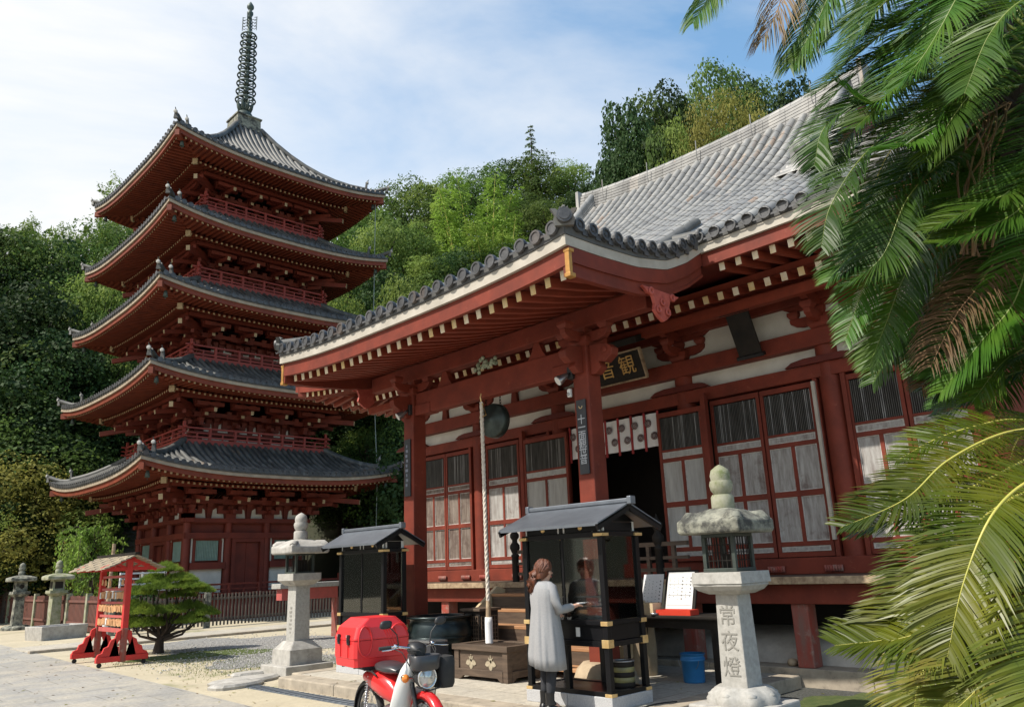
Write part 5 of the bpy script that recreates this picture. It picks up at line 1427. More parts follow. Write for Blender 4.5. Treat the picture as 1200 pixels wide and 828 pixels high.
for q in range(16):
    y = Y0 + 0.12 + q * (Y1 - Y0 - 0.24) / 15; m.box(X0 + 0.09, X1 - 0.09, y - 0.014, y + 0.014, 0.575, 0.615)
m.build('slats', 'old_wood', ob)
m = MB()
for y in (Y0 + 0.045, Y1 - 0.045):
    for x in (X0 + 0.045, X1 - 0.045): m.box(x - 0.05, x + 0.05, y - 0.05, y + 0.05, 0.15, 0.556)
prof = [(Y0 + 0.09, 0.15), (Y0 + 0.14, 0.16), (Y0 + 0.20, 0.205), (Y1 - 0.20, 0.205), (Y1 - 0.14, 0.16), (Y1 - 0.09, 0.15), (Y1 - 0.09, 0.30), (Y0 + 0.09, 0.30)]
for x in (X0 + 0.01, X1 - 0.01): m.poly(prof, (x, 0, 0), (0, 1, 0), (0, 0, 1), (1, 0, 0), 0.05)
prof = [(X0 + 0.09, 0.15), (X0 + 0.17, 0.205), (X1 - 0.17, 0.205), (X1 - 0.09, 0.15), (X1 - 0.09, 0.30), (X0 + 0.09, 0.30)]
for y in (Y0 + 0.01, Y1 - 0.01): m.poly(prof, (0, y, 0), (1, 0, 0), (0, 0, 1), (0, 1, 0), 0.05)
m.build('corner_frame', 'old_wood', ob, bevel=0.005)
for y in (8.80, 9.22):
    m = MB(); xc = X0 + 0.0145; zc_ = 0.40
    for q, (a, L1_) in enumerate(((-PI / 2, .11), (-PI / 2 - 1.30, .115), (-PI / 2 + 1.30, .115))):   # three toothed leaves
        pts = []
        for k in range(19):
            f = k / 18; side = math.sin(PI * f); tooth = 0.012 * (1 if k % 2 else -1) * side
            w_ = 0.036 * math.sin(PI * min(1, f * 0.999)) ** 0.7 + tooth
            pts.append((f * L1_, w_))
        poly_ = pts + [(u, -v) for u, v in pts[::-1][1:-1]]
        m.poly([(y + u * math.cos(a) - v * math.sin(a), zc_ + u * math.sin(a) + v * math.cos(a)) for u, v in poly_], (xc - 0.001 * q, 0, 0), (0, 1, 0), (0, 0, 1), (1, 0, 0), 0.004)
    for q in range(3):                                                   # three flower spikes
        a = PI / 2 + (q - 1) * 0.55; L1_ = 0.10 if q == 1 else 0.08
        for k in range(4): m.lathe((xc, y + L1_ * (k + .6) / 4 * math.cos(a), zc_ + L1_ * (k + .6) / 4 * math.sin(a)), [(0.0, -0.003), (0.018 - 0.003 * k, -0.003), (0.018 - 0.003 * k, 0.003)], 7, axis='x')
    m.build('crest', 'crest_pale', ob)
lb = thing('lattice_box', 'square dark lattice box between the cauldron and the stairs', 'box', (8.9, 10.1, 0.15))
m = MB(); m.box(8.74, 9.14, 9.88, 10.28, 0.15, 1.03); m.build('case', 'black_wood', lb, bevel=0.006)
m = MB()
for q in range(9):
    z = 0.42 + q * 0.065; m.box(8.728, 8.74, 9.90, 10.26, z, z + 0.016); m.box(8.76, 9.12, 9.868, 9.88, z, z + 0.016)
for q in range(7):
    m.box(8.722, 8.734, 9.90 + q * 0.057, 9.914 + q * 0.057, 0.42, 0.96); m.box(8.76 + q * 0.057, 8.774 + q * 0.057, 9.862, 9.874, 0.42, 0.96)
m.build('lattice', 'old_wood', lb)
m = MB(); m.box(8.70, 9.18, 9.84, 10.32, 1.03, 1.07); m.build('lid', 'old_wood', lb, bevel=0.005)
cd = thing('cauldron', 'large dark bronze incense cauldron standing behind the motorbike', 'cauldron', (8.35, 10.45, 0.15))
m = MB(); m.lathe((8.35, 10.42, 0), [(0.0, 0.42), (0.24, 0.43), (0.40, 0.50), (0.505, 0.62), (0.525, 0.74), (0.49, 0.86), (0.46, 0.92), (0.475, 0.95), (0.535, 0.965), (0.535, 0.99), (0.44, 0.99), (0.41, 0.92), (0.42, 0.8), (0.0, 0.8)], 40)
m.build('bowl', 'bronze_dark', cd)
for q in range(3):
    a = 2 * PI * q / 3 + 0.5; m = MB()
    m.tube([(8.35 + 0.26 * math.cos(a), 10.42 + 0.26 * math.sin(a), 0.48), (8.35 + 0.33 * math.cos(a), 10.42 + 0.33 * math.sin(a), 0.33), (8.35 + 0.30 * math.cos(a), 10.42 + 0.30 * math.sin(a), 0.15)], [0.08, 0.05, 0.06], 8)
    m.build('foot', 'bronze_dark', cd)
m = MB(); m.lathe((8.35, 10.42, 0), [(0.0, 0.90), (0.37, 0.90), (0.37, 0.93), (0.0, 0.945)], 24); m.build('ash', 'kamebara', cd)
m = MB(); m.lathe((8.35, 10.42, 0.675), [(0.516, -0.012), (0.527, -0.01), (0.527, 0.01), (0.516, 0.012), (0.516, -0.012)], 32); m.build('band', 'bronze_dark', cd)
bt = thing('side_table', 'low black table covered with a dark cloth beside the cauldron', 'table', (7.7, 10.0, 0.15))
m = MB(); m.box(7.72, 8.05, 9.85, 10.55, 0.64, 0.67); m.build('table_top', 'steel', bt, bevel=0.004)
m = MB(); m.box(7.71, 8.06, 9.84, 10.56, 0.40, 0.638); m.build('cloth', 'denim', bt, bevel=0.01)
for x in (7.76, 8.01):
    for y in (9.89, 10.51):
        m = MB(); m.box(x - 0.02, x + 0.02, y - 0.02, y + 0.02, 0.15, 0.41); m.build('leg', 'black_wood', bt)

# ------------------------------------------------------------------ glass incense cabinets
def cabinet(x0, x1, y0, y1, lab, kind):
    zb = 0.285
    cb = thing('candle_cabinet', lab, 'cabinet', ((x0 + x1) / 2, (y0 + y1) / 2, 0.15), 'black glass candle cabinets')
    m = MB(); m.box(x0, x1, y0 + 0.0, (y0 + y1) / 2 - 0.003, 0.15, zb); m.cut().box(x0, x1, (y0 + y1) / 2 + 0.003, y1, 0.15, zb); m.build('granite_base', 'granite', cb, bevel=0.006)
    a0, a1, b0, b1 = x0 + 0.05, x1 - 0.05, y0 + 0.05, y1 - 0.05
    w = 0.035
    m = MB()
    for x in (a0, a1): m.box(x - w, x + w, b0 - w, b1 + w, zb, zb + 0.05)
    for y in (b0, b1): m.box(a0 + w, a1 - w, y - w, y + w, zb + 0.001, zb + 0.049)
    for z, h in ((0.80, 0.06), (1.03, 0.05), (2.00, 0.06)):
        for x in (a0, a1): m.box(x - w - 0.005, x + w + 0.005, b0 - w, b1 + w, z, z + h)
        for y in (b0, b1): m.box(a0 + w, a1 - w, y - w - 0.005, y + w + 0.005, z + 0.001, z + h - 0.001)
    m.box(a0 - 0.01, a1 + 0.01, b0 - 0.01, b1 + 0.01, 0.861, 1.03)
    m.build('frame', 'black_lacquer', cb, bevel=0.004)
    for x in (a0, a1):
        for y in (b0, b1):
            m = MB(); m.box(x - w + 0.002, x + w - 0.002, y - w + 0.002, y + w - 0.002, zb + 0.05, 2.0); m.build('post', 'black_lacquer', cb, bevel=0.004)
            m = MB()
            for z in (0.80, 1.032): m.cut().box(x - w - 0.014, x + w + 0.014, y - w - 0.014, y + w + 0.014, z - 0.008, z + (0.078 if z < 0.9 else 0.04))
            m.cut().box(x - w - 0.03, x + w + 0.03, y - w - 0.03, y + w + 0.03, 2.005, 2.04); m.cut().box(x - w - 0.014, x + w + 0.014, y - w - 0.014, y + w + 0.014, zb, zb + 0.035)
            m.build('brass_fitting', 'brass', cb, bevel=0.003)
    ym = (b0 + b1) / 2
    m = MB(); m.box(a0 - 0.03, a0 + 0.03, ym - 0.03, ym + 0.03, zb + 0.05, 0.80); m.cut().box(a1 - 0.03, a1 + 0.03, ym - 0.03, ym + 0.03, zb + 0.05, 0.80); m.build('leg', 'black_lacquer', cb)
    m = MB(); m.box(a0 + w, a1 - w, b0 + w, b1 - w, zb + 0.02, zb + 0.04); m.build('lower_shelf', 'black_lacquer', cb)
    # little frieze with white edged panes, panes of glass
    m = MB(); f = MB()
    for x, sx in ((a0, -1), (a1, 1)):
        for yc in (b0 + 0.02, b1 - 0.02, ym - 0.045, ym + 0.045): f.cut().box(x - 0.012, x + 0.012, yc - 0.010, yc + 0.010, 2.06, 2.17)
        m.box(x - 0.006, x + 0.006, b0 + 0.03, b1 - 0.03, 2.065, 2.165)
    for y in (b0, b1):
        for xc in (a0 + 0.04, a1 - 0.04): f.cut().box(xc - 0.010, xc + 0.010, y - 0.012, y + 0.012, 2.06, 2.17)
        m.box(a0 + 0.05, a1 - 0.05, y - 0.006, y + 0.006, 2.065, 2.165)
    m.build('frieze', 'black_lacquer', cb); f.build('frieze_trim', 'white_metal', cb)
    m = MB()
    for y in ((b0 + ym) / 2, (b1 + ym) / 2): m.cut().lathe((a0 - 0.012, y, 2.115), [(0.0, -0.012), (0.028, -0.008), (0.034, 0.004)], 8, axis='x')
    m.build('rosette', 'brass', cb)
    for (p, q) in (((a0, b0), (a0, ym)), ((a0, ym), (a0, b1)), ((a1, b0), (a1, b1)), ((a0, b0), (a1, b0)), ((a0, b1), (a1, b1))):
        m = MB(); th = 0.003
        if p[0] == q[0]: m.box(p[0] - th, p[0] + th, p[1] + 0.036, q[1] - (0.036 if q[1] != ym else 0.0), 1.082, 1.998)
        else: m.box(p[0] + 0.036, q[0] - 0.036, p[1] - th, p[1] + th, 1.082, 1.998)
        m.build('pane', 'glass', cb)
    m = MB(); m.box(a0 - 0.012, a0 + 0.012, ym - 0.014, ym + 0.014, 1.08, 2.0); m.build('mullion', 'black_lacquer', cb)
    m = MB()
    for i in range(5):
        z = 1.18 + i * 0.0
    for i, z in enumerate((1.12, 1.22, 1.32)[:3 if a1 - a0 > 0.5 else 1]):
        m.box(a0 + 0.10 + 0.14 * i, a0 + 0.16 + 0.14 * i, b0 + 0.08, b1 - 0.08, z - 0.012, z + 0.003)
        for q in range(9): m.tube([(a0 + 0.13 + 0.14 * i, b0 + 0.14 + q * (b1 - b0 - 0.28) / 8, z), (a0 + 0.13 + 0.14 * i, b0 + 0.14 + q * (b1 - b0 - 0.28) / 8, z + 0.025)], 0.004, 4)
    m.build('candle_rack', 'steel', cb)
    # gable roof in dark copper sheet
    xm = (a0 + a1) / 2; ex = (a1 - a0) / 2 + 0.28; zr, ze = 2.385, 2.165
    m = MB()
    for s in (-1, 1):
        pts = [(0.0, zr), (s * ex * 0.5, (zr + ze) / 2 - 0.015), (s * ex, ze - 0.02)]
        for (u0, w0), (u1, w1) in zip(pts[:-1], pts[1:]):
            A = [(xm + u0, b0 - 0.20, w0), (xm + u1, b0 - 0.20, w1), (xm + u1, b1 + 0.20, w1), (xm + u0, b1 + 0.20, w0)]
            B = [(p[0], p[1], p[2] - 0.035) for p in A]
            m.add(A + B, [(0, 1, 2, 3), (7, 6, 5, 4), (0, 4, 5, 1), (1, 5, 6, 2), (2, 6, 7, 3)])
    rf_ = m.build('roof', 'copper_sheet', cb)
    m = MB(); m.box(xm - 0.035, xm + 0.035, b0 - 0.22, b1 + 0.22, zr - 0.005, zr + 0.045); m.box(xm - 0.05, xm + 0.05, b0 - 0.26, b0 - 0.20, zr - 0.03, zr + 0.065); m.box(xm - 0.05, xm + 0.05, b1 + 0.20, b1 + 0.26, zr - 0.03, zr + 0.065)
    m.build('ridge_cap', 'copper_sheet', rf_, bevel=0.01)
    m = MB()
    for y in (b0 - 0.185, b1 + 0.185):
        m.cut()
        for s in (-1, 1): m.bar((xm, y, zr - 0.06), (xm + s * ex, y, ze - 0.075), 0.03, 0.07)
    for y in (b0, b1): m.cut().poly([(-(a1 - a0) / 2, 2.17), ((a1 - a0) / 2, 2.17), (0, zr - 0.05)], (xm, y, 0), (1, 0, 0), (0, 0, 1), (0, 1, 0), 0.02)
    m.build('bargeboard', 'black_lacquer', rf_)
    return cb
cabinet(7.12, 7.85, 5.92, 7.24, 'black glass candle cabinet on granite that the woman is standing at', 1)
cabinet(7.40, 7.88, 10.62, 11.94, 'black glass candle cabinet behind the red motorbike box', 2)
# things in the cabinets
ps = thing('paper_slip', 'narrow white paper slip with dark writing stuck inside the near cabinet glass', 'paper', (7.40, 5.985, 1.8))
m = MB(); m.box(7.33, 7.46, 5.985, 5.988, 1.66, 1.98); m.build('sheet', 'paper', ps)
m = MB()
for q in range(4): m.box(7.37 + 0.01 * (q % 2), 7.43 - 0.012 * (q % 3), 5.981, 5.984, 1.72 + q * 0.055, 1.75 + q * 0.055)
m.build('writing', 'ink', ps)
st = thing('sticker', 'small white sticker on the dark drawer front of the near cabinet', 'label', (7.125, 6.40, 0.94))
m = MB(); m.box(7.152, 7.156, 6.36, 6.42, 0.90, 1.0); m.build('sheet', 'paper', st)
sb = thing('sign_board', 'little white sign card leaning on the stairs below the near cabinet', 'sign', (8.75, 8.35, 0.6))
m = MB(); m.box(8.60, 8.615, 8.00, 8.30, 0.47, 0.60); m.build('card', 'paper', sb)
m = MB()
for q in range(3): m.box(8.598, 8.60, 8.03, 8.27, 0.495 + q * 0.03, 0.505 + q * 0.03)
m.build('writing', 'ink_grey', sb)
tb = thing('tin_basket', 'yellow and black striped tin can on the lower shelf of the near cabinet', 'tin', (7.66, 6.12, 0.33))
m = MB()
for q in range(5):
    m.mat(0 if q in (1, 3) else 1).lathe((7.62, 6.14, 0.325 + q * 0.055), [(0.125, 0.0), (0.128, 0.002), (0.128, 0.053), (0.125, 0.055)], 18)
m.build('body', ['tin_yellow', 'black_wood'], tb)
m = MB(); m.lathe((7.62, 6.14, 0), [(0.118, 0.60), (0.135, 0.60), (0.135, 0.615), (0.118, 0.615), (0.118, 0.60)], 18); m.build('rim', 'steel', tb)
wb = thing('flower_pot', 'small dark pot with white paper flowers in the left cabinet', 'pot', (7.55, 11.7, 1.08))
m = MB(); m.lathe((7.55, 11.70, 0), [(0.0, 1.082), (0.05, 1.082), (0.065, 1.12), (0.05, 1.17), (0.0, 1.17)], 10); m.build('pot', 'black_lacquer', wb)
m = MB(); rr4 = random.Random(2)
for q in range(16):
    a, r_ = rr4.uniform(0, 6.28), rr4.uniform(0, 0.06); m.lathe((7.55 + r_ * math.cos(a), 11.70 + r_ * math.sin(a), 1.20 + rr4.uniform(0, 0.07)), [(0, -0.01), (0.02, 0.0), (0.024, 0.012), (0, 0.004)], 6)
m.build('flowers', 'paper', wb)
cn = thing('candle', 'single red candle burning stub inside the left cabinet', 'candle', (7.55, 11.0, 1.1))
m = MB(); m.tube([(7.55, 11.0, 1.082), (7.55, 11.0, 1.19)], 0.012, 8); m.build('wax', 'tray_red', cn)
m = MB(); m.lathe((7.55, 11.0, 1.082), [(0, 0), (0.035, 0.0), (0.035, 0.012), (0, 0.012)], 10); m.build('holder', 'brass', cn)

# ------------------------------------------------------------------ table with notices, boxes, bucket
tb2 = thing('offering_table', 'long black table under the veranda edge with notices and boxes on it', 'table', (9.3, 6.6, 0.15))
m = MB(); m.box(9.0, 9.62, 5.70, 7.35, 0.95, 1.0); m.build('table_top', 'black_wood', tb2, bevel=0.006)
m = MB(); m.box(9.05, 9.57, 5.76, 7.29, 0.84, 0.948); m.build('apron', 'black_wood', tb2)
for x in (9.07, 9.55):
    for y in (5.80, 7.22):
        m = MB(); m.box(x - 0.035, x + 0.035, y - 0.035, y + 0.035, 0.15, 0.84); m.build('leg', 'black_wood', tb2)
def notice(y, w, h, lab, backed):
    nt_ = thing('notice', lab, 'notice', (9.4, y, 1.0))
    tl = Vector((0.30, 0, 0.95)).normalized(); c = Vector((9.32, y, 1.03 + h / 2)); e_ = Vector((0, -1, 0)); nn = e_.cross(tl).normalized()
    if nn.x > 0: nn = -nn
    m = MB()
    if backed: m.poly([(-w / 2 - 0.04, -h / 2 - 0.04), (w / 2 + 0.04, -h / 2 - 0.04), (w / 2 + 0.04, h / 2 + 0.03), (-w / 2 - 0.04, h / 2 + 0.03)], c - nn * 0.02, e_, tl, nn, 0.025)
    else: m.poly([(-w / 2, -h / 2), (w / 2, -h / 2), (w / 2, h / 2), (-w / 2, h / 2)], c - nn * 0.008, e_, tl, nn, 0.008)
    m.build('board', 'black_wood', nt_)
    m = MB(); m.poly([(-w / 2, -h / 2), (w / 2, -h / 2), (w / 2, h / 2), (-w / 2, h / 2)], c, e_, tl, nn, 0.004); m.build('sheet', 'paper', nt_)
    m = MB(); r_ = random.Random(int(y * 10)); ncol = 5 if not backed else 6
    for q in range(ncol):
        a = -w / 2 + w * (q + 0.7) / (ncol + 0.4); b = h / 2 - 0.06 - r_.uniform(0, 0.05)
        big = (q == ncol - 1) or (backed and q == 3)
        while b > -h / 2 + (0.05 if not backed else 0.16):
            s_ = 0.016 if big else 0.009
            m.poly([(a - s_, b), (a + s_ * r_.uniform(.3, 1), b - 0.003), (a + s_ * r_.uniform(.4, 1), b - s_ * 0.6), (a - s_ * r_.uniform(.2, 1), b - s_ * .5)], c + nn * 0.0035, e_, tl, nn, 0.001)
            m.poly([(a - s_ * .2, b + s_ * .4), (a + s_ * .2, b + s_ * .4), (a + s_ * .2, b - s_ * 1.2), (a - s_ * .1, b - s_ * 1.2)], c + nn * 0.0042, e_, tl, nn, 0.001)
            b -= s_ * 3.0 + (r_.uniform(0, 0.04) if not big else 0)
    if backed:
        for b in (0.10, -0.05, -0.18): m.poly([(-w / 2 + 0.02, b), (w / 2 - 0.02, b), (w / 2 - 0.02, b - 0.003), (-w / 2 + 0.02, b - 0.003)], c + nn * 0.003, e_, tl, nn, 0.001)
    m.build('writing', 'ink', nt_)
notice(6.90, 0.34, 0.50, 'white notice with columns of handwriting, the left one on the black table', False)
notice(6.44, 0.42, 0.52, 'white notice on a black backing board behind the red tray', True)
rt_ = thing('tray', 'bright red lacquer tray in front of the black backed notice', 'tray', (9.15, 6.4, 1.0))
m = MB(); m.box(9.04, 9.24, 6.12, 6.66, 1.001, 1.012); m.build('base', 'tray_red', rt_)
m = MB()
for a in ((9.04, 9.05, 6.12, 6.66), (9.23, 9.24, 6.12, 6.66), (9.05, 9.23, 6.12, 6.13), (9.05, 9.23, 6.65, 6.66)): m.box(*a, 1.012, 1.07)
m.build('rim', 'tray_red', rt_)
for (y0, y1, x0, h, lab) in ((7.00, 7.18, 9.10, 0.17, 'plain wooden incense box nearest the cabinet on the black table'), (6.72, 6.98, 9.06, 0.15, 'open wooden box of orange incense bundles on the black table')):
    bx_ = thing('wooden_box', lab, 'box', (9.15, (y0 + y1) / 2, 1.0))
    m = MB()
    for a in ((x0, x0 + 0.012, y0, y1), (x0 + 0.19, x0 + 0.202, y0, y1), (x0 + 0.012, x0 + 0.19, y0, y0 + 0.012), (x0 + 0.012, x0 + 0.19, y1 - 0.012, y1)): m.box(*a, 1.001, 1.001 + h)
    m.box(x0 + 0.012, x0 + 0.19, y0 + 0.012, y1 - 0.012, 1.001, 1.01); m.box(x0 - 0.002, x0, (y0 + y1) / 2 - 0.02, (y0 + y1) / 2 + 0.02, 1.001 + h * 0.55, 1.001 + h * 0.62)
    m.build('case', 'pale_wood', bx_)
    m = MB(); r_ = random.Random(3)
    for q in range(14):
        yy = y0 + 0.02 + q * (y1 - y0 - 0.04) / 13; m.tube([(x0 + 0.02, yy, 1.0 + h * 0.8 + r_.uniform(0, .02)), (x0 + 0.18, yy + r_.uniform(-.01, .01), 1.0 + h * 0.9)], 0.007, 5)
    m.build('incense', 'amber' if y0 < 7 else 'ema_wood', bx_)
bs = thing('stone_carving', 'rounded tan stone standing behind the wooden boxes by the stairs', 'stone', (9.7, 7.45, 0.15))
m = MB(); rings = []
for f, z in ((1.1, 0.15), (1.15, 0.5), (1.05, 0.9), (1.0, 1.2), (0.85, 1.38), (0.45, 1.46)):
    rings.append([(9.60 + 0.22 * f * math.cos(t), 7.40 + 0.20 * f * math.sin(t) * (1 + 0.1 * math.sin(3 * t)), z) for t in [2 * PI * k / 16 for k in range(16)]])
m.loft(rings); m.build('rock', 'boulder', bs)
ah = thing('ashtray', 'small round steel dish at the edge of the black table', 'dish', (9.06, 6.74, 1.0))
m = MB(); m.lathe((9.03, 6.68, 1.001), [(0, 0), (0.05, 0.0), (0.06, 0.03), (0.052, 0.03), (0.045, 0.008), (0, 0.008)], 14); m.build('dish', 'steel', ah)
bk = thing('bucket', 'blue plastic bucket on the stone floor under the black table', 'bucket', (9.35, 6.38, 0.15))
m = MB(); m.lathe((9.35, 6.36, 0.15), [(0.0, 0.0), (0.135, 0.0), (0.14, 0.02), (0.15, 0.26), (0.162, 0.265), (0.162, 0.30), (0.155, 0.30), (0.155, 0.345), (0.166, 0.345), (0.166, 0.36), (0.15, 0.36), (0.13, 0.02), (0.0, 0.02)], 28)
m.build('body', 'bucket_blue', bk)
m = MB(); m.tube([(9.35 - 0.10 + 0.0, 6.36 + 0.155 * math.cos(a), 0.43 - 0.14 * math.sin(a)) for a in np.linspace(0, PI, 14)], 0.004, 5); m.build('handle', 'steel', bk)
rk = thing('rock', 'fist-sized brown stone on the foundation kerb beside a veranda post', 'stone', (10.72, 5.65, 0.24))
m = MB(); m.lathe((10.70, 5.66, 0.24), [(0.0, 0.0), (0.06, 0.01), (0.075, 0.05), (0.055, 0.09), (0.0, 0.105)], 10); m.build('stone', 'boulder', rk)
hs_ = thing('hose', 'thin black hose lying in a loop at the platform corner', 'hose', (7.9, 5.6, 0.15))
m = MB(); m.tube([(7.62 + 0.35 * math.cos(a), 5.62 + 0.16 * math.sin(a), 0.162) for a in np.linspace(0.3, 3.6, 22)], 0.008, 6); m.build('tube', 'rubber', hs_)

# ------------------------------------------------------------------ stone lanterns
def oct_ring(cx, cy, r, z, n=8, rot=PI / 8): return [(cx + r * math.cos(rot + 2 * PI * k / n), cy + r * math.sin(rot + 2 * PI * k / n), z) for k in range(n)]
def lantern_roof(m, cx, cy, a, z0, z1, curl):
    """square stone cap whose corners roll up into scrolls"""
    ring = lambda s, z, lift: [(cx + s * u, cy + s * v, z + lift * (abs(u) * abs(v)) ** 2) for u, v in [(-1, -1), (-.5, -1.0), (0, -1.0), (.5, -1), (1, -1), (1, -.5), (1, 0), (1, .5), (1, 1), (.5, 1), (0, 1), (-.5, 1), (-1, 1), (-1, .5), (-1, 0), (-1, -.5)]]
    h = z1 - z0
    m.loft([ring(a * 0.94, z0, 0.0), ring(a, z0 + 0.012, curl * 0.2), ring(a, z0 + h * 0.45, curl * 0.5), ring(a * 0.80, z0 + h * 0.66, curl * 0.35), ring(a * 0.5, z0 + h * 0.90, 0), ring(a * 0.30, z1, 0)], True, False)
def jewel(m, cx, cy, z, s):
    m.lathe((cx, cy, z), [(0.0, 0.0), (0.14 * s, 0.0), (0.15 * s, 0.04 * s), (0.148 * s, 0.17 * s), (0.13 * s, 0.20 * s)], 16)
    m.lathe((cx, cy, z + 0.2 * s), [(0.10 * s, 0.0), (0.14 * s, 0.06 * s), (0.155 * s, 0.13 * s), (0.14 * s, 0.18 * s)], 16)
    m.lathe((cx, cy, z + 0.38 * s), [(0.125 * s, 0.0), (0.135 * s, 0.07 * s), (0.115 * s, 0.14 * s), (0.05 * s, 0.19 * s), (0.0, 0.215 * s)], 16)
def lotus_base(m, cx, cy, r0, r1, z0, z1):
    rings = []
    for f, z in ((1.0, z0), (1.02, z0 + (z1 - z0) * .35), (0.86, z0 + (z1 - z0) * .8), (0.7, z1)):
        rings.append([(cx + (r0 * f) * math.cos(t) * (1 + 0.06 * math.cos(8 * t)), cy + (r0 * f) * math.sin(t) * (1 + 0.06 * math.cos(8 * t)), z) for t in [2 * PI * k / 48 for k in range(48)]])
    m.loft(rings)
    for k in range(8):
        t = 2 * PI * (k + 0.5) / 8 if False else 2 * PI * k / 8
        c = (cx + r0 * 0.86 * math.cos(t), cy + r0 * 0.86 * math.sin(t), z0 + (z1 - z0) * 0.55)
        m.lathe(c, [(0.0, -0.05), (r0 * 0.16, -0.02), (r0 * 0.17, 0.01), (0.0, 0.045)], 10)
L1 = thing('stone_lantern', 'tall pale stone lantern carved with three characters in front of the doors', 'stone lantern', (7.93, 4.80, 0), 'stone lanterns')
lx, ly = 7.93, 4.80
m = MB(); m.box(lx - 0.42, lx + 0.42, ly - 0.42, ly + 0.42, -0.05, 0.24); m.build('plinth', 'stone', L1, bevel=0.02)
m = MB(); lotus_base(m, lx, ly, 0.36, 0.2, 0.24, 0.40); m.build('lotus_base', 'stone_pale', L1)
m = MB(); m.frust((lx, ly), 0.40, 1.33, 0.155, 0.135); m.build('pillar', 'stone_pale', L1, bevel=0.012)
text_obj('carved_characters', '常\n夜\n燈', 0.215, frame((lx - 0.1480, ly + 0.005, 0.84), (0, -1, 0), (0.0215, 0, 1)), 'engraving_shade', L1, 0.0035, 1.2)  # strokes sit proud; the groove shade is in their grey
m = MB(); rings = []
for f, z in ((0.60, 1.33), (0.86, 1.37), (1.0, 1.42), (0.98, 1.44)):
    rings.append([(lx + 0.30 * f * u * (1 + .03 * math.sin(9 * i)), ly + 0.30 * f * v * (1 + .03 * math.sin(9 * i)), z) for i, (u, v) in enumerate([(-1, -1), (-.5, -1.0), (0, -1.0), (.5, -1), (1, -1), (1, -.5), (1, 0), (1, .5), (1, 1), (.5, 1), (0, 1), (-.5, 1), (-1, 1), (-1, .5), (-1, 0), (-1, -.5)])])
m.loft(rings, True, False); m.frust((lx, ly), 1.442, 1.56, 0.31, 0.30); m.build('middle_stone', 'stone_pale', L1, bevel=0.008)
m = MB()
for z, h, a in ((1.56, 0.04, 0.205), (1.93, 0.035, 0.20)):
    m.box(lx - a, lx + a, ly - a, ly + a, z, z + h)
for sx in (-1, 1):
    for sy in (-1, 1): m.box(lx + sx * 0.18 - 0.022, lx + sx * 0.18 + 0.022, ly + sy * 0.18 - 0.022, ly + sy * 0.18 + 0.022, 1.60, 1.93)
m.build('light_chamber', 'lantern_bronze', L1, bevel=0.004)
m = MB()
for q in range(6):
    o = -0.14 + q * 0.056
    for s in (-1, 1): m.bar((lx + s * 0.178, ly + o, 1.6), (lx + s * 0.178, ly + o, 1.93), 0.008, 0.008); m.bar((lx + o, ly + s * 0.178, 1.6), (lx + o, ly + s * 0.178, 1.93), 0.008, 0.008)
for z in (1.68, 1.765, 1.85):
    for s in (-1, 1): m.bar((lx + s * 0.182, ly - .16, z), (lx + s * 0.182, ly + .16, z), 0.007, 0.007); m.bar((lx - .16, ly + s * 0.182, z), (lx + .16, ly + s * 0.182, z), 0.007, 0.007)
m.box(lx - 0.05, lx + 0.05, ly - 0.05, ly + 0.05, 1.6, 1.75)
m.build('grille', 'black_wood', L1)
m = MB(); lantern_roof(m, lx, ly, 0.385, 1.965, 2.24, 0.05); m.build('cap', 'stone_lichen', L1, bevel=0.02)
m = MB()
for k in range(4):
    a = PI / 4 + k * PI / 2; c = Vector((lx + 0.36 * math.cos(a) * 1.18, ly + 0.36 * math.sin(a) * 1.18, 2.07))
    tx = Vector((-math.sin(a), math.cos(a), 0))
    m.tube([c + Vector((math.cos(a), math.sin(a), 0)) * -0.16 + Vector((0, 0, 0.06)), c + Vector((math.cos(a), math.sin(a), 0)) * -0.04 + Vector((0, 0, 0.045)), c + Vector((math.cos(a), math.sin(a), 0)) * 0.005], [0.07, 0.105, 0.09], 10)
    for s in (-1, 1):
        M3 = Matrix.Rotation(a, 3, 'Z')
        m.lathe(c - Vector((math.cos(a), math.sin(a), 0)) * 0.07 + tx * 0.085 * s + Vector((0, 0, 0.02)), [(0.0, -0.012 * s), (0.072, -0.012 * s), (0.076, 0.012 * s), (0.045, 0.012 * s), (0.038, 0.022 * s), (0, 0.022 * s)], 12, axis='y', M=M3)
m.build('corner_scroll', 'stone_lichen', L1)
m = MB(); jewel(m, lx, ly, 2.22, 0.86); m.build('finial', 'stone_moss', L1)

L2 = thing('stone_lantern', 'pale stone lantern on a two-step plinth between the pine and the left cabinet', 'stone lantern', (7.62, 13.6, 0), 'stone lanterns')
lx, ly = 7.62, 13.60
L2.scale = (0.93, 0.93, 0.935)
m = MB(); m.box(lx - 0.50, lx + 0.50, ly - 0.50, ly + 0.50, -0.05, 0.19); m.build('plinth', 'stone', L2, bevel=0.015)
m = MB(); m.frust((lx, ly), 0.19, 0.46, 0.35, 0.345); m.frust((lx, ly), 0.46, 0.60, 0.33, 0.21); m.build('lotus_base', 'stone', L2, bevel=0.02)
m = MB(); m.frust((lx, ly), 0.60, 1.62, 0.165, 0.155); m.build('pillar', 'stone_pale', L2, bevel=0.012)
m = MB()
for q in range(7): m.box(lx - 0.1665, lx - 0.158, ly - 0.03 - 0.01 * (q % 2), ly + 0.03 + 0.015 * (q % 3), 0.74 + q * 0.075, 0.775 + q * 0.075)
m.build('carved_characters', 'engraving_shade', L2)  # raised grey bars, coloured like shade in cut strokes
m = MB(); m.frust((lx, ly), 1.62, 1.72, 0.20, 0.31); m.frust((lx, ly), 1.72, 1.85, 0.31, 0.31); m.build('middle_stone', 'stone', L2, bevel=0.01)
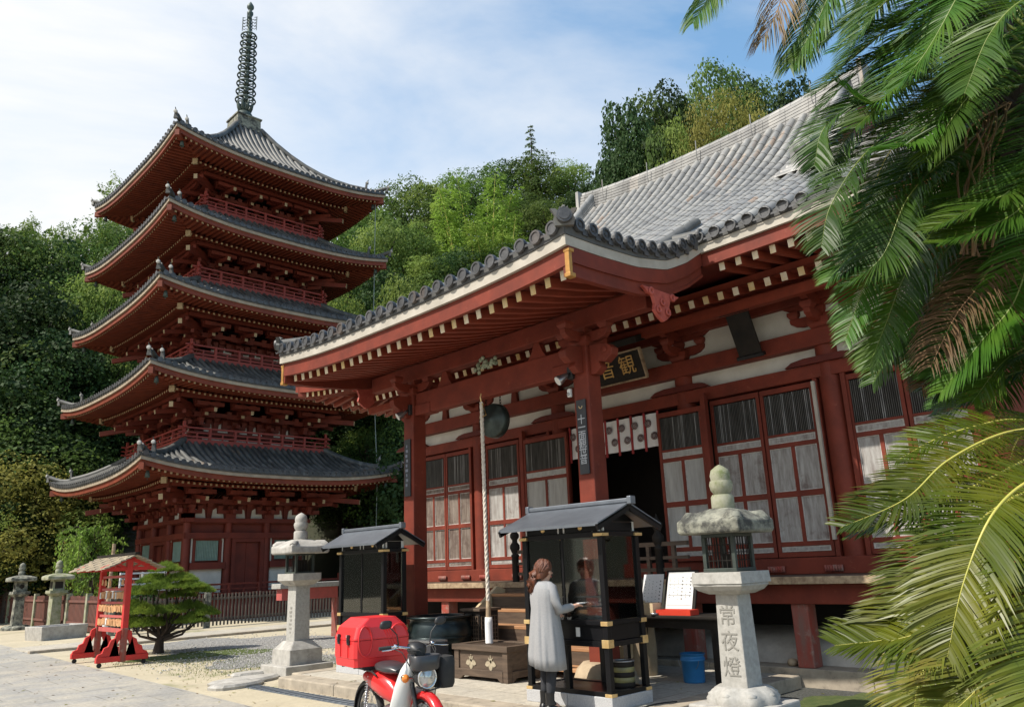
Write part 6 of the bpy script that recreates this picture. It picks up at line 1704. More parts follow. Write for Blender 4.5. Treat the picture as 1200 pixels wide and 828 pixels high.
m = MB(); m.box(lx - .21, lx + .21, ly - .21, ly + .21, 1.85, 1.88); m.box(lx - .21, lx + .21, ly - .21, ly + .21, 2.19, 2.22)
for sx in (-1, 1):
    for sy in (-1, 1): m.box(lx + sx * .185 - .02, lx + sx * .185 + .02, ly + sy * .185 - .02, ly + sy * .185 + .02, 1.88, 2.19)
m.build('light_chamber', 'lantern_bronze', L2)
m = MB()
for q in range(5):
    o = -0.12 + q * 0.06
    for s in (-1, 1): m.bar((lx + s * 0.183, ly + o, 1.88), (lx + s * 0.183, ly + o, 2.19), 0.009, 0.009); m.bar((lx + o, ly + s * 0.183, 1.88), (lx + o, ly + s * 0.183, 2.19), 0.009, 0.009)
m.box(lx - .1, lx + .1, ly - .1, ly + .1, 1.88, 2.1)
m.build('grille', 'black_wood', L2)
m = MB(); lantern_roof(m, lx, ly, 0.42, 2.22, 2.50, 0.07); m.build('cap', 'stone', L2, bevel=0.02)
m = MB()
for k in range(4):
    a = PI / 4 + k * PI / 2; u = Vector((math.cos(a), math.sin(a), 0)); c = Vector((lx, ly, 2.36)) + u * 0.50
    m.tube([c - u * 0.2 + Vector((0, 0, 0.06)), c - u * 0.04 + Vector((0, 0, 0.04)), c + u * 0.02], [0.06, 0.08, 0.07], 8)
m.build('corner_scroll', 'stone', L2)
m = MB(); jewel(m, lx, ly, 2.48, 0.92); m.build('finial', 'stone', L2)

def old_lantern(lx, ly, lab, sm_, open_face):
    L_ = thing('stone_lantern', lab, 'stone lantern', (lx, ly, 0), 'stone lanterns')
    L_.scale = (0.80, 0.80, 0.80)
    m = MB(); m.loft([oct_ring(lx, ly, 0.66, -0.05), oct_ring(lx, ly, 0.66, 0.12), oct_ring(lx, ly, 0.5, 0.22)], True, False); m.build('plinth', sm_, L_, bevel=0.02)
    m = MB(); m.frust((lx, ly), 0.22, 1.58, 0.23, 0.20); m.build('pillar', sm_, L_, bevel=0.015)
    m = MB(); m.frust((lx, ly), 1.58, 1.72, 0.25, 0.40); m.frust((lx, ly), 1.72, 1.84, 0.40, 0.39); m.build('middle_stone', sm_, L_, bevel=0.03)
    m = MB(); m.frust((lx, ly), 1.84, 2.32, 0.26, 0.25); lc = m.build('light_chamber', sm_, L_, bevel=0.01)
    m = MB()
    if open_face:
        for ax, s in (('x', -1), ('y', -1)):
            c = (lx + (s * 0.262 if ax == 'x' else 0), ly + (s * 0.262 if ax == 'y' else 0), 2.08); m.lathe(c, [(0.0, -0.006), (0.10, -0.006), (0.10, 0.01)], 16, axis=ax)
    else:
        m.box(lx - 0.266, lx - 0.24, ly - 0.17, ly + 0.17, 1.93, 2.24); m.box(lx - 0.17, lx + 0.17, ly - 0.266, ly - 0.24, 1.93, 2.24)
    m.build('opening', 'void', lc)  # black patches on the solid block imitate the dark inside its openings
    m = MB(); lantern_roof(m, lx, ly, 0.58, 2.32, 2.62, 0.10); m.build('cap', sm_, L_, bevel=0.03)
    m = MB(); jewel(m, lx, ly, 2.60, 1.08); m.build('finial', sm_, L_)
old_lantern(8.6, 37.6, 'grey old stone lantern with a round hole, farthest left by the brown fence', 'stone_lichen', True)
old_lantern(9.15, 34.6, 'mossy old stone lantern with a square opening directly behind the stone trough', 'stone_moss', False)

# stone trough
tr = thing('stone_trough', 'empty rectangular stone trough lying on the sand by the old lanterns', 'trough', (7.9, 29.6, 0))
cx_, cy_ = 7.98, 29.75; A_ = math.radians(12); ca, sa = math.cos(A_), math.sin(A_)
tr.location = (cx_, cy_, 0); tr.rotation_euler = (0, 0, A_); ORG[tr.as_pointer()] = (0, 0, 0)
m = MB(); l, w = 0.74, 0.55
outer0 = [(-l * .95, -w * .95, 0.0), (l * .95, -w * .95, 0), (l * .95, w * .95, 0), (-l * .95, w * .95, 0)]; outer1 = [(-l, -w, 0.42), (l, -w, 0.42), (l, w, 0.42), (-l, w, 0.42)]
in1 = [(-l + .12, -w + .12, 0.42), (l - .12, -w + .12, 0.42), (l - .12, w - .12, 0.42), (-l + .12, w - .12, 0.42)]; in0 = [(-l + .18, -w + .18, 0.12), (l - .18, -w + .18, 0.12), (l - .18, w - .18, 0.12), (-l + .18, w - .18, 0.12)]
m.loft([outer0, outer1, in1, in0], True, False); m.build('basin', 'stone', tr, bevel=0.02)

# ------------------------------------------------------------------ votive tablet rack (red)
ex, ey = 6.25, 18.5
ema = thing('votive_rack', 'bright red roofed rack hung with rows of wooden votive tablets', 'rack', (6.35, 18.55, 0))
ema.scale = (0.79, 0.79, 0.79)
Y1_ = ey + 2.1
for y in (ey, Y1_):
    m = MB(); m.mat(0).frust((ex, y), 0.95, 2.75, 0.075, 0.075); m.mat(1).frust((ex, y), 0.10, 0.95, 0.075, 0.075); m.build('post', ['ema_red', 'red_weathered'], ema, bevel=0.01)
    m = MB(); m.box(ex - 0.66, ex + 0.66, y - 0.07, y + 0.07, 0.12, 0.26)
    for s in (-1, 1):
        m.poly([(0.08, 0.26), (0.65, 0.26), (0.62, 0.33), (0.52, 0.36), (0.48, 0.48), (0.38, 0.52), (0.33, 0.66), (0.22, 0.72), (0.19, 0.86), (0.08, 0.92), (0.08, 0.70), (0.32, 0.26)], (ex, y, 0), (s, 0, 0), (0, 0, 1), (0, 1, 0), 0.08)
    m.build('foot', 'ema_red', ema, bevel=0.01)
    for s in (-0.56, 0.56):
        m = MB(); m.tube([(ex + s, y - 0.025, 0.06), (ex + s, y + 0.025, 0.06)], 0.06, 12); m.box(ex + s - 0.02, ex + s + 0.02, y - 0.035, y + 0.035, 0.06, 0.13); m.build('castor', 'rubber', ema)
    m = MB()
    for s in (-1, 1): m.bar((ex, y, 2.78), (ex + s * 0.72, y, 2.48), 0.10, 0.11)
    m.bar((ex - 0.62, y, 2.50), (ex + 0.62, y, 2.50), 0.08, 0.09)
    for s in (-1, 1): m.bar((ex + s * 0.05, y, 2.5), (ex + s * 0.36, y, 2.66), 0.06, 0.05)
    m.build('gable_frame', 'ema_red', ema, bevel=0.006)
zs_ = [0.82, 1.20, 1.56, 1.92, 2.26]
for i, z in enumerate(zs_):
    m = MB(); m.box(ex - 0.03, ex + 0.03, ey + 0.075, Y1_ - 0.075, z, z + (0.12 if i == 0 else 0.07)); m.build('rail', 'ema_pink', ema, bevel=0.006)
rr5 = random.Random(4); cnt = 0
for i, z in enumerate(zs_[1:]):
    for k in range(15):
        if i == 3 and rr5.random() < 0.75: continue
        y = ey + 0.14 + k * 0.13 + rr5.uniform(-.02, .02); w = rr5.uniform(0.14, 0.17)
        for layer in range(2 if i < 3 else 1):
            x = ex - 0.045 - 0.02 * layer; dz = rr5.uniform(-.03, .01); M0 = Matrix.Translation((x, y + layer * 0.02, z - 0.02 + dz)) @ Matrix.Rotation(rr5.uniform(-.15, .15), 4, 'X')
            m = MB(); m.M = M0; m.poly([(-w / 2, -0.17), (w / 2, -0.17), (w / 2, -0.04), (0, 0.01), (-w / 2, -0.04)], (0, 0, 0), (0, 1, 0), (0, 0, 1), (1, 0, 0), 0.012)
            m.build('votive_tablet' if False else 'tablet', 'ema_wood' if rr5.random() < .93 else 'paper', ema); cnt += 1
m = MB()
for s in (-1, 1):
    A = [(ex, ey - 0.5, 2.88), (ex + s * 1.12, ey - 0.5, 2.46), (ex + s * 1.12, Y1_ + 0.5, 2.46), (ex, Y1_ + 0.5, 2.88)]
    n_ = 12
    for i in range(6):
        for j in range(n_):
            f0, f1 = i / 6, (i + 1) / 6; y0 = ey - 0.5 + (Y1_ - ey + 1.0) * j / n_; y1 = ey - 0.5 + (Y1_ - ey + 1.0) * (j + 1) / n_
            za, zb = 2.86 - 0.37 * f0, 2.86 - 0.37 * (f1 + 0.02); x0, x1 = ex + s * 0.78 * f0, ex + s * 0.78 * (f1 + 0.02)
            dz = 0.012 * ((i * 7 + j * 5) % 3) + 0.015
            P = [(x0, y0 + .005, za), (x1, y0 + .005, zb + dz), (x1, y1 - .005, zb + dz), (x0, y1 - .005, za)]; Q = [(p[0], p[1], p[2] - 0.035) for p in P]
            m.add(P + Q, [(0, 1, 2, 3), (7, 6, 5, 4), (0, 4, 5, 1), (1, 5, 6, 2), (2, 6, 7, 3), (3, 7, 4, 0)])
m.build('roof', 'shingle', ema)
m = MB(); m.bar((ex, ey - 0.55, 2.89), (ex, Y1_ + 0.55, 2.89), 0.12, 0.06); m.build('ridge_cap', 'black_wood', ema)

# thin bare post with a white foot beside the rack
pp = thing('post', 'thin grey pole with a white foot standing left of the red rack', 'pole', (8.9, 28.6, 0))
m = MB(); m.tube([(8.9, 28.0, 0.5), (8.95, 28.0, 2.9)], 0.055, 8); m.build('pole', 'old_wood_edge', pp)
m = MB(); m.tube([(8.9, 28.0, 0.0), (8.9, 28.0, 0.5)], 0.085, 10); m.build('foot', 'paper', pp)

# ------------------------------------------------------------------ fences
def picket_fence(p, q, h, lab, mname, step, w, gapless=False, postm='stone', post_every=3.2, rails=(0.25, 0.85)):
    p = Vector((*p, 0)); q = Vector((*q, 0)); d = (q - p); L_ = d.length; d.normalize(); nrm_ = Vector((-d.y, d.x, 0))
    f = thing('fence', lab, 'fence', tuple((p + q) / 2))
    m = MB(); n_ = int(L_ / step); rr6 = random.Random(int(L_ * 10))
    for k in range(n_):
        c = p + d * (k + 0.5) * step; hh = h * rr6.uniform(0.985, 1.015)
        m.bar(c + Vector((0, 0, 0.06)), c + Vector((0, 0, hh)), w, 0.03, up=tuple(nrm_))
    pk = m.build('pickets', mname, f)
    for rz in rails:
        m = MB(); m.bar(p + nrm_ * 0.04 + Vector((0, 0, h * rz)), q + nrm_ * 0.04 + Vector((0, 0, h * rz)), 0.05, 0.08); m.build('rail', mname, f)
    k = 0
    while k * post_every <= L_ + 0.01:
        c = p + d * k * post_every; m = MB(); m.frust((c.x, c.y), 0, h * 1.07, 0.10, 0.095); m.build('post', postm, f, bevel=0.02); k += 1
    return f
picket_fence((9.3, 28.75), (30.0, 28.75), 1.15, 'dark picket fence with stone posts running in front of the pagoda', 'grey_wood_fence', 0.135, 0.055, postm='stone_lichen')
picket_fence((9.3, 28.9), (9.9, 47.0), 1.25, 'reddish brown picket fence behind the two old stone lanterns', 'brown_red_fence', 0.16, 0.10, postm='stone_moss', post_every=2.6)
wf = thing('white_fence', 'small white rail fence on a ledge behind the red rack', 'fence', (11.2, 32.5, 0))
m = MB(); m.box(10.5, 12.4, 32.2, 33.4, 0.0, 1.3); m.build('ledge', 'brown_red_fence', wf, bevel=0.02)
m = MB(); m.box(10.4, 12.5, 32.1, 33.5, 1.3, 1.38); m.build('coping', 'stone_pale', wf, bevel=0.01)
m = MB()
for z in (1.55, 1.75, 1.95): m.box(10.6, 12.3, 32.18, 32.22, z, z + 0.06)
for x in (10.6, 11.4, 12.25): m.box(x, x + 0.06, 32.225, 32.27, 1.38, 2.02)
m.build('rails', 'paper', wf)

# red gate posts of the veranda end seen between lantern and cabinet
gw = thing('low_wall', 'short red and white end wall between the pale lantern and the left cabinet', 'wall', (12.2, 20.5, 0))
m = MB(); m.box(11.2, 11.5, 20.0, 20.3, 0, 1.35); m.box(12.4, 12.7, 20.0, 20.3, 0, 1.35); m.build('post', 'red_weathered', gw, bevel=0.01)
m = MB(); m.box(10.6, 13.0, 19.9, 20.4, 1.35, 1.48); m.build('coping', 'stone_pale', gw, bevel=0.01)
m = MB(); m.box(10.7, 12.9, 20.0, 20.3, 1.05, 1.35); m.build('beam', 'ema_pink', gw, bevel=0.01)

# ------------------------------------------------------------------ back building with mossy roof (far left)
bb = thing('storehouse', 'low old storehouse with a mossy roof and white plaster panel behind the brown fence', 'building', (7, 48, 0))
m = MB(); m.box(-2, 16.5, 47.0, 53.0, 0, 3.2); m.build('wall', 'black_wood', bb)
m = MB(); m.box(10.9, 14.0, 46.95, 46.99, 0.2, 3.0); m.box(6.0, 9.9, 46.95, 46.99, 2.75, 3.05); m.build('plaster_panel', 'plaster', bb)
mat('mossy_roof', (0.07, 0.075, 0.045), (0.13, 0.10, 0.07), 0.9, 1.2, spots=((0.05, 0.06, 0.02), 3, 0.5, 0.8))
m = MB()
for s, y0, y1 in ((1, 45.6, 50.0), (-1, 54.4, 50.0)):
    for i in range(8):
        f0, f1 = i / 8, (i + 1) / 8
        P = [(-3, y0 + (y1 - y0) * f0, 3.1 + 2.9 * f0 + 0.05), (17.3, y0 + (y1 - y0) * f0, 3.1 + 2.9 * f0 + 0.05), (17.3, y0 + (y1 - y0) * f1, 3.1 + 2.9 * f1), (-3, y0 + (y1 - y0) * f1, 3.1 + 2.9 * f1)]
        Q = [(p[0], p[1], p[2] - 0.15) for p in P]
        m.add(P + Q, [(0, 1, 2, 3), (7, 6, 5, 4), (0, 4, 5, 1), (1, 5, 6, 2), (2, 6, 7, 3), (3, 7, 4, 0)])
m.build('roof', 'mossy_roof', bb)
m = MB(); m.box(-3.1, 17.4, 49.8, 50.2, 5.95, 6.3); m.build('ridge', 'roof_tile_dark', bb)

# ------------------------------------------------------------------ red delivery motorbike (heads towards -Y)
bk_ = thing('motorbike', 'red delivery motorbike with a big red carrier box parked before the platform', 'motorbike', (4.98, 6.90, 0), world_coords=False, rz=math.radians(-9))
# local: x = bike right (towards -X world) negative..., forward = -y
def wheel(y, name):
    w = MB(); prof = []
    w.lathe((0, y, 0.285), [(0.245, -0.030), (0.270, -0.036), (0.285, -0.020), (0.288, 0.0), (0.285, 0.020), (0.270, 0.036), (0.245, 0.030), (0.24, 0.0), (0.245, -0.030)], 36, axis='x')
    for k in range(36):
        a = 2 * PI * k / 36; w.bar((-0.02, y + 0.288 * math.cos(a), 0.285 + 0.288 * math.sin(a)), (0.02, y + 0.288 * math.cos(a + .05), 0.285 + 0.288 * math.sin(a + .05)), 0.012, 0.008)
    t_ = w.build(name, 'rubber', bk_)
    r = MB(); r.lathe((0, y, 0.285), [(0.222, -0.022), (0.243, -0.026), (0.246, 0.0), (0.243, 0.026), (0.222, 0.022), (0.226, 0.0), (0.222, -0.022)], 36, axis='x'); r.build('rim', 'chrome', t_)
    h = MB(); h.lathe((0, y, 0.285), [(0.0, -0.06), (0.03, -0.06), (0.055, -0.04), (0.06, 0.0), (0.055, 0.04), (0.03, 0.06), (0.0, 0.06)], 20, axis='x'); h.build('hub', 'steel', t_)
    s = MB()
    for k in range(28):
        a = 2 * PI * k / 28; b = a + (0.35 if k % 2 else -0.35)
        s.tube([(0.035 if k % 4 < 2 else -0.035, y + 0.055 * math.cos(a), 0.285 + 0.055 * math.sin(a)), (0.0, y + 0.225 * math.cos(b), 0.285 + 0.225 * math.sin(b))], 0.0022, 4)
    s.build('spokes', 'chrome', t_)
wheel(0.60, 'rear_wheel'); wheel(-0.60, 'front_wheel')
def sweep(sections, mb):
    """sections: list of (y, list of (x,z)) ; closed rings lofted along y"""
    mb.loft([[(x, y, z) for x, z in pts] for y, pts in sections], True, True)
def oval(cx, cz, rx, rz, n=16, p=2.4):
    out = []
    for k in range(n):
        a = 2 * PI * k / n; c, s = math.cos(a), math.sin(a)
        out.append((cx + rx * math.copysign(abs(c) ** (2 / p), c), cz + rz * math.copysign(abs(s) ** (2 / p), s)))
    return out
# body under the seat (red)
m = MB(); sweep([(-0.10, oval(0, 0.52, 0.07, 0.06)), (0.0, oval(0, 0.56, 0.11, 0.12)), (0.15, oval(0, 0.60, 0.135, 0.14)), (0.35, oval(0, 0.63, 0.14, 0.11)), (0.55, oval(0, 0.66, 0.12, 0.06))], m)
m.build('side_panels', 'bike_red', bk_)
m = MB(); pts = []
for a in np.linspace(-0.35, 2.35, 12): pts.append((0, 0.60 + 0.325 * math.cos(a), 0.285 + 0.325 * math.sin(a)))
rings = []
for p in pts:
    u = Vector((0, p[1] - 0.6, p[2] - 0.285)).normalized(); rings.append([(sx * 0.062, p[1] + u.y * dz, p[2] + u.z * dz) for sx, dz in ((-1, -0.045), (-0.9, -0.01), (-0.5, 0.01), (0.5, 0.01), (0.9, -0.01), (1, -0.045), (0.85, -0.03), (0.5, 0.0), (-0.5, 0.0), (-0.85, -0.03))])
m.loft(rings); m.build('rear_fender', 'plastic_black', bk_)
# seat
m = MB(); sweep([(-0.12, oval(0, 0.755, 0.075, 0.02)), (-0.06, oval(0, 0.765, 0.115, 0.042)), (0.06, oval(0, 0.765, 0.135, 0.05)), (0.2, oval(0, 0.775, 0.14, 0.055)), (0.27, oval(0, 0.78, 0.12, 0.045)), (0.29, oval(0, 0.78, 0.09, 0.02))], m)
m.build('seat', 'seat_vinyl', bk_)
# leg shield
for s in (-1, 1):
    m = MB(); rings = []
    for y, z, w, x0 in ((-0.47, 0.93, 0.03, 0.035), (-0.46, 0.80, 0.13, 0.035), (-0.44, 0.66, 0.17, 0.045), (-0.40, 0.50, 0.18, 0.06), (-0.34, 0.36, 0.17, 0.07), (-0.26, 0.25, 0.15, 0.08)):
        rings.append([(s * x0, y - 0.012, z), (s * (x0 + w * .6), y - 0.005, z), (s * (x0 + w), y + 0.045, z), (s * (x0 + w * 1.02), y + 0.06, z), (s * (x0 + w * 0.55), y + 0.012, z), (s * x0, y + 0.008, z)])
    m.loft(rings); m.build('leg_shield', 'bike_white', bk_)
m = MB(); sweep([(-0.44, oval(0, 0.55, 0.05, 0.10)), (-0.25, oval(0, 0.50, 0.06, 0.08)), (-0.05, oval(0, 0.52, 0.07, 0.07))], m); m.build('main_tube_cover', 'bike_white', bk_)
# engine, exhaust, pedals
m = MB(); sweep([(-0.28, oval(0, 0.33, 0.07, 0.05)), (-0.15, oval(0, 0.33, 0.09, 0.06)), (-0.10, oval(0, 0.33, 0.13, 0.10)), (0.10, oval(0, 0.32, 0.14, 0.12)), (0.18, oval(0, 0.32, 0.11, 0.09))], m)
for q in range(6): m.box(-0.085, 0.085, -0.28 + q * 0.026, -0.27 + q * 0.026, 0.26, 0.40)
m.build('engine', 'steel', bk_)
m = MB(); m.tube([(-0.05, -0.24, 0.27), (-0.11, -0.2, 0.19), (-0.15, 0.0, 0.17), (-0.17, 0.2, 0.20)], 0.016, 8); m.tube([(-0.17, 0.2, 0.20), (-0.18, 0.3, 0.22), (-0.20, 0.80, 0.31), (-0.20, 0.86, 0.32)], [0.018, 0.043, 0.048, 0.02], 14); m.build('exhaust', 'chrome', bk_)
m = MB(); m.tube([(-0.28, -0.08, 0.24), (0.28, -0.08, 0.24)], 0.012, 6); m.tube([(-0.30, -0.08, 0.24), (-0.20, -0.08, 0.24)], 0.024, 8); m.tube([(0.20, -0.08, 0.24), (0.30, -0.08, 0.24)], 0.024, 8); m.tube([(-0.1, 0.0, 0.25), (-0.15, 0.2, 0.05), (-0.17, 0.25, 0.01)], 0.012, 6); m.build('footrests', 'rubber', bk_)
m = MB(); m.bar((0.055, 0.60, 0.285), (0.055, 0.02, 0.34), 0.02, 0.07); m.bar((-0.055, 0.60, 0.285), (-0.055, 0.02, 0.34), 0.02, 0.05); m.build('swingarm', 'plastic_black', bk_)
for s in (-1, 1):
    m = MB(); top = Vector((s * 0.12, 0.40, 0.68)); bot = Vector((s * 0.085, 0.58, 0.30))
    m.tube([bot, top], 0.012, 6); pts = []
    for k in range(81):
        f = k / 80; a = f * 2 * PI * 9; c = bot.lerp(top, 0.25 + 0.65 * f); pts.append(c + Vector((0.026 * math.cos(a), 0.022 * math.sin(a), 0)))
    m.tube(pts, 0.005, 5); m.build('rear_shock', 'chrome', bk_)
# front fork, fender, headlight
for s in (-1, 1):
    m = MB(); m.tube([(s * 0.075, -0.46, 0.68), (s * 0.07, -0.565, 0.38), (s * 0.065, -0.60, 0.285)], [0.022, 0.024, 0.02], 10); m.build('fork_leg', 'bike_red' if False else 'plastic_black', bk_)
m = MB(); rings = []
for a in np.linspace(0.25, 2.75, 14):
    rr7 = 0.32
    cy_, cz = -0.60 + rr7 * math.cos(a), 0.285 + rr7 * math.sin(a); u = Vector((0, math.cos(a), math.sin(a)))
    rings.append([(sx * 0.058, cy_ + u.y * dz, cz + u.z * dz) for sx, dz in ((-1, -0.05), (-0.9, -0.01), (-0.45, 0.012), (0.45, 0.012), (0.9, -0.01), (1, -0.05), (0.85, -0.03), (0.45, 0.002), (-0.45, 0.002), (-0.85, -0.03))])
m.loft(rings); m.build('front_fender', 'bike_red', bk_)
m = MB(); rings = []
for a in (2.62, 2.75, 2.9):
    cy_, cz = -0.60 + 0.322 * math.cos(a), 0.285 + 0.322 * math.sin(a); u = Vector((0, math.cos(a), math.sin(a)))
    rings.append([(sx * 0.060, cy_ + u.y * dz, cz + u.z * dz) for sx, dz in ((-1, -0.05), (-0.9, -0.008), (-0.45, 0.014), (0.45, 0.014), (0.9, -0.008), (1, -0.05), (0.85, -0.03), (0.45, 0.004), (-0.45, 0.004), (-0.85, -0.03))])
m.loft(rings); m.build('fender_tip', 'bike_white', bk_)
m = MB(); m.lathe((0, -0.56, 0.735), [(0.0, 0.12), (0.05, 0.11), (0.085, 0.05), (0.098, -0.02), (0.100, -0.06), (0.092, -0.062)], 24, axis='y', M=Matrix.Rotation(math.radians(4), 3, 'X')); hl = m.build('headlight', 'plastic_black', bk_)
m = MB(); m.lathe((0, -0.56, 0.735), [(0.088, -0.060), (0.100, -0.058), (0.103, -0.070), (0.088, -0.076), (0.088, -0.060)], 24, axis='y'); m.build('headlight_ring', 'chrome', hl)
m = MB(); m.lathe((0, -0.56, 0.735), [(0.0, -0.096), (0.05, -0.090), (0.09, -0.066)], 24, axis='y'); m.build('headlight_glass', 'lens_glass', hl)
for s in (-1, 1):
    m = MB(); m.tube([(s * 0.04, -0.50, 0.735), (s * 0.16, -0.50, 0.735)], 0.012, 6); m.lathe((s * 0.175, -0.50, 0.735), [(0.0, 0.03), (0.03, 0.025), (0.04, 0.0), (0.04, -0.02)], 14, axis='y'); t_ = m.build('turn_signal', 'chrome', bk_)
    m = MB(); m.lathe((s * 0.175, -0.522, 0.735), [(0.0, -0.028), (0.028, -0.018), (0.038, 0.002)], 14, axis='y'); m.build('signal_lens', 'amber', t_)
# handlebar, meter, mirrors, basket bag
m = MB(); m.tube([(-0.34, -0.33, 1.00), (-0.20, -0.36, 1.01), (-0.08, -0.43, 0.99), (0.08, -0.43, 0.99), (0.20, -0.36, 1.01), (0.34, -0.33, 1.00)], 0.012, 8); m.build('handlebar', 'chrome', bk_)
for s in (-1, 1):
    m = MB(); m.tube([(s * 0.24, -0.35, 1.005), (s * 0.355, -0.325, 1.0)], 0.018, 10); m.build('grip', 'rubber', bk_)
    m = MB(); m.tube([(s * 0.20, -0.40, 1.0), (s * 0.28, -0.42, 0.99), (s * 0.36, -0.40, 0.985)], 0.006, 6); m.lathe((s * 0.20, -0.37, 1.01), [(0, -0.02), (0.022, -0.018), (0.022, 0.02), (0, 0.02)], 8, axis='x'); m.build('brake_lever', 'chrome', bk_)
    m = MB(); m.tube([(s * 0.17, -0.37, 1.02), (s * 0.19, -0.37, 1.12), (s * 0.27, -0.36, 1.20)], 0.006, 6); mr_ = m.build('mirror_stem', 'plastic_black', bk_)
    m = MB(); rings = []
    for y, f in ((-0.375, 0.6), (-0.37, 0.95), (-0.352, 1.0), (-0.346, 0.95)):
        rings.append([(s * 0.30 + 0.062 * f * c_ + 0.01 * s_, y, 1.215 + 0.040 * f * s_) for c_, s_ in [(math.copysign(abs(math.cos(a)) ** .7, math.cos(a)), math.copysign(abs(math.sin(a)) ** .7, math.sin(a))) for a in [2 * PI * k / 18 for k in range(18)]]])
    m.loft(rings); m.build('mirror', 'plastic_black', mr_)
m = MB(); sweep([(-0.50, oval(0, 0.95, 0.05, 0.04)), (-0.46, oval(0, 0.97, 0.085, 0.065)), (-0.38, oval(0, 0.985, 0.09, 0.06)), (-0.33, oval(0, 0.98, 0.06, 0.04))], m); m.build('meter_cowl', 'plastic_black', bk_)
m = MB(); m.lathe((0, -0.345, 1.02), [(0.0, 0.012), (0.04, 0.01), (0.045, 0.0)], 14, axis='z'); m.build('meter_glass', 'lens_glass', bk_)
m = MB(); rings = []
for z, f in ((0.80, 0.82), (0.82, 0.92), (0.93, 1.0), (0.935, 0.93), (0.83, 0.86)):
    rings.append([(x * f, -0.575 + y * f, z) for x, y in [(0.15 * math.copysign(abs(math.cos(a)) ** .6, math.cos(a)), 0.10 * math.copysign(abs(math.sin(a)) ** .6, math.sin(a))) for a in [2 * PI * k / 20 for k in range(20)]]])
m.loft(rings); m.build('front_basket', 'seat_vinyl', bk_)
m = MB(); rings = []
for z, f in ((0.62, 0.85), (0.66, 1.0), (0.86, 1.03), (0.90, 0.9)):
    rings.append([(0.235 + 0.09 * f * math.copysign(abs(math.cos(a)) ** .6, math.cos(a)), -0.50 + 0.13 * f * math.copysign(abs(math.sin(a)) ** .6, math.sin(a)), z) for a in [2 * PI * k / 16 for k in range(16)]])
m.loft(rings); m.build('side_bag', 'rubber', bk_)
for k, (a_, b_) in enumerate((((-0.22, -0.37, 0.99), (-0.05, -0.50, 0.72)), ((0.22, -0.37, 0.99), (0.05, -0.50, 0.70)), ((0.18, -0.38, 1.0), (0.09, -0.56, 0.45)), ((-0.10, -0.42, 0.97), (0.02, -0.50, 0.80)))):
    A_, B_ = Vector(a_), Vector(b_); mid_ = A_.lerp(B_, .45) + Vector((0.03 * (k - 1.5), -0.11, 0.05))
    m = MB(); m.tube([A_, A_.lerp(mid_, .6) + Vector((0, -0.03, .02)), mid_, mid_.lerp(B_, .6), B_], 0.0045, 6); m.build('cable', 'rubber', bk_)
for s in (1,):
    m = MB(); m.tube([(-0.1, -0.60, 0.66), (0.0, -0.68, 0.63), (0.12, -0.66, 0.64), (0.16, -0.58, 0.68)], 0.007, 6); m.build('guard_rail', 'plastic_black', bk_)
# carrier and box
m = MB()
for x in (-0.14, 0.14): m.tube([(x, 0.18, 0.70), (x, 0.30, 0.735), (x, 0.98, 0.745)], 0.010, 6)
for y in (0.35, 0.6, 0.9): m.tube([(-0.2, y, 0.745), (0.2, y, 0.745)], 0.009, 6)
m.box(-0.22, 0.22, 0.34, 0.92, 0.752, 0.772)
m.build('carrier', 'plastic_black', bk_)
bx0, bx1, by0, by1, bz = -0.315, 0.315, 0.32, 0.86, 0.775
def boxring(f, x0, x1, z, inset=0.0, cham=0.05):
    a0, a1, b0, b1 = x0 + inset, x1 - inset, by0 + inset, by1 - inset; c = cham
    return [(a0 + c, b0, z), (a1 - c, b0, z), (a1, b0 + c, z), (a1, b1 - c, z), (a1 - c, b1, z), (a0 + c, b1, z), (a0, b1 - c, z), (a0, b0 + c, z)]
m = MB(); m.loft([boxring(1, bx0, bx1, bz, 0.015, 0.03), boxring(1, bx0, bx1, bz + 0.08, 0.006, 0.03), boxring(1, bx0, bx1, bz + 0.084, 0.0, 0.03), boxring(1, bx0, bx1, bz + 0.255, 0.0, 0.03)], True, False)
cbx = m.build('carrier_box', 'box_red', bk_, bevel=0.012)
m = MB(); m.loft([boxring(1, bx0, bx1, bz + 0.26, -0.004, 0.03), boxring(1, bx0, bx1, bz + 0.275, -0.004, 0.03), boxring(1, bx0 + 0.02, bx1 - 0.02, bz + 0.38, 0.012, 0.03), boxring(1, bx0 + 0.10, bx1 - 0.08, bz + 0.47, 0.05, 0.03)], True, False)
m.build('box_lid', 'box_red', cbx, bevel=0.014)
m = MB()
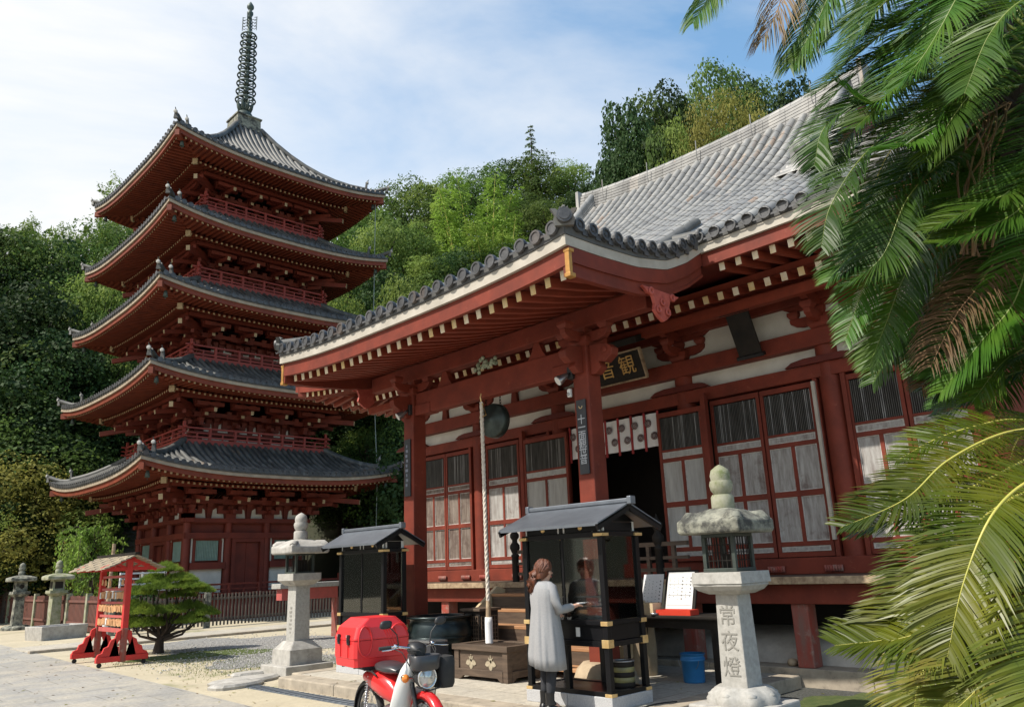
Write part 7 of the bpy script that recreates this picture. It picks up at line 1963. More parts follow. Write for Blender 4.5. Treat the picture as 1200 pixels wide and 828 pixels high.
# oval rim on the front face, ribs on the side
m.tube([(-0.20 + 0.075 * math.cos(a), by0 - 0.004, bz + 0.25 + 0.145 * math.sin(a)) for a in np.linspace(0, 2 * PI, 25)], 0.009, 6, cap=False)
m.tube([(bx0 + 0.62 - 0.12 + 0.10 * math.cos(a), by0 - 0.004, bz + 0.30 + 0.10 * math.sin(a)) for a in np.linspace(0.3, PI - 0.3, 12)], 0.008, 6)
for y in (by0 + 0.17, by0 + 0.36): m.cut().bar((bx0 - 0.003, y, bz + 0.09), (bx0 - 0.003, y, bz + 0.25), 0.012, 0.012, up=(0, 1, 0))
m.cut()
for q in range(5): m.bar((bx1 - 0.30 + q * 0.03, by0 - 0.003, bz + 0.36), (bx1 - 0.20 + q * 0.03, by0 - 0.003, bz + 0.12), 0.008, 0.008)
m.build('box_rib', 'box_red', cbx)
for y in (by0 + 0.14, by0 + 0.38):
    m = MB(); m.box(bx0 - 0.022, bx0 - 0.002, y - 0.022, y + 0.022, bz + 0.215, bz + 0.315); m.box(bx0 - 0.030, bx0 - 0.022, y - 0.012, y + 0.012, bz + 0.235, bz + 0.30); m.build('latch', 'plastic_black', cbx, bevel=0.003)
    m = MB(); m.box(bx0 - 0.034, bx0 - 0.030, y - 0.008, y + 0.010, bz + 0.29, bz + 0.315); m.build('latch_clip', 'chrome', cbx)

# ------------------------------------------------------------------ woman in a long grey cardigan, seen from behind, turned to the cabinet (+X)
wx, wy = 6.80, 6.56
per = thing('person', 'woman in long grey cardigan and dark jeans reaching towards the glass cabinet', 'person', (wx, wy, 0.15), world_coords=False, rz=math.radians(-14))
# local frame: +x = the way she faces, +y = her left
def skin_body(name, joints, bones, mname, parent, sub=2):
    me = bpy.data.meshes.new(name); keys = list(joints)
    me.from_pydata([joints[k][:3] for k in keys], [(keys.index(a), keys.index(b)) for a, b in bones], [])
    o = bpy.data.objects.new(name, me); col.objects.link(o)
    sk = o.modifiers.new('skin', 'SKIN'); sk.use_smooth_shade = True
    for i, k in enumerate(keys):
        r = joints[k][3]; r = r if isinstance(r, tuple) else (r, r)
        me.skin_vertices[0].data[i].radius = r; me.skin_vertices[0].data[i].use_root = (i == 0)
    ss = o.modifiers.new('sub', 'SUBSURF'); ss.levels = sub; ss.render_levels = sub
    bpy.context.view_layer.update()
    dg = bpy.context.evaluated_depsgraph_get(); nm = bpy.data.meshes.new_from_object(o.evaluated_get(dg))
    bpy.data.objects.remove(o)
    nm.materials.clear(); nm.materials.append(MATS[mname]); nm.polygons.foreach_set('use_smooth', [True] * len(nm.polygons))
    o = bpy.data.objects.new(name, nm); col.objects.link(o); o.parent = parent; ORG[o.as_pointer()] = (0, 0, 0)
    return o
J = {'pelvis': (0, 0, 0.86, (0.13, 0.10)), 'waist': (0.0, 0, 1.02, (0.115, 0.085)), 'chest': (-0.01, 0, 1.20, (0.13, 0.095)), 'neckb': (-0.005, 0, 1.335, 0.055), 'neck': (0.015, 0, 1.39, 0.045),
     'jaw': (0.045, 0, 1.435, 0.058), 'head': (0.03, 0, 1.50, 0.082), 'crown': (0.02, 0, 1.555, 0.070),
     'shl': (0, 0.15, 1.30, 0.05), 'ell': (0.02, 0.20, 1.04, 0.04), 'wrl': (0.20, 0.15, 0.98, 0.026), 'pal': (0.26, 0.14, 0.985, 0.028),
     'shr': (0, -0.15, 1.30, 0.05), 'elr': (0.05, -0.21, 1.06, 0.04), 'wrr': (0.27, -0.17, 1.085, 0.026), 'par': (0.325, -0.165, 1.10, 0.028),
     'hil': (0, 0.08, 0.83, 0.085), 'knl': (0.03, 0.085, 0.46, 0.055), 'anl': (0.0, 0.085, 0.10, 0.038), 'tol': (0.11, 0.09, 0.035, 0.032),
     'hir': (0, -0.08, 0.83, 0.085), 'knr': (0.0, -0.085, 0.46, 0.055), 'anr': (-0.04, -0.09, 0.10, 0.038), 'tor': (0.07, -0.10, 0.035, 0.032)}
B = [('pelvis', 'waist'), ('waist', 'chest'), ('chest', 'neckb'), ('neckb', 'neck'), ('neck', 'jaw'), ('jaw', 'head'), ('head', 'crown'), ('chest', 'shl'), ('shl', 'ell'), ('ell', 'wrl'), ('wrl', 'pal'),
     ('chest', 'shr'), ('shr', 'elr'), ('elr', 'wrr'), ('wrr', 'par'), ('pelvis', 'hil'), ('hil', 'knl'), ('knl', 'anl'), ('anl', 'tol'), ('pelvis', 'hir'), ('hir', 'knr'), ('knr', 'anr'), ('anr', 'tor')]
# fingers
for s, p, nm_ in ((1, 'pal', 'l'), (-1, 'par', 'r')):
    bx_, by_, bz_ = J[p][:3]
    for i, (dy, L_) in enumerate(((-0.026, 0.050), (-0.009, 0.060), (0.009, 0.056), (0.025, 0.044))):
        a, b, c = f'f{nm_}{i}a', f'f{nm_}{i}b', f'f{nm_}{i}c'
        J[a] = (bx_ + 0.028, by_ + dy, bz_ + 0.004, 0.0085); J[b] = (bx_ + 0.028 + L_ * .55, by_ + dy * 1.1, bz_ - 0.004, 0.0075); J[c] = (bx_ + 0.028 + L_ * .85, by_ + dy, bz_ - 0.022, 0.006)
        B += [(p, a), (a, b), (b, c)]
    a, b = f't{nm_}a', f't{nm_}b'; J[a] = (bx_ + 0.010, by_ + s * -0.035, bz_ - 0.008, 0.010); J[b] = (bx_ + 0.045, by_ + s * -0.030, bz_ - 0.022, 0.008); B += [(p, a), (a, b)]
body = skin_body('body', J, B, 'skin', per)
# face
m = MB(); m.lathe((0.118, 0, 1.462), [(0.0, 0.014), (0.012, 0.0), (0.0, -0.016)], 8, axis='x')
m.add([(0.105, -0.012, 1.452), (0.105, 0.012, 1.452), (0.100, 0, 1.50), (0.135, 0, 1.462)], [(0, 1, 3), (1, 2, 3), (2, 0, 3)], True); m.build('nose', 'skin', per)
m = MB(); m.lathe((0.105, 0, 1.428), [(0.0, 0.006), (0.018, 0.0), (0.0, -0.004)], 10, axis='x'); m.build('mouth', 'lip', per)
for s in (-1, 1):
    m = MB(); m.lathe((0.098, s * 0.030, 1.492), [(0.0, 0.008), (0.011, 0.0), (0.0, -0.004)], 8, axis='x'); m.build('eye', 'ink', per)
    m = MB(); m.lathe((0.03, s * 0.082, 1.478), [(0.0, 0.01 * s), (0.016, 0.008 * s), (0.022, 0.0), (0.0, -0.008 * s)], 10, axis='y'); m.build('ear', 'skin', per)
# hair: cap, low ponytail
m = MB(); rings = []
for z, rx_, ry_, cx_ in ((1.405, 0.045, 0.060, -0.055), (1.43, 0.070, 0.080, -0.035), (1.47, 0.088, 0.094, -0.010), (1.51, 0.098, 0.099, 0.002), (1.55, 0.096, 0.096, 0.010), (1.59, 0.080, 0.080, 0.012), (1.618, 0.050, 0.050, 0.010), (1.628, 0.015, 0.015, 0.008)):
    rings.append([(cx_ + rx_ * math.cos(a) * (1 + 0.03 * math.sin(9 * a)), ry_ * math.sin(a) * (1 + 0.03 * math.cos(11 * a)), z) for a in [2 * PI * k / 28 for k in range(28)]])
m.loft(rings)
hair = m.build('hair', 'hair', per)
m = MB(); r_ = random.Random(5)
for k in range(14):
    a = r_.uniform(0, 6.28); q = r_.uniform(0, 0.035); ox, oy = q * math.cos(a), q * math.sin(a)
    m.tube([(-0.075 + ox * .5, oy * .5 + 0.03, 1.50), (-0.115 + ox, oy + 0.045, 1.46), (-0.13 + ox * 1.3, oy * 1.3 + 0.055, 1.39), (-0.115 + ox, oy + 0.06, 1.315 + r_.uniform(-.02, .02)), (-0.09 + ox * .5, oy * .4 + 0.06, 1.27 + r_.uniform(-.03, .03))], [0.02, 0.030, 0.030, 0.022, 0.004], 7)
m.build('ponytail', 'hair', hair)
m = MB()
for k in range(90):      # loose strands combed back and down over the cap
    a0 = r_.uniform(-1.9, 1.9); el = r_.uniform(.15, 1.35)
    def sp_(az, e_, f): return Vector((0.006 - 0.101 * f * math.cos(az) * math.cos(e_), 0.101 * f * math.sin(az) * math.cos(e_), 1.515 + 0.115 * f * math.sin(e_)))
    f = r_.uniform(1.0, 1.06); P = [sp_(a0, el, f), sp_(a0 * .9, el * .45, f * 1.02), sp_(a0 * .7, -0.25, f), Vector((-0.085 + r_.uniform(-.02, .02), 0.035 + 0.03 * math.sin(a0), 1.435 + r_.uniform(-.02, .02)))]
    m.tube(P, [0.006, 0.009, 0.009, 0.008], 5)
for k in range(34):
    a = r_.uniform(0, 6.28); q = r_.uniform(0.02, 0.06); w1, w2 = r_.uniform(-.03, .03), r_.uniform(-.03, .03)
    m.tube([(-0.085, 0.035, 1.44), (-0.12 + q * .5 * math.cos(a), 0.045 + q * math.sin(a), 1.40), (-0.13 + w1 + q * .4 * math.cos(a), 0.055 + w2 + q * math.sin(a), 1.34), (-0.115 + w2 + q * .5 * math.cos(a), 0.05 - w1 + q * math.sin(a), 1.28), (-0.10 + w1, 0.06 + w2, 1.22 + r_.uniform(-.03, .03))], [0.012, 0.017, 0.015, 0.010, 0.002], 5)
m.build('strands', 'hair', hair)
# trousers and boots
JT = {'p': (0, 0, 0.88, (0.125, 0.10)), 'hl': (0, 0.08, 0.80, 0.095), 'kl': (0.03, 0.085, 0.46, 0.066), 'cl': (0.015, 0.086, 0.30, 0.060), 'al': (0.0, 0.085, 0.16, 0.046), 'hr': (0, -0.08, 0.80, 0.095), 'kr': (0.0, -0.085, 0.46, 0.066), 'cr': (-0.02, -0.088, 0.30, 0.060), 'ar': (-0.035, -0.09, 0.16, 0.046)}
skin_body('jeans', JT, [('p', 'hl'), ('hl', 'kl'), ('kl', 'cl'), ('cl', 'al'), ('p', 'hr'), ('hr', 'kr'), ('kr', 'cr'), ('cr', 'ar')], 'denim', per)
for s, ax, ay in ((1, 0.0, 0.085), (-1, -0.04, -0.09)):
    m = MB(); rings = []
    for (x, z, rx_, ry_) in ((ax - 0.005, 0.20, 0.052, 0.052), (ax - 0.005, 0.12, 0.050, 0.048), (ax + 0.01, 0.075, 0.070, 0.050)):
        rings.append([(x + rx_ * math.cos(a), ay + ry_ * math.sin(a), z) for a in [2 * PI * k / 14 for k in range(14)]])
    m.loft(rings)
    rings = []
    for (x, w, h) in ((ax - 0.065, 0.032, 0.03), (ax - 0.05, 0.042, 0.075), (ax + 0.02, 0.044, 0.085), (ax + 0.09, 0.046, 0.055), (ax + 0.145, 0.038, 0.04), (ax + 0.165, 0.015, 0.025)):
        rings.append([(x, ay + w * math.cos(a) * (1 if math.sin(a) > 0 else 1), max(0.0, h * (0.5 + 0.5 * math.sin(a)) * 1.1)) for a in [2 * PI * k / 14 for k in range(14)]])
    m.loft(rings); m.build('boot', 'boots', per)
# cardigan: body with soft folds, longer on her right
m = MB(); rings = []
nn_ = 96
for z, rx_, ry_, cx_ in ((1.375, 0.055, 0.075, -0.01), (1.36, 0.085, 0.115, -0.01), (1.33, 0.105, 0.165, -0.01), (1.28, 0.120, 0.195, -0.008), (1.20, 0.135, 0.195, -0.005), (1.08, 0.138, 0.185, 0.0), (0.95, 0.150, 0.195, 0.0), (0.82, 0.165, 0.212, 0.0), (0.70, 0.175, 0.225, 0.0), (0.58, 0.185, 0.235, 0.0), (0.50, 0.19, 0.24, 0.0)):
    ring = []
    fold = smooth((1.25 - z) / 0.6)
    for k in range(nn_):
        a = 2 * PI * k / nn_
        f = 1 + (0.25 + 0.75 * fold) * (0.075 * (1 - abs(math.sin(4 * a + 0.5 + z))) ** 1.5 + 0.035 * math.sin(13 * a + 1.7 - 2 * z) + 0.02 * math.sin(22 * a + 5 * z)) * (0.6 + 0.4 * math.sin(2 * a + 1)) + 0.012 * math.sin(21 * z + 3 * a)
        dz = 0
        if z < 0.65: dz = -0.09 * smooth(0.5 - 0.5 * math.sin(a)) * (0.65 - z) / 0.15 + 0.02
        ring.append((cx_ + rx_ * f * math.cos(a), ry_ * f * math.sin(a), z + dz))
    rings.append(ring)
m.loft(rings, False)
cg = m.build('cardigan', 'coat_grey', per)
sv = cg.modifiers.new('thick', 'SOLIDIFY'); sv.thickness = 0.008
for s, e_, w_ in ((1, 'ell', 'wrl'), (-1, 'elr', 'wrr')):
    E_ = Vector(J[e_][:3]); W_ = Vector(J[w_][:3]); S_ = Vector((0, s * 0.15, 1.30))
    m = MB(); path = [Vector((0, s * 0.10, 1.325)), S_, S_.lerp(E_, 0.5) + Vector((-0.01, s * 0.015, 0)), E_, E_.lerp(W_, 0.5), W_.lerp(E_, 0.06)]
    m.tube(path, [0.055, 0.068, 0.060, 0.058, 0.048, 0.040], 16); m.build('sleeve', 'coat_grey', cg)
pc = thing('paper_packet', 'small white packet held in the right hand of the woman', 'packet', (wx, wy, 0.15), world_coords=False, rz=math.radians(-14))
m = MB(); m.box(0.34, 0.44, -0.20, -0.13, 1.115, 1.125); m.build('packet', 'paper', pc)

# ------------------------------------------------------------------ trees
def quad_leaves(m, centers, normals, size, r, sm=False, aspect=1.0):
    for c, n in zip(centers, normals):
        u = n.cross(Vector((r.uniform(-1, 1), r.uniform(-1, 1), r.uniform(-1, 1)))).normalized(); v = n.cross(u)
        s = size * r.uniform(0.6, 1.35)
        a, b = u * s * 0.5, v * s * 0.5 * aspect
        m.add([c - a * 0.9, c - b * 0.6 + n * s * .1, c + a, c + b * 0.7 - n * s * .05], [(0, 1, 2, 3)])
def make_tree(name, seed, H, R, leaf, mats, nleaf=8500, kind='broad'):
    """prototype at the origin: Empty > trunk, crown"""
    r = random.Random(seed)
    t = thing(name, 'tree', 'tree', (0, 0, 0), world_coords=False)
    tr_ = MB(); base = H * 0.30
    lean = Vector((r.uniform(-.6, .6), r.uniform(-.6, .6), 0))
    top = Vector((lean.x, lean.y, H * 0.8))
    tr_.tube([(0, 0, -0.6), lean * 0.3 + Vector((0, 0, base)), lean * .7 + Vector((0, 0, H * .55)), top], [R * 0.07, R * 0.055, R * 0.035, 0.04], 8)
    blobs = []
    nb = r.randint(20, 26)
    for k in range(nb):
        f = (k + 0.5) / nb
        z = H * (0.28 + 0.66 * f)
        env = math.sin(PI * min(1, (0.16 + 0.80 * f))) ** 0.7 * R
        a = k * 2.399 + r.uniform(-.4, .4); q = env * r.uniform(0.35, 0.85) if kind == 'broad' else env * r.uniform(.2, .7)
        c = Vector((q * math.cos(a), q * math.sin(a), z)) + lean * f
        rad_ = R * r.uniform(0.24, 0.42) * (1.1 - 0.3 * f)
        blobs.append((c, rad_))
        s0 = lean * f * .5 + Vector((0, 0, z * 0.72))
        tr_.tube([s0, s0.lerp(c, .5) + Vector((0, 0, -.2)), c], [R * 0.022, R * 0.014, 0.02], 5)
    tr_.build('trunk', 'bark', t)
    tot = sum(b[1] ** 2 for b in blobs)
    cr = MB()
    for c, rad_ in blobs:
        n_ = int(nleaf * 1.15 * rad_ ** 2 / tot); cs, ns = [], []
        for _ in range(n_):
            d = Vector((r.gauss(0, 1), r.gauss(0, 1), r.gauss(0.15, 1))).normalized()
            rr_ = rad_ * (1 - abs(r.gauss(0, 0.16))) * (1 + 0.14 * math.sin(d.x * 5 + d.y * 4 + seed) + 0.1 * math.sin(9 * d.z + seed * 2))
            if r.random() < 0.06: rr_ *= r.uniform(1.05, 1.3)
            p = c + Vector((d.x * rr_ * 1.15, d.y * rr_ * 1.15, d.z * rr_ * 0.82))
            nn = (d + Vector((r.gauss(0, .55), r.gauss(0, .55), r.gauss(.25, .55)))).normalized()
            cs.append(p); ns.append(nn)
        cr.mat(r.choice([0, 0, 1]) if len(mats) > 1 else 0)
        quad_leaves(cr, cs, ns, leaf * r.uniform(0.62, 1.2), r)
    cr.build('crown', mats, t)
    return t
def make_bamboo(name, seed, H, R, mats, nculm=9):
    r = random.Random(seed); t = thing(name, 'bamboo', 'bamboo', (0, 0, 0), world_coords=False)
    cu = MB(); lf = MB()
    for k in range(nculm):
        a = 2 * PI * k / nculm + r.uniform(-.4, .4); q = R * r.uniform(0.05, 0.45); b = Vector((q * math.cos(a), q * math.sin(a), -0.5)); h = H * r.uniform(0.75, 1.0)
        ln = Vector((math.cos(a), math.sin(a), 0)) * R * r.uniform(.15, .5)
        P = [b + ln * (i / 6) ** 2.2 + Vector((0, 0, h * i / 6)) for i in range(7)]
        cu.tube(P, [0.07, 0.065, 0.055, 0.045, 0.035, 0.022, 0.01], 6)
        for i in range(130):
            f = r.uniform(0.25, 1.0) ** 0.8; j = min(5, int(f * 6)); p = P[j].lerp(P[j + 1], f * 6 - j)
            aa = r.uniform(0, 2 * PI); L_ = R * 0.5 * (1.15 - f) + 0.35; d = Vector((math.cos(aa), math.sin(aa), r.uniform(.0, .5)))
            e_ = p + d * L_ * r.uniform(.4, 1)
            for w in range(9):
                g = p.lerp(e_, r.uniform(.35, 1.0)) + Vector((r.gauss(0, .12), r.gauss(0, .12), r.gauss(-.06, .12)))
                dd = (d + Vector((r.gauss(0, .5), r.gauss(0, .5), -0.7 + r.gauss(0, .3)))).normalized(); ww = dd.cross(Vector((r.gauss(0, 1), r.gauss(0, 1), r.gauss(0, 1)))).normalized() * 0.045
                l_ = r.uniform(.25, .42); lf.mat(r.choice([0, 0, 1]) if len(mats) > 1 else 0).add([g - ww * .3, g + dd * l_ * .4 - ww, g + dd * l_, g + dd * l_ * .4 + ww], [(0, 1, 2, 3)])
    cu.build('culms', 'rachis', t); lf.build('foliage', mats, t)
    return t
def make_conifer(name, seed, H, R, mats):
    """airy conifer / giant bamboo-grass like spire with drooping sprays"""
    r = random.Random(seed); t = thing(name, 'conifer', 'tree', (0, 0, 0), world_coords=False)
    tr_ = MB(); tr_.tube([(0, 0, -.5), (0.1, 0, H * .5), (0, 0.1, H)], [R * .08, R * .05, 0.015], 7); lf = MB()
    n_ = 70
    for k in range(n_):
        f = 0.12 + 0.88 * k / n_; z = H * f; L_ = R * (1.06 - f) ** 0.75 * r.uniform(.75, 1.1); a = k * 2.399
        d = Vector((math.cos(a), math.sin(a), 0)); P = [Vector((0, 0, z)) + d * L_ * q + Vector((0, 0, L_ * (0.28 * q - 0.42 * q * q))) for q in (0, .3, .6, 1.0)]
        tr_.tube(P, [0.05, 0.035, 0.02, 0.008], 4)
        for i in range(int(26 + 60 * L_ / R)):
            q = r.uniform(.15, 1.0); j = 0 if q < .3 else (1 if q < .6 else 2); qq = (q - (0, .3, .6)[j]) / (.3, .3, .4)[j]
            p = P[j].lerp(P[j + 1], qq); s = Vector((-d.y, d.x, 0)) * r.choice([-1, 1])
            dd = (s + d * .6 + Vector((0, 0, r.uniform(-.5, .15)))).normalized(); l_ = L_ * 0.30 * (1.15 - q) + .25; ww = dd.cross(Vector((0, 0, 1))).normalized() * 0.045
            lf.add([p, p + dd * l_ * .5 - ww, p + dd * l_, p + dd * l_ * .5 + ww], [(0, 1, 2, 3)])
    tr_.build('trunk', 'bark', t); lf.build('foliage', mats, t)
    return t
PROTO = {
    'dark': [make_tree('broadleaf_tree', 11, 12, 4.6, 0.27, ['leaf_dark'], 13000), make_tree('broadleaf_tree', 12, 12, 5.2, 0.27, ['leaf_dark', 'leaf_mid'], 13000)],
    'mid': [make_tree('broadleaf_tree', 21, 12, 5.0, 0.26, ['leaf_mid'], 13000), make_tree('broadleaf_tree', 22, 12, 4.6, 0.26, ['leaf_mid', 'leaf_light'], 13000)],
    'light': [make_tree('broadleaf_tree', 31, 11, 4.8, 0.25, ['leaf_light', 'leaf_mid'], 12000)],
    'yellow': [make_tree('broadleaf_tree', 41, 11, 5.0, 0.24, ['leaf_yellow', 'leaf_light'], 12000)],
    'bamboo': [make_bamboo('bamboo_clump', 51, 13, 4.0, ['leaf_bamboo'])],
    'conifer': [make_conifer('conifer', 61, 14, 3.0, ['leaf_mid'])],
}
used = set()
WORDS = {'dark': 'dark evergreen tree', 'mid': 'mid green tree', 'light': 'light green tree', 'yellow': 'yellowish green tree', 'bamboo': 'yellow green bamboo clump', 'conifer': 'thin feathery conifer'}
def place_words(px, py):
    if px < 300:
        v = 'skyline' if py < 295 else 'fourth roof' if py < 350 else 'third roof' if py < 430 else 'second roof' if py < 510 else 'lowest roof'
        h = 'at the left edge' if px < 15 else 'well left of the pagoda' if px < 72 else 'left of the pagoda' if px < 120 else 'close to the pagoda' if px < 160 else 'behind the pagoda'
        return ('on the skyline ' if v == 'skyline' else 'level with the ' + v + ' ') + h
    if px < 700:
        v = 'on the skyline' if py < 228 else 'just under the skyline' if py < 275 else 'half way down the hill' if py < 330 else 'low on the hill' if py < 420 else 'in the shade at the hill foot' if py < 530 else 'low behind the left cabinet'
        h = 'behind the pagoda' if px < 395 else 'right beside the pagoda' if px < 430 else 'right of the pagoda' if px < 480 else 'left of the bamboo' if px < 535 else 'behind the bamboo' if px < 600 else 'right of the bamboo' if px < 650 else 'next to the hall ridge'
        return v + ' ' + h
    h = 'left of the ridge' if px < 740 else 'over the left half of the ridge' if px < 795 else 'over the middle of the ridge' if px < 845 else 'over the right half of the ridge' if px < 900 else 'beside the palm fronds' if px < 990 else 'behind the palm fronds'
    return ('against the sky ' if py < 125 else 'lower ') + h
def put(kind, px, py, d, width, where, idx=0, zbase=None, label=None):
    """a tree whose top stands in direction (px, py) at distance d metres, crown about width metres wide"""
    P = at(px, py, d); zb = hill_h(P[0], P[1]) if zbase is None else zbase
    zb = max(zb, -0.2); h = max(3.5, P[2] - zb)
    pr_ = PROTO[kind][idx % len(PROTO[kind])]
    H0 = {'dark': 11.8, 'mid': 11.8, 'light': 10.8, 'yellow': 10.8, 'bamboo': 13, 'conifer': 14}[kind]; R0 = {'dark': 5.2, 'mid': 5.2, 'light': 5.1, 'yellow': 5.3, 'bamboo': 3.6, 'conifer': 3.0}[kind]
    key = pr_.name
    if key not in used: used.add(key); t = pr_
    else: t = copy_tree(pr_)
    sxy = width / 2 / R0
    t.location = (P[0], P[1], zb); t.scale = (sxy, sxy, h / H0); t.rotation_euler = (0, 0, rt_rng.uniform(0, 6.28))
    t['label'] = label or (WORDS[kind] + ' ' + place_words(px, py)); t['group'] = label and 'trees around the court' or (WORDS[kind] + 's ' + where)
    t['category'] = 'bamboo' if kind == 'bamboo' else 'tree'
    return t
rt_rng = random.Random(99)
# hillside left of the pagoda
LW = 'on the hillside left of the pagoda'
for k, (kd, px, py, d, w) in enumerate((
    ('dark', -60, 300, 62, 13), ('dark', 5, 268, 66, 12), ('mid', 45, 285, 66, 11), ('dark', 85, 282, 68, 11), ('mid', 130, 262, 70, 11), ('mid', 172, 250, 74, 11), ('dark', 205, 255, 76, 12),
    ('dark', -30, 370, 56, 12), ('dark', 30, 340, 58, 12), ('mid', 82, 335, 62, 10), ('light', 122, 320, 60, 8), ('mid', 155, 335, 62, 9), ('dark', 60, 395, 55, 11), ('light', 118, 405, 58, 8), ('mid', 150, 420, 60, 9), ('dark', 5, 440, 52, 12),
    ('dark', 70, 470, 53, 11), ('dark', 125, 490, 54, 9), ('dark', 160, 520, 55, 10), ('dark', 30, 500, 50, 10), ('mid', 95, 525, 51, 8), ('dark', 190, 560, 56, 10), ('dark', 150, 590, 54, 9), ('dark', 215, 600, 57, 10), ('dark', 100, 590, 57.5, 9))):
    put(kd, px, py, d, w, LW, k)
put('bamboo', 18, 232, 70, 5, LW); put('bamboo', 62, 240, 68, 4.5, LW); put('bamboo', 108, 250, 70, 4, LW); put('bamboo', 150, 196, 78, 6, LW)
# hillside between pagoda and hall
MW = 'on the hillside between pagoda and hall'
for k, (kd, px, py, d, w) in enumerate((
    ('mid', 395, 265, 66, 10), ('mid', 425, 225, 70, 11), ('mid', 470, 200, 74, 11), ('light', 505, 202, 72, 10), ('mid', 545, 192, 76, 11), ('dark', 585, 180, 78, 10), ('mid', 630, 172, 78, 11), ('mid', 668, 176, 76, 9), ('dark', 690, 205, 74, 8),
    ('mid', 400, 300, 60, 9), ('light', 440, 262, 62, 9), ('mid', 485, 250, 64, 9), ('mid', 610, 215, 68, 9), ('light', 640, 232, 66, 8), ('mid', 672, 235, 68, 8),
    ('light', 405, 345, 54, 8), ('dark', 455, 320, 56, 9), ('mid', 500, 300, 57, 8), ('dark', 540, 290, 58, 8), ('dark', 590, 285, 58, 9), ('mid', 640, 290, 57, 8),
    ('light', 470, 325, 48, 6), ('light', 508, 335, 50, 6), ('dark', 420, 400, 52, 9), ('mid', 385, 380, 58, 8), ('dark', 455, 430, 50, 9), ('dark', 390, 450, 54, 9), ('light', 425, 500, 48, 6), ('dark', 385, 520, 52, 9), ('dark', 440, 545, 46, 8), ('mid', 400, 560, 48, 6), ('dark', 470, 590, 44, 8), ('dark', 400, 610, 50, 8), ('dark', 360, 600, 56, 9), ('dark', 340, 480, 60, 10), ('dark', 330, 380, 64, 11), ('dark', 435, 630, 50, 7))):
    put(kd, px, py + (16 if py < 260 else 4), d, w, MW, k)
put('bamboo', 558, 205, 62, 9, MW); put('bamboo', 575, 250, 58, 7, MW); put('conifer', 621, 146, 76, 4.5, MW)
# hill behind the hall
RWD = 'on the hill behind the hall roof'
for k, (kd, px, py, d, w) in enumerate((
    ('dark', 733, 128, 52, 9), ('dark', 765, 112, 54, 9), ('dark', 722, 175, 50, 7), ('dark', 800, 112, 55, 8), ('mid', 840, 88, 58, 9), ('dark', 880, 95, 60, 9), ('dark', 925, 108, 60, 9), ('dark', 975, 120, 60, 10), ('yellow', 822, 130, 50, 6), ('yellow', 868, 118, 51, 6), ('light', 790, 150, 49, 5),
    ('dark', 850, 160, 50, 8), ('dark', 780, 170, 50, 8), ('dark', 1040, 130, 62, 12))):
    put(kd, px, py, d, w, RWD, k)
# single trees around the court
put('yellow', 55, 545, 47.5, 9, '', 0, 0, 'broad yellowish green tree over the storehouse roof at far left')
put('yellow', -25, 560, 46, 8, '', 0, 0, 'yellowish green tree cut by the left edge of the picture')
put('dark', 20, 600, 46.5, 6, '', 0, 0, 'dark shrubby tree against the storehouse at the far left')
for (x_, y_, k_, l_) in ((27.5, 27.0, 0, 'dark evergreen tree close behind the far corner of the hall'), (24.5, 32.0, 1, 'dark evergreen tree between the pagoda and the back of the hall'), (32.0, 22.5, 0, 'dark evergreen tree directly behind the hall roof')):
    t = copy_tree(PROTO['dark'][k_]); t.location = (x_, y_, -0.1); t.scale = (0.75, 0.75, 0.82); t.rotation_euler = (0, 0, x_); t['label'] = l_; t['group'] = 'trees behind the hall'
# any prototype that was not placed is removed
for lst in PROTO.values():
    for p_ in lst:
        if p_.name not in used:
            for ch in list(p_.children): bpy.data.objects.remove(ch)
            bpy.data.objects.remove(p_)

byl = {}
for o in list(col.objects):
    if o.parent is None and o.get('category') in ('tree', 'bamboo') and o.get('label'): byl.setdefault(o['label'], []).append(o)
for lab_, os_ in byl.items():
    if len(os_) < 2: continue
    os_.sort(key=lambda o: -math.atan2(o.location.y, o.location.x))
    nm2 = ['leftmost', 'second from left', 'third from left', 'fourth from left'] if len(os_) > 2 else ['the left one', 'the right one']
    for o, w_ in zip(os_, nm2): o['label'] = lab_ + ', ' + w_
# weeping light green tree behind the rack
r = random.Random(77); wt_ = thing('weeping_tree', 'small weeping tree with drooping light green leaves behind the red rack', 'tree', (10.95, 36.8, 0), world_coords=False)
wt_.scale = (1.0, 1.0, 1.03)
m = MB(); m.tube([(0, 0, 0), (0.1, 0, 1.2), (-0.05, 0.1, 2.4), (0, 0, 3.4)], [0.12, 0.09, 0.06, 0.02], 8); lf = MB()
for k in range(75):
    a = r.uniform(0, 2 * PI); h0 = r.uniform(2.2, 3.9); L_ = r.uniform(.5, 1.35); d = Vector((math.cos(a), math.sin(a), 0))
    P = [Vector((0, 0, h0 - .5)), Vector((0, 0, h0)) + d * L_ * .5, Vector((0, 0, h0 - .15)) + d * L_ * .9, Vector((0, 0, h0 - .9 - r.uniform(0, .8))) + d * L_]
    m.tube(P, [0.03, 0.02, 0.012, 0.004], 4)
    for i in range(75):
        q = r.uniform(0.7, 3.0); j = min(2, int(q)); p = P[j].lerp(P[j + 1], q - j) + Vector((r.gauss(0, .09), r.gauss(0, .09), r.gauss(0, .07)))
        dd = Vector((r.gauss(0, .6), r.gauss(0, .6), -1)).normalized(); ww = dd.cross(Vector((r.gauss(0, 1), r.gauss(0, 1), .1))).normalized() * .035; l_ = r.uniform(.10, .18)
        lf.mat(r.choice([0, 0, 1])).add([p, p + dd * l_ * .4 - ww, p + dd * l_, p + dd * l_ * .4 + ww], [(0, 1, 2, 3)])
m.build('trunk', 'bark', wt_); lf.build('crown', ['leaf_light', 'leaf_bamboo'], wt_)
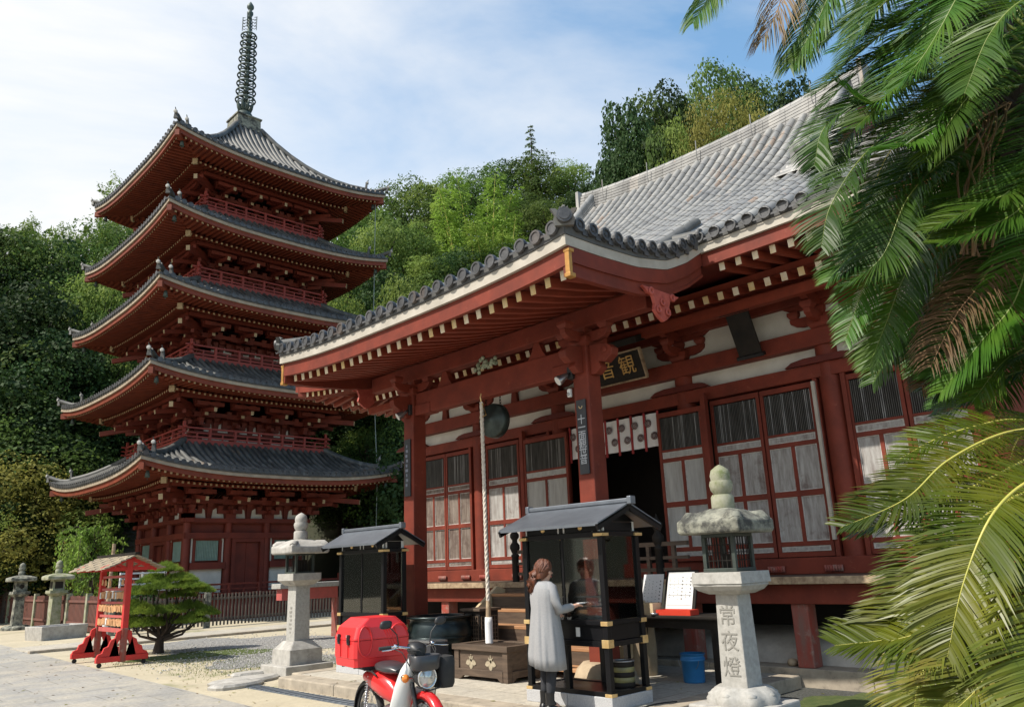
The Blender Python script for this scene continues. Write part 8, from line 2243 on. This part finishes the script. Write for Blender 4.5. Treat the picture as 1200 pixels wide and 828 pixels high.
# low shrubs at the foot of the pagoda and fence
def shrub(x, y, rr_, h, mname, lab, seed):
    r = random.Random(seed); s_ = thing('shrub', lab, 'shrub', (x, y, 0), world_coords=False); lf = MB(); st_ = MB()
    for k in range(7): a = k * .9; st_.tube([(0, 0, 0), (rr_ * .5 * math.cos(a), rr_ * .5 * math.sin(a), h * .7)], [0.03, 0.01], 5)
    cs, ns = [], []
    for _ in range(2200):
        d = Vector((r.gauss(0, 1), r.gauss(0, 1), r.gauss(0.2, 1))).normalized(); q = (1 - abs(r.gauss(0, .2))) * (1 + .15 * math.sin(5 * d.x + seed) + .12 * math.sin(7 * d.y))
        cs.append(Vector((d.x * rr_ * q, d.y * rr_ * q, h * .52 + d.z * h * .5 * q))); ns.append((d + Vector((r.gauss(0, .6), r.gauss(0, .6), r.gauss(.2, .6)))).normalized())
    quad_leaves(lf, cs, ns, 0.10, r); st_.build('stems', 'bark', s_); lf.build('foliage', mname, s_)
shrub(10.8, 30.6, 0.8, 1.5, 'leaf_dark', 'dark rounded shrub under the weeping tree behind the fence', 1)
shrub(12.6, 19.0, 0.5, 1.0, 'leaf_yellow', 'small yellowish shrub beside the low red and white wall', 2)

# cloud pruned pine
r = random.Random(31); pine = thing('pine_tree', 'small cloud pruned pine with flat bright green pads beside the red rack', 'pine', (7.80, 20.6, 0), world_coords=False)
pine.scale = (0.84, 0.84, 0.86)
m = MB(); nd = MB()
m.tube([(0, 0, -.05), (0.02, 0, .2), (0.05, 0.02, .45)], [0.17, 0.13, 0.10], 9)
fwd_r = Vector((0.80, -0.60, 0)); fwd_d = Vector((0.60, 0.80, 0))       # across and along the usual view of the court
pads = [(0.05, 0, 2.25, .42), (0.42, .1, 1.95, .50), (-.30, .2, 1.95, .45), (0.0, -.3, 1.75, .5), (0.70, 0, 1.75, .55), (-.62, 0, 1.62, .5), (0.35, .4, 1.50, .5), (1.0, .15, 1.62, .42),
        (-.85, .1, 1.25, .5), (-.45, -.2, 1.12, .5), (0.25, -.35, 1.10, .55), (0.75, .2, 1.18, .45), (1.22, 0, 1.00, .40), (0.95, -.2, .82, .42), (-.75, -.1, .82, .45), (0.15, 0.4, .80, .5), (-.25, -.35, .78, .42)]
for (a, b, z, s) in pads:
    c = fwd_r * a + fwd_d * b + Vector((0, 0, z))
    q = Vector((0.05, 0.02, min(0.42, z * .4))); mid = q.lerp(c, .55) + fwd_r * (0.12 if a > 0 else -0.12) - Vector((0, 0, .12))
    m.tube([q, mid, c - Vector((0, 0, .04))], [0.055, 0.035, 0.015], 6)
    for i in range(330):
        t_ = r.uniform(0, 2 * PI); rr_ = s * math.sqrt(r.random()); p = c + Vector((rr_ * math.cos(t_), rr_ * math.sin(t_), 0.24 * (1 - (rr_ / s) ** 2) * r.uniform(.2, 1) - 0.04))
        ax = Vector((math.cos(t_) * .7 * rr_ / s, math.sin(t_) * .7 * rr_ / s, 1)).normalized()
        for w in range(14):
            d = (ax + Vector((r.gauss(0, .55), r.gauss(0, .55), r.gauss(0, .3)))).normalized(); ww = d.cross(Vector((r.gauss(0, 1), r.gauss(0, 1), r.gauss(0, 1)))).normalized() * .0065; l_ = r.uniform(.08, .15)
            nd.add([p - ww, p + ww, p + d * l_], [(0, 1, 2)])
m.build('trunk', 'bark', pine); nd.build('needles', 'pine_needle', pine)

# ------------------------------------------------------------------ sago palms (cycads) at the right, close to the path
def catmull(P, n):
    out = []
    P = [P[0] * 2 - P[1]] + P + [P[-1] * 2 - P[-2]]
    seg = len(P) - 3
    for i in range(n + 1):
        t = i / n * seg; j = min(seg - 1, int(t)); f = t - j
        a, b, c, d = P[j], P[j + 1], P[j + 2], P[j + 3]
        out.append(0.5 * ((2 * b) + (c - a) * f + (2 * a - 5 * b + 4 * c - d) * f * f + (3 * b - a - 3 * c + d) * f ** 3))
    return out
RC = random.Random(17)
def frond(parent, pts, llen=0.17, up=(0, 0, 1), mats=('rachis', 'cycad_leaf'), vee=0.35, droop=0.07, dens=0.0060, name='frond', dead=False, fwdang=0.42, w=0.0029, roll=0.0):
    P = [Vector(p) for p in pts]
    L_ = sum((b - a).length for a, b in zip(P[:-1], P[1:]))
    n = max(20, int(L_ / dens)); C_ = catmull(P, n)
    m = MB(); m.mat(0).tube(C_[::3] + [C_[-1]], [0.0062 - 0.0058 * i / (len(C_[::3])) for i in range(len(C_[::3]) + 1)], 6)
    U = Vector(up).normalized()
    for i in range(int(n * 0.08), n):
        f = i / n; T = (C_[min(i + 1, n)] - C_[i - 1]).normalized()
        S = T.cross(U).normalized(); N_ = S.cross(T)
        if roll: S, N_ = S * math.cos(roll) + N_ * math.sin(roll), N_ * math.cos(roll) - S * math.sin(roll)
        env = min(1.0, 0.35 + 2.6 * (f - 0.06)) * (1 - max(0, (f - 0.72) / 0.28) ** 1.6 * 0.72)
        for s in (-1, 1):
            if dead and RC.random() < 0.3: continue
            l_ = llen * env * RC.uniform(.9, 1.06)
            j = 0.14 if dead else 0.045
            d = (S * s + T * (fwdang + 0.5 * f) + N_ * vee + Vector((RC.gauss(0, j), RC.gauss(0, j), RC.gauss(0, j)))).normalized()
            p0 = C_[i]; p1 = p0 + d * l_ * .35; p2 = p0 + d * l_ * .72 + Vector((0, 0, -droop * l_ * .35)) + T * l_ * .02; p3 = p0 + d * l_ * .97 + Vector((0, 0, -droop * l_)) + T * l_ * .06
            wv = d.cross(N_).normalized(); tw = RC.gauss(0, .28); wv = (wv * math.cos(tw) + d.cross(wv) * math.sin(tw)) * w
            if dead: wv = wv * .8
            m.mat(1).add([p0 - wv * .6, p0 + wv * .6, p1 + wv, p1 - wv, p2 + wv * .92, p2 - wv * .92, p3], [(0, 1, 2, 3), (3, 2, 4, 5), (5, 4, 6)], True)
    return m.build(name, list(mats), parent)
def V(px, py, d): p = at(px, py, d); return Vector(p)
# lower crown
low = thing('sago_palm', 'lower sago palm with big arching golden green fronds at the right edge', 'palm', tuple(V(1290, 560, 2.9)))
base = V(1290, 540, 2.9)
upw = (-0.35, -0.30, 0.88)
m = MB(); m.tube([(base.x, base.y, 0), (base.x, base.y, base.z * .6), tuple(base)], [0.17, 0.16, 0.12], 14)
rr8 = random.Random(3)
for k in range(220):
    z = base.z * rr8.random(); a = rr8.uniform(0, 6.28); c = Vector((base.x + .15 * math.cos(a), base.y + .15 * math.sin(a), z)); m.bar(c, c + Vector((.05 * math.cos(a), .05 * math.sin(a), .05)), 0.05, 0.02, w2=0.02, h2=0.008)
m.build('trunk', 'bark', low)
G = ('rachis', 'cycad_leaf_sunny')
FR = [
 ([(1240, 500, 2.9), (1175, 508, 2.7), (1110, 540, 2.55), (1060, 585, 2.45), (985, 618, 2.4)], 0.19, 0.35),
 ([(1240, 520, 2.8), (1190, 545, 2.6), (1130, 575, 2.5), (1070, 600, 2.45), (995, 625, 2.45)], 0.17, 0.3),
 ([(1260, 560, 2.7), (1190, 582, 2.45), (1135, 622, 2.35), (1105, 665, 2.3), (1060, 725, 2.3)], 0.22, 0.3),
 ([(1260, 580, 2.6), (1185, 605, 2.4), (1125, 650, 2.3), (1085, 710, 2.25), (1050, 745, 2.22), (978, 756, 2.2)], 0.21, 0.35),
 ([(1260, 600, 2.5), (1200, 625, 2.35), (1150, 670, 2.25), (1100, 730, 2.2), (1040, 752, 2.2)], 0.20, 0.3),
 ([(1260, 620, 2.5), (1205, 640, 2.3), (1185, 690, 2.2), (1170, 750, 2.15), (1150, 800, 2.1), (1110, 840, 2.1)], 0.24, 0.25),
 ([(1270, 640, 2.4), (1225, 690, 2.25), (1205, 760, 2.15), (1180, 830, 2.1)], 0.22, 0.3),
 ([(1260, 590, 2.9), (1180, 640, 2.8), (1120, 720, 2.75), (1080, 790, 2.7), (1070, 840, 2.7)], 0.20, 0.35),
 ([(1260, 505, 3.0), (1190, 492, 2.9), (1140, 500, 2.8), (1095, 515, 2.75), (1050, 540, 2.7)], 0.14, 0.35),
 ([(1260, 520, 3.1), (1190, 510, 3.0), (1130, 530, 2.9), (1080, 560, 2.85), (1035, 590, 2.8)], 0.15, 0.35),
 ([(1270, 560, 2.5), (1215, 560, 2.3), (1165, 600, 2.15), (1130, 680, 2.1), (1110, 770, 2.1)], 0.20, 0.3),
 ([(1280, 600, 2.3), (1240, 650, 2.15), (1225, 740, 2.05), (1205, 830, 2.0)], 0.2, 0.3),
]
for i, (pts, ll, vee) in enumerate(FR):
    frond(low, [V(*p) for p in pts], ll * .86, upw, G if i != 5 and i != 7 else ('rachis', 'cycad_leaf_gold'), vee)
for i in range(10):      # rest of the crown, out of the picture to the right
    a = math.radians(-150 + i * 30); d = Vector((math.cos(a), math.sin(a), 0))
    if d.dot(Vector((-0.5, 0.86, 0))) > 0.35: continue
    frond(low, [base, base + d * .35 + Vector((0, 0, .18)), base + d * .75 + Vector((0, 0, .12)), base + d * 1.05 + Vector((0, 0, -.2))], 0.18, (0, 0, 1), G, 0.35)
# upper crown
hi = thing('sago_palm', 'tall sago palm overhead with dense dark glossy fronds and dry yellow leaves', 'palm', tuple(V(1235, 170, 3.3)))
hb = V(1225, 110, 3.3)
m = MB(); m.tube([(hb.x + .15, hb.y - .1, 0), (hb.x + .1, hb.y, 1.2), (hb.x, hb.y, hb.z - .3), tuple(hb)], [0.2, 0.18, 0.17, 0.14], 14)
for k in range(520):
    z = hb.z * rr8.random(); a = rr8.uniform(0, 6.28); f = z / hb.z; c = Vector((hb.x + .15 * (1 - f) + .17 * math.cos(a), hb.y - .1 * (1 - f) + .17 * math.sin(a), z)); m.bar(c, c + Vector((.05 * math.cos(a), .05 * math.sin(a), .05)), 0.05, 0.02, w2=0.02, h2=0.008)
m.build('trunk', 'bark', hi)
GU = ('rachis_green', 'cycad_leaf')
FH = [
 ([(1200, 60, 3.2), (1140, -20, 3.0), (1095, -10, 2.9), (1060, 60, 2.8), (1005, 120, 2.75), (945, 95, 2.7)], .2, .3),
 ([(1200, 80, 3.2), (1130, 20, 3.0), (1085, 25, 2.85), (1065, 60, 2.8), (1020, 115, 2.75), (975, 150, 2.7)], .22, .25),
 ([(1200, 80, 3.3), (1120, 60, 3.1), (1040, 90, 3.0), (985, 115, 2.95), (930, 150, 2.9), (915, 195, 2.9)], .2, .3),
 ([(1200, 90, 3.3), (1110, 90, 3.1), (1030, 110, 3.0), (965, 160, 2.95), (925, 215, 2.9)], .2, .3),
 ([(1200, 100, 3.2), (1130, 110, 3.0), (1060, 140, 2.9), (990, 180, 2.85), (940, 240, 2.8), (925, 290, 2.8)], .2, .3),
 ([(1200, 110, 3.3), (1140, 140, 3.1), (1075, 180, 3.0), (1020, 230, 2.95), (975, 290, 2.9), (935, 330, 2.9)], .2, .3),
 ([(1200, 120, 3.2), (1140, 160, 3.0), (1095, 195, 2.9), (1050, 235, 2.85), (1015, 300, 2.8), (962, 335, 2.8)], .21, .3),
 ([(1200, 130, 3.2), (1150, 170, 3.1), (1110, 190, 3.0), (1060, 215, 2.95), (1020, 270, 2.9), (990, 330, 2.9), (960, 400, 2.9)], .2, .3),
 ([(1210, 140, 3.3), (1160, 200, 3.2), (1100, 260, 3.1), (1050, 320, 3.05), (1020, 380, 3.0), (995, 430, 3.0)], .2, .3),
 ([(1210, 150, 3.3), (1170, 210, 3.2), (1130, 270, 3.15), (1070, 330, 3.1), (1040, 390, 3.1), (1000, 450, 3.1)], .2, .3),
 ([(1215, 150, 3.2), (1190, 240, 3.1), (1150, 320, 3.1), (1110, 380, 3.05), (1085, 440, 3.0)], .2, .3),
 ([(1200, 60, 3.1), (1180, 40, 2.9), (1150, 90, 2.75), (1100, 130, 2.7), (1060, 165, 2.65), (1030, 175, 2.6)], .2, .3),
 ([(1210, 60, 3.0), (1200, 50, 2.8), (1165, 75, 2.7), (1145, 100, 2.65), (1115, 140, 2.6), (1080, 190, 2.6)], .22, .25),
 ([(1215, 80, 3.0), (1225, 130, 2.8), (1190, 215, 2.65), (1150, 240, 2.6), (1080, 270, 2.55)], .19, .25),
 ([(1220, 90, 3.0), (1240, 180, 2.7), (1200, 240, 2.6), (1160, 265, 2.55), (1100, 285, 2.5)], .2, .25),
 ([(1230, 60, 3.3), (1160, -30, 3.2), (1080, -50, 3.1), (1010, -10, 3.0), (965, 40, 3.0)], .2, .3),
 ([(1230, 60, 3.4), (1140, -10, 3.4), (1060, 10, 3.35), (1000, 50, 3.3), (955, 80, 3.3)], .2, .3),
 ([(1230, 60, 3.2), (1190, -60, 2.9), (1150, -60, 2.7), (1120, 0, 2.6), (1080, 60, 2.6), (1040, 100, 2.6)], .22, .25),
 ([(1220, 110, 3.4), (1150, 120, 3.5), (1070, 180, 3.5), (1000, 250, 3.5), (960, 300, 3.5)], .2, .3),
 ([(1220, 110, 3.5), (1160, 170, 3.6), (1090, 250, 3.6), (1040, 330, 3.6)], .2, .3),
 ([(1225, 120, 3.5), (1180, 210, 3.6), (1130, 310, 3.65), (1100, 380, 3.7), (1060, 440, 3.7)], .2, .35),
 ([(1240, 120, 3.3), (1200, 260, 3.2), (1160, 360, 3.2), (1120, 430, 3.1), (1095, 460, 3.1)], .2, .3),
 ([(1240, 120, 3.2), (1215, 260, 3.0), (1190, 350, 2.95), (1150, 400, 2.9), (1100, 460, 2.9)], .2, .3),
 ([(1230, 60, 3.0), (1240, 0, 2.7), (1200, 0, 2.5), (1160, 40, 2.45), (1130, 110, 2.4)], .2, .3),
 ([(1230, 70, 3.5), (1150, 30, 3.7), (1060, 40, 3.7), (1000, 90, 3.7)], .2, .3),
 ([(1230, 80, 3.5), (1150, 80, 3.8), (1080, 110, 3.8), (1010, 170, 3.8)], .2, .3),
]
EXTRA = [([(1200, 40, 3.0), (1120, 5, 2.95), (1040, 35, 2.9), (972, 92, 2.9)], .21, .25), ([(1200, 30, 2.9), (1130, -30, 2.85), (1050, -8, 2.8), (988, 66, 2.8)], .21, .25), ([(1200, 60, 3.0), (1110, 38, 2.95), (1030, 66, 2.9), (960, 128, 2.9)], .21, .25),
 ([(1290, 440, 3.3), (1220, 430, 3.25), (1160, 450, 3.2), (1100, 490, 3.2)], .19, .3), ([(1290, 420, 3.1), (1230, 400, 3.0), (1180, 420, 3.0), (1140, 470, 2.95)], .19, .3),
 ([(1200, 60, 3.2), (1120, 20, 3.1), (1040, 30, 3.05), (975, 62, 3.0)], .2, .3), ([(1200, 70, 3.2), (1110, 50, 3.1), (1020, 70, 3.05), (952, 112, 3.0)], .2, .3),
 ([(1200, 80, 3.4), (1110, 80, 3.3), (1020, 112, 3.25), (948, 160, 3.2)], .2, .3), ([(1200, 50, 3.4), (1130, -10, 3.3), (1060, -5, 3.25), (1000, 22, 3.2), (968, 50, 3.2)], .2, .3),
 ([(1210, 90, 3.6), (1120, 110, 3.5), (1030, 150, 3.45), (955, 215, 3.4)], .2, .3), ([(1210, 90, 3.6), (1130, 150, 3.5), (1050, 210, 3.45), (975, 262, 3.4)], .2, .3),
 ([(1240, 300, 3.4), (1200, 330, 3.3), (1160, 380, 3.3), (1125, 450, 3.3)], .19, .3), ([(1250, 320, 3.5), (1210, 350, 3.4), (1180, 410, 3.4), (1160, 480, 3.4)], .19, .3),
 ([(1240, 250, 3.2), (1205, 300, 3.1), (1165, 350, 3.05), (1120, 420, 3.0)], .19, .3), ([(1260, 400, 3.4), (1210, 410, 3.3), (1150, 440, 3.3), (1095, 480, 3.3)], .18, .3)]
for k in range(24):
    x1, y1 = RC.uniform(1010, 1190), RC.uniform(20, 400); d1 = RC.uniform(3.3, 4.0)
    FH.append(([(1235, RC.uniform(60, 160), 3.4), ((1235 + x1) / 2, RC.uniform(-20, 60) + y1 * .45, 3.5), ((1235 + 2 * x1) / 3, y1 * .7 + 20, d1 - .1), (x1, y1 + 30, d1)], .19, .3))
for i, (pts, ll, vee) in enumerate(FH):
    frond(hi, [V(1110 - (1110 - p[0]) * (0.80 if p[0] < 1110 else 1), p[1], p[2]) for p in pts], ll * .86, upw, GU, vee, droop=0.12)
for pts, ll, vee in EXTRA: frond(hi, [V(*p) for p in pts], ll * .86, upw, GU, vee, droop=0.12)
for pts in ([(1215, 150, 3.2), (1190, 260, 3.1), (1150, 330, 3.0), (1120, 370, 2.95), (1090, 430, 2.9)], [(1225, 150, 3.4), (1180, 250, 3.3), (1140, 330, 3.2), (1110, 400, 3.15), (1080, 455, 3.1)]):
    frond(hi, [V(*p) for p in pts], .17, upw, ('rachis_dead', 'cycad_dead'), .5, droop=.35, name='dry_frond', dead=True)
for k in range(9):
    x0 = 1150 + RC.uniform(-12, 25); m = MB(); P = [V(1170 + RC.uniform(-20, 20), 120, 3.0)]
    for q in range(5): P.append(V(x0 - 6 * q + RC.uniform(-12, 12), 150 + q * 36 + RC.uniform(-8, 8), 2.9 + RC.uniform(-.06, .06)))
    m.tube(catmull(P, 20), [0.004] * 21, 5)
    m.build('dry_leaf_stalk', 'cycad_dead', hi)
for i in range(12):
    a = math.radians(i * 30); d = Vector((math.cos(a), math.sin(a), 0))
    if d.dot(Vector((-0.5, 0.86, 0))) > 0.5: continue
    frond(hi, [hb, hb + d * .35 + Vector((0, 0, .25)), hb + d * .8 + Vector((0, 0, .2)), hb + d * 1.15 + Vector((0, 0, -.15))], 0.19, (0, 0, 1), G, 0.35)
# third crown, above the frame: only its drooping tips are seen against the sky
tp = thing('sago_palm', 'sago palm above the roof line whose sparse frond tips hang into the sky', 'palm', tuple(V(960, -190, 3.6)))
tb_ = V(1010, -210, 3.6)
m = MB(); m.tube([tuple(hb + Vector((.05, .05, -.6))), tuple(hb.lerp(tb_, .5) + Vector((0, 0, -.1))), tuple(tb_)], [0.13, 0.12, 0.11], 12); m.build('trunk', 'bark', tp)
for pts, dd in (([(1000, -200, 3.6), (940, -180, 3.4), (880, -90, 3.3), (840, -20, 3.25), (812, 28, 3.2)], 0), ([(1000, -200, 3.5), (960, -150, 3.4), (930, -60, 3.3), (912, 10, 3.3), (893, 48, 3.3)], 1),
                ([(1000, -200, 3.5), (985, -120, 3.4), (968, -40, 3.4), (945, 30, 3.35), (925, 80, 3.3)], 0), ([(1010, -200, 3.5), (1010, -120, 3.4), (985, -40, 3.3), (960, 20, 3.3), (930, 75, 3.3)], 0),
                ([(1010, -200, 3.6), (900, -200, 3.4), (800, -120, 3.2), (760, -50, 3.1)], 0), ([(1010, -200, 3.6), (1060, -120, 3.4), (1040, -40, 3.3), (1010, 30, 3.3)], 0)):
    frond(tp, [V(*p) for p in pts], .19, upw, GU if not dd else ('rachis_dead', 'cycad_dead'), .2, droop=.45, dens=0.0085, dead=bool(dd), fwdang=.8)
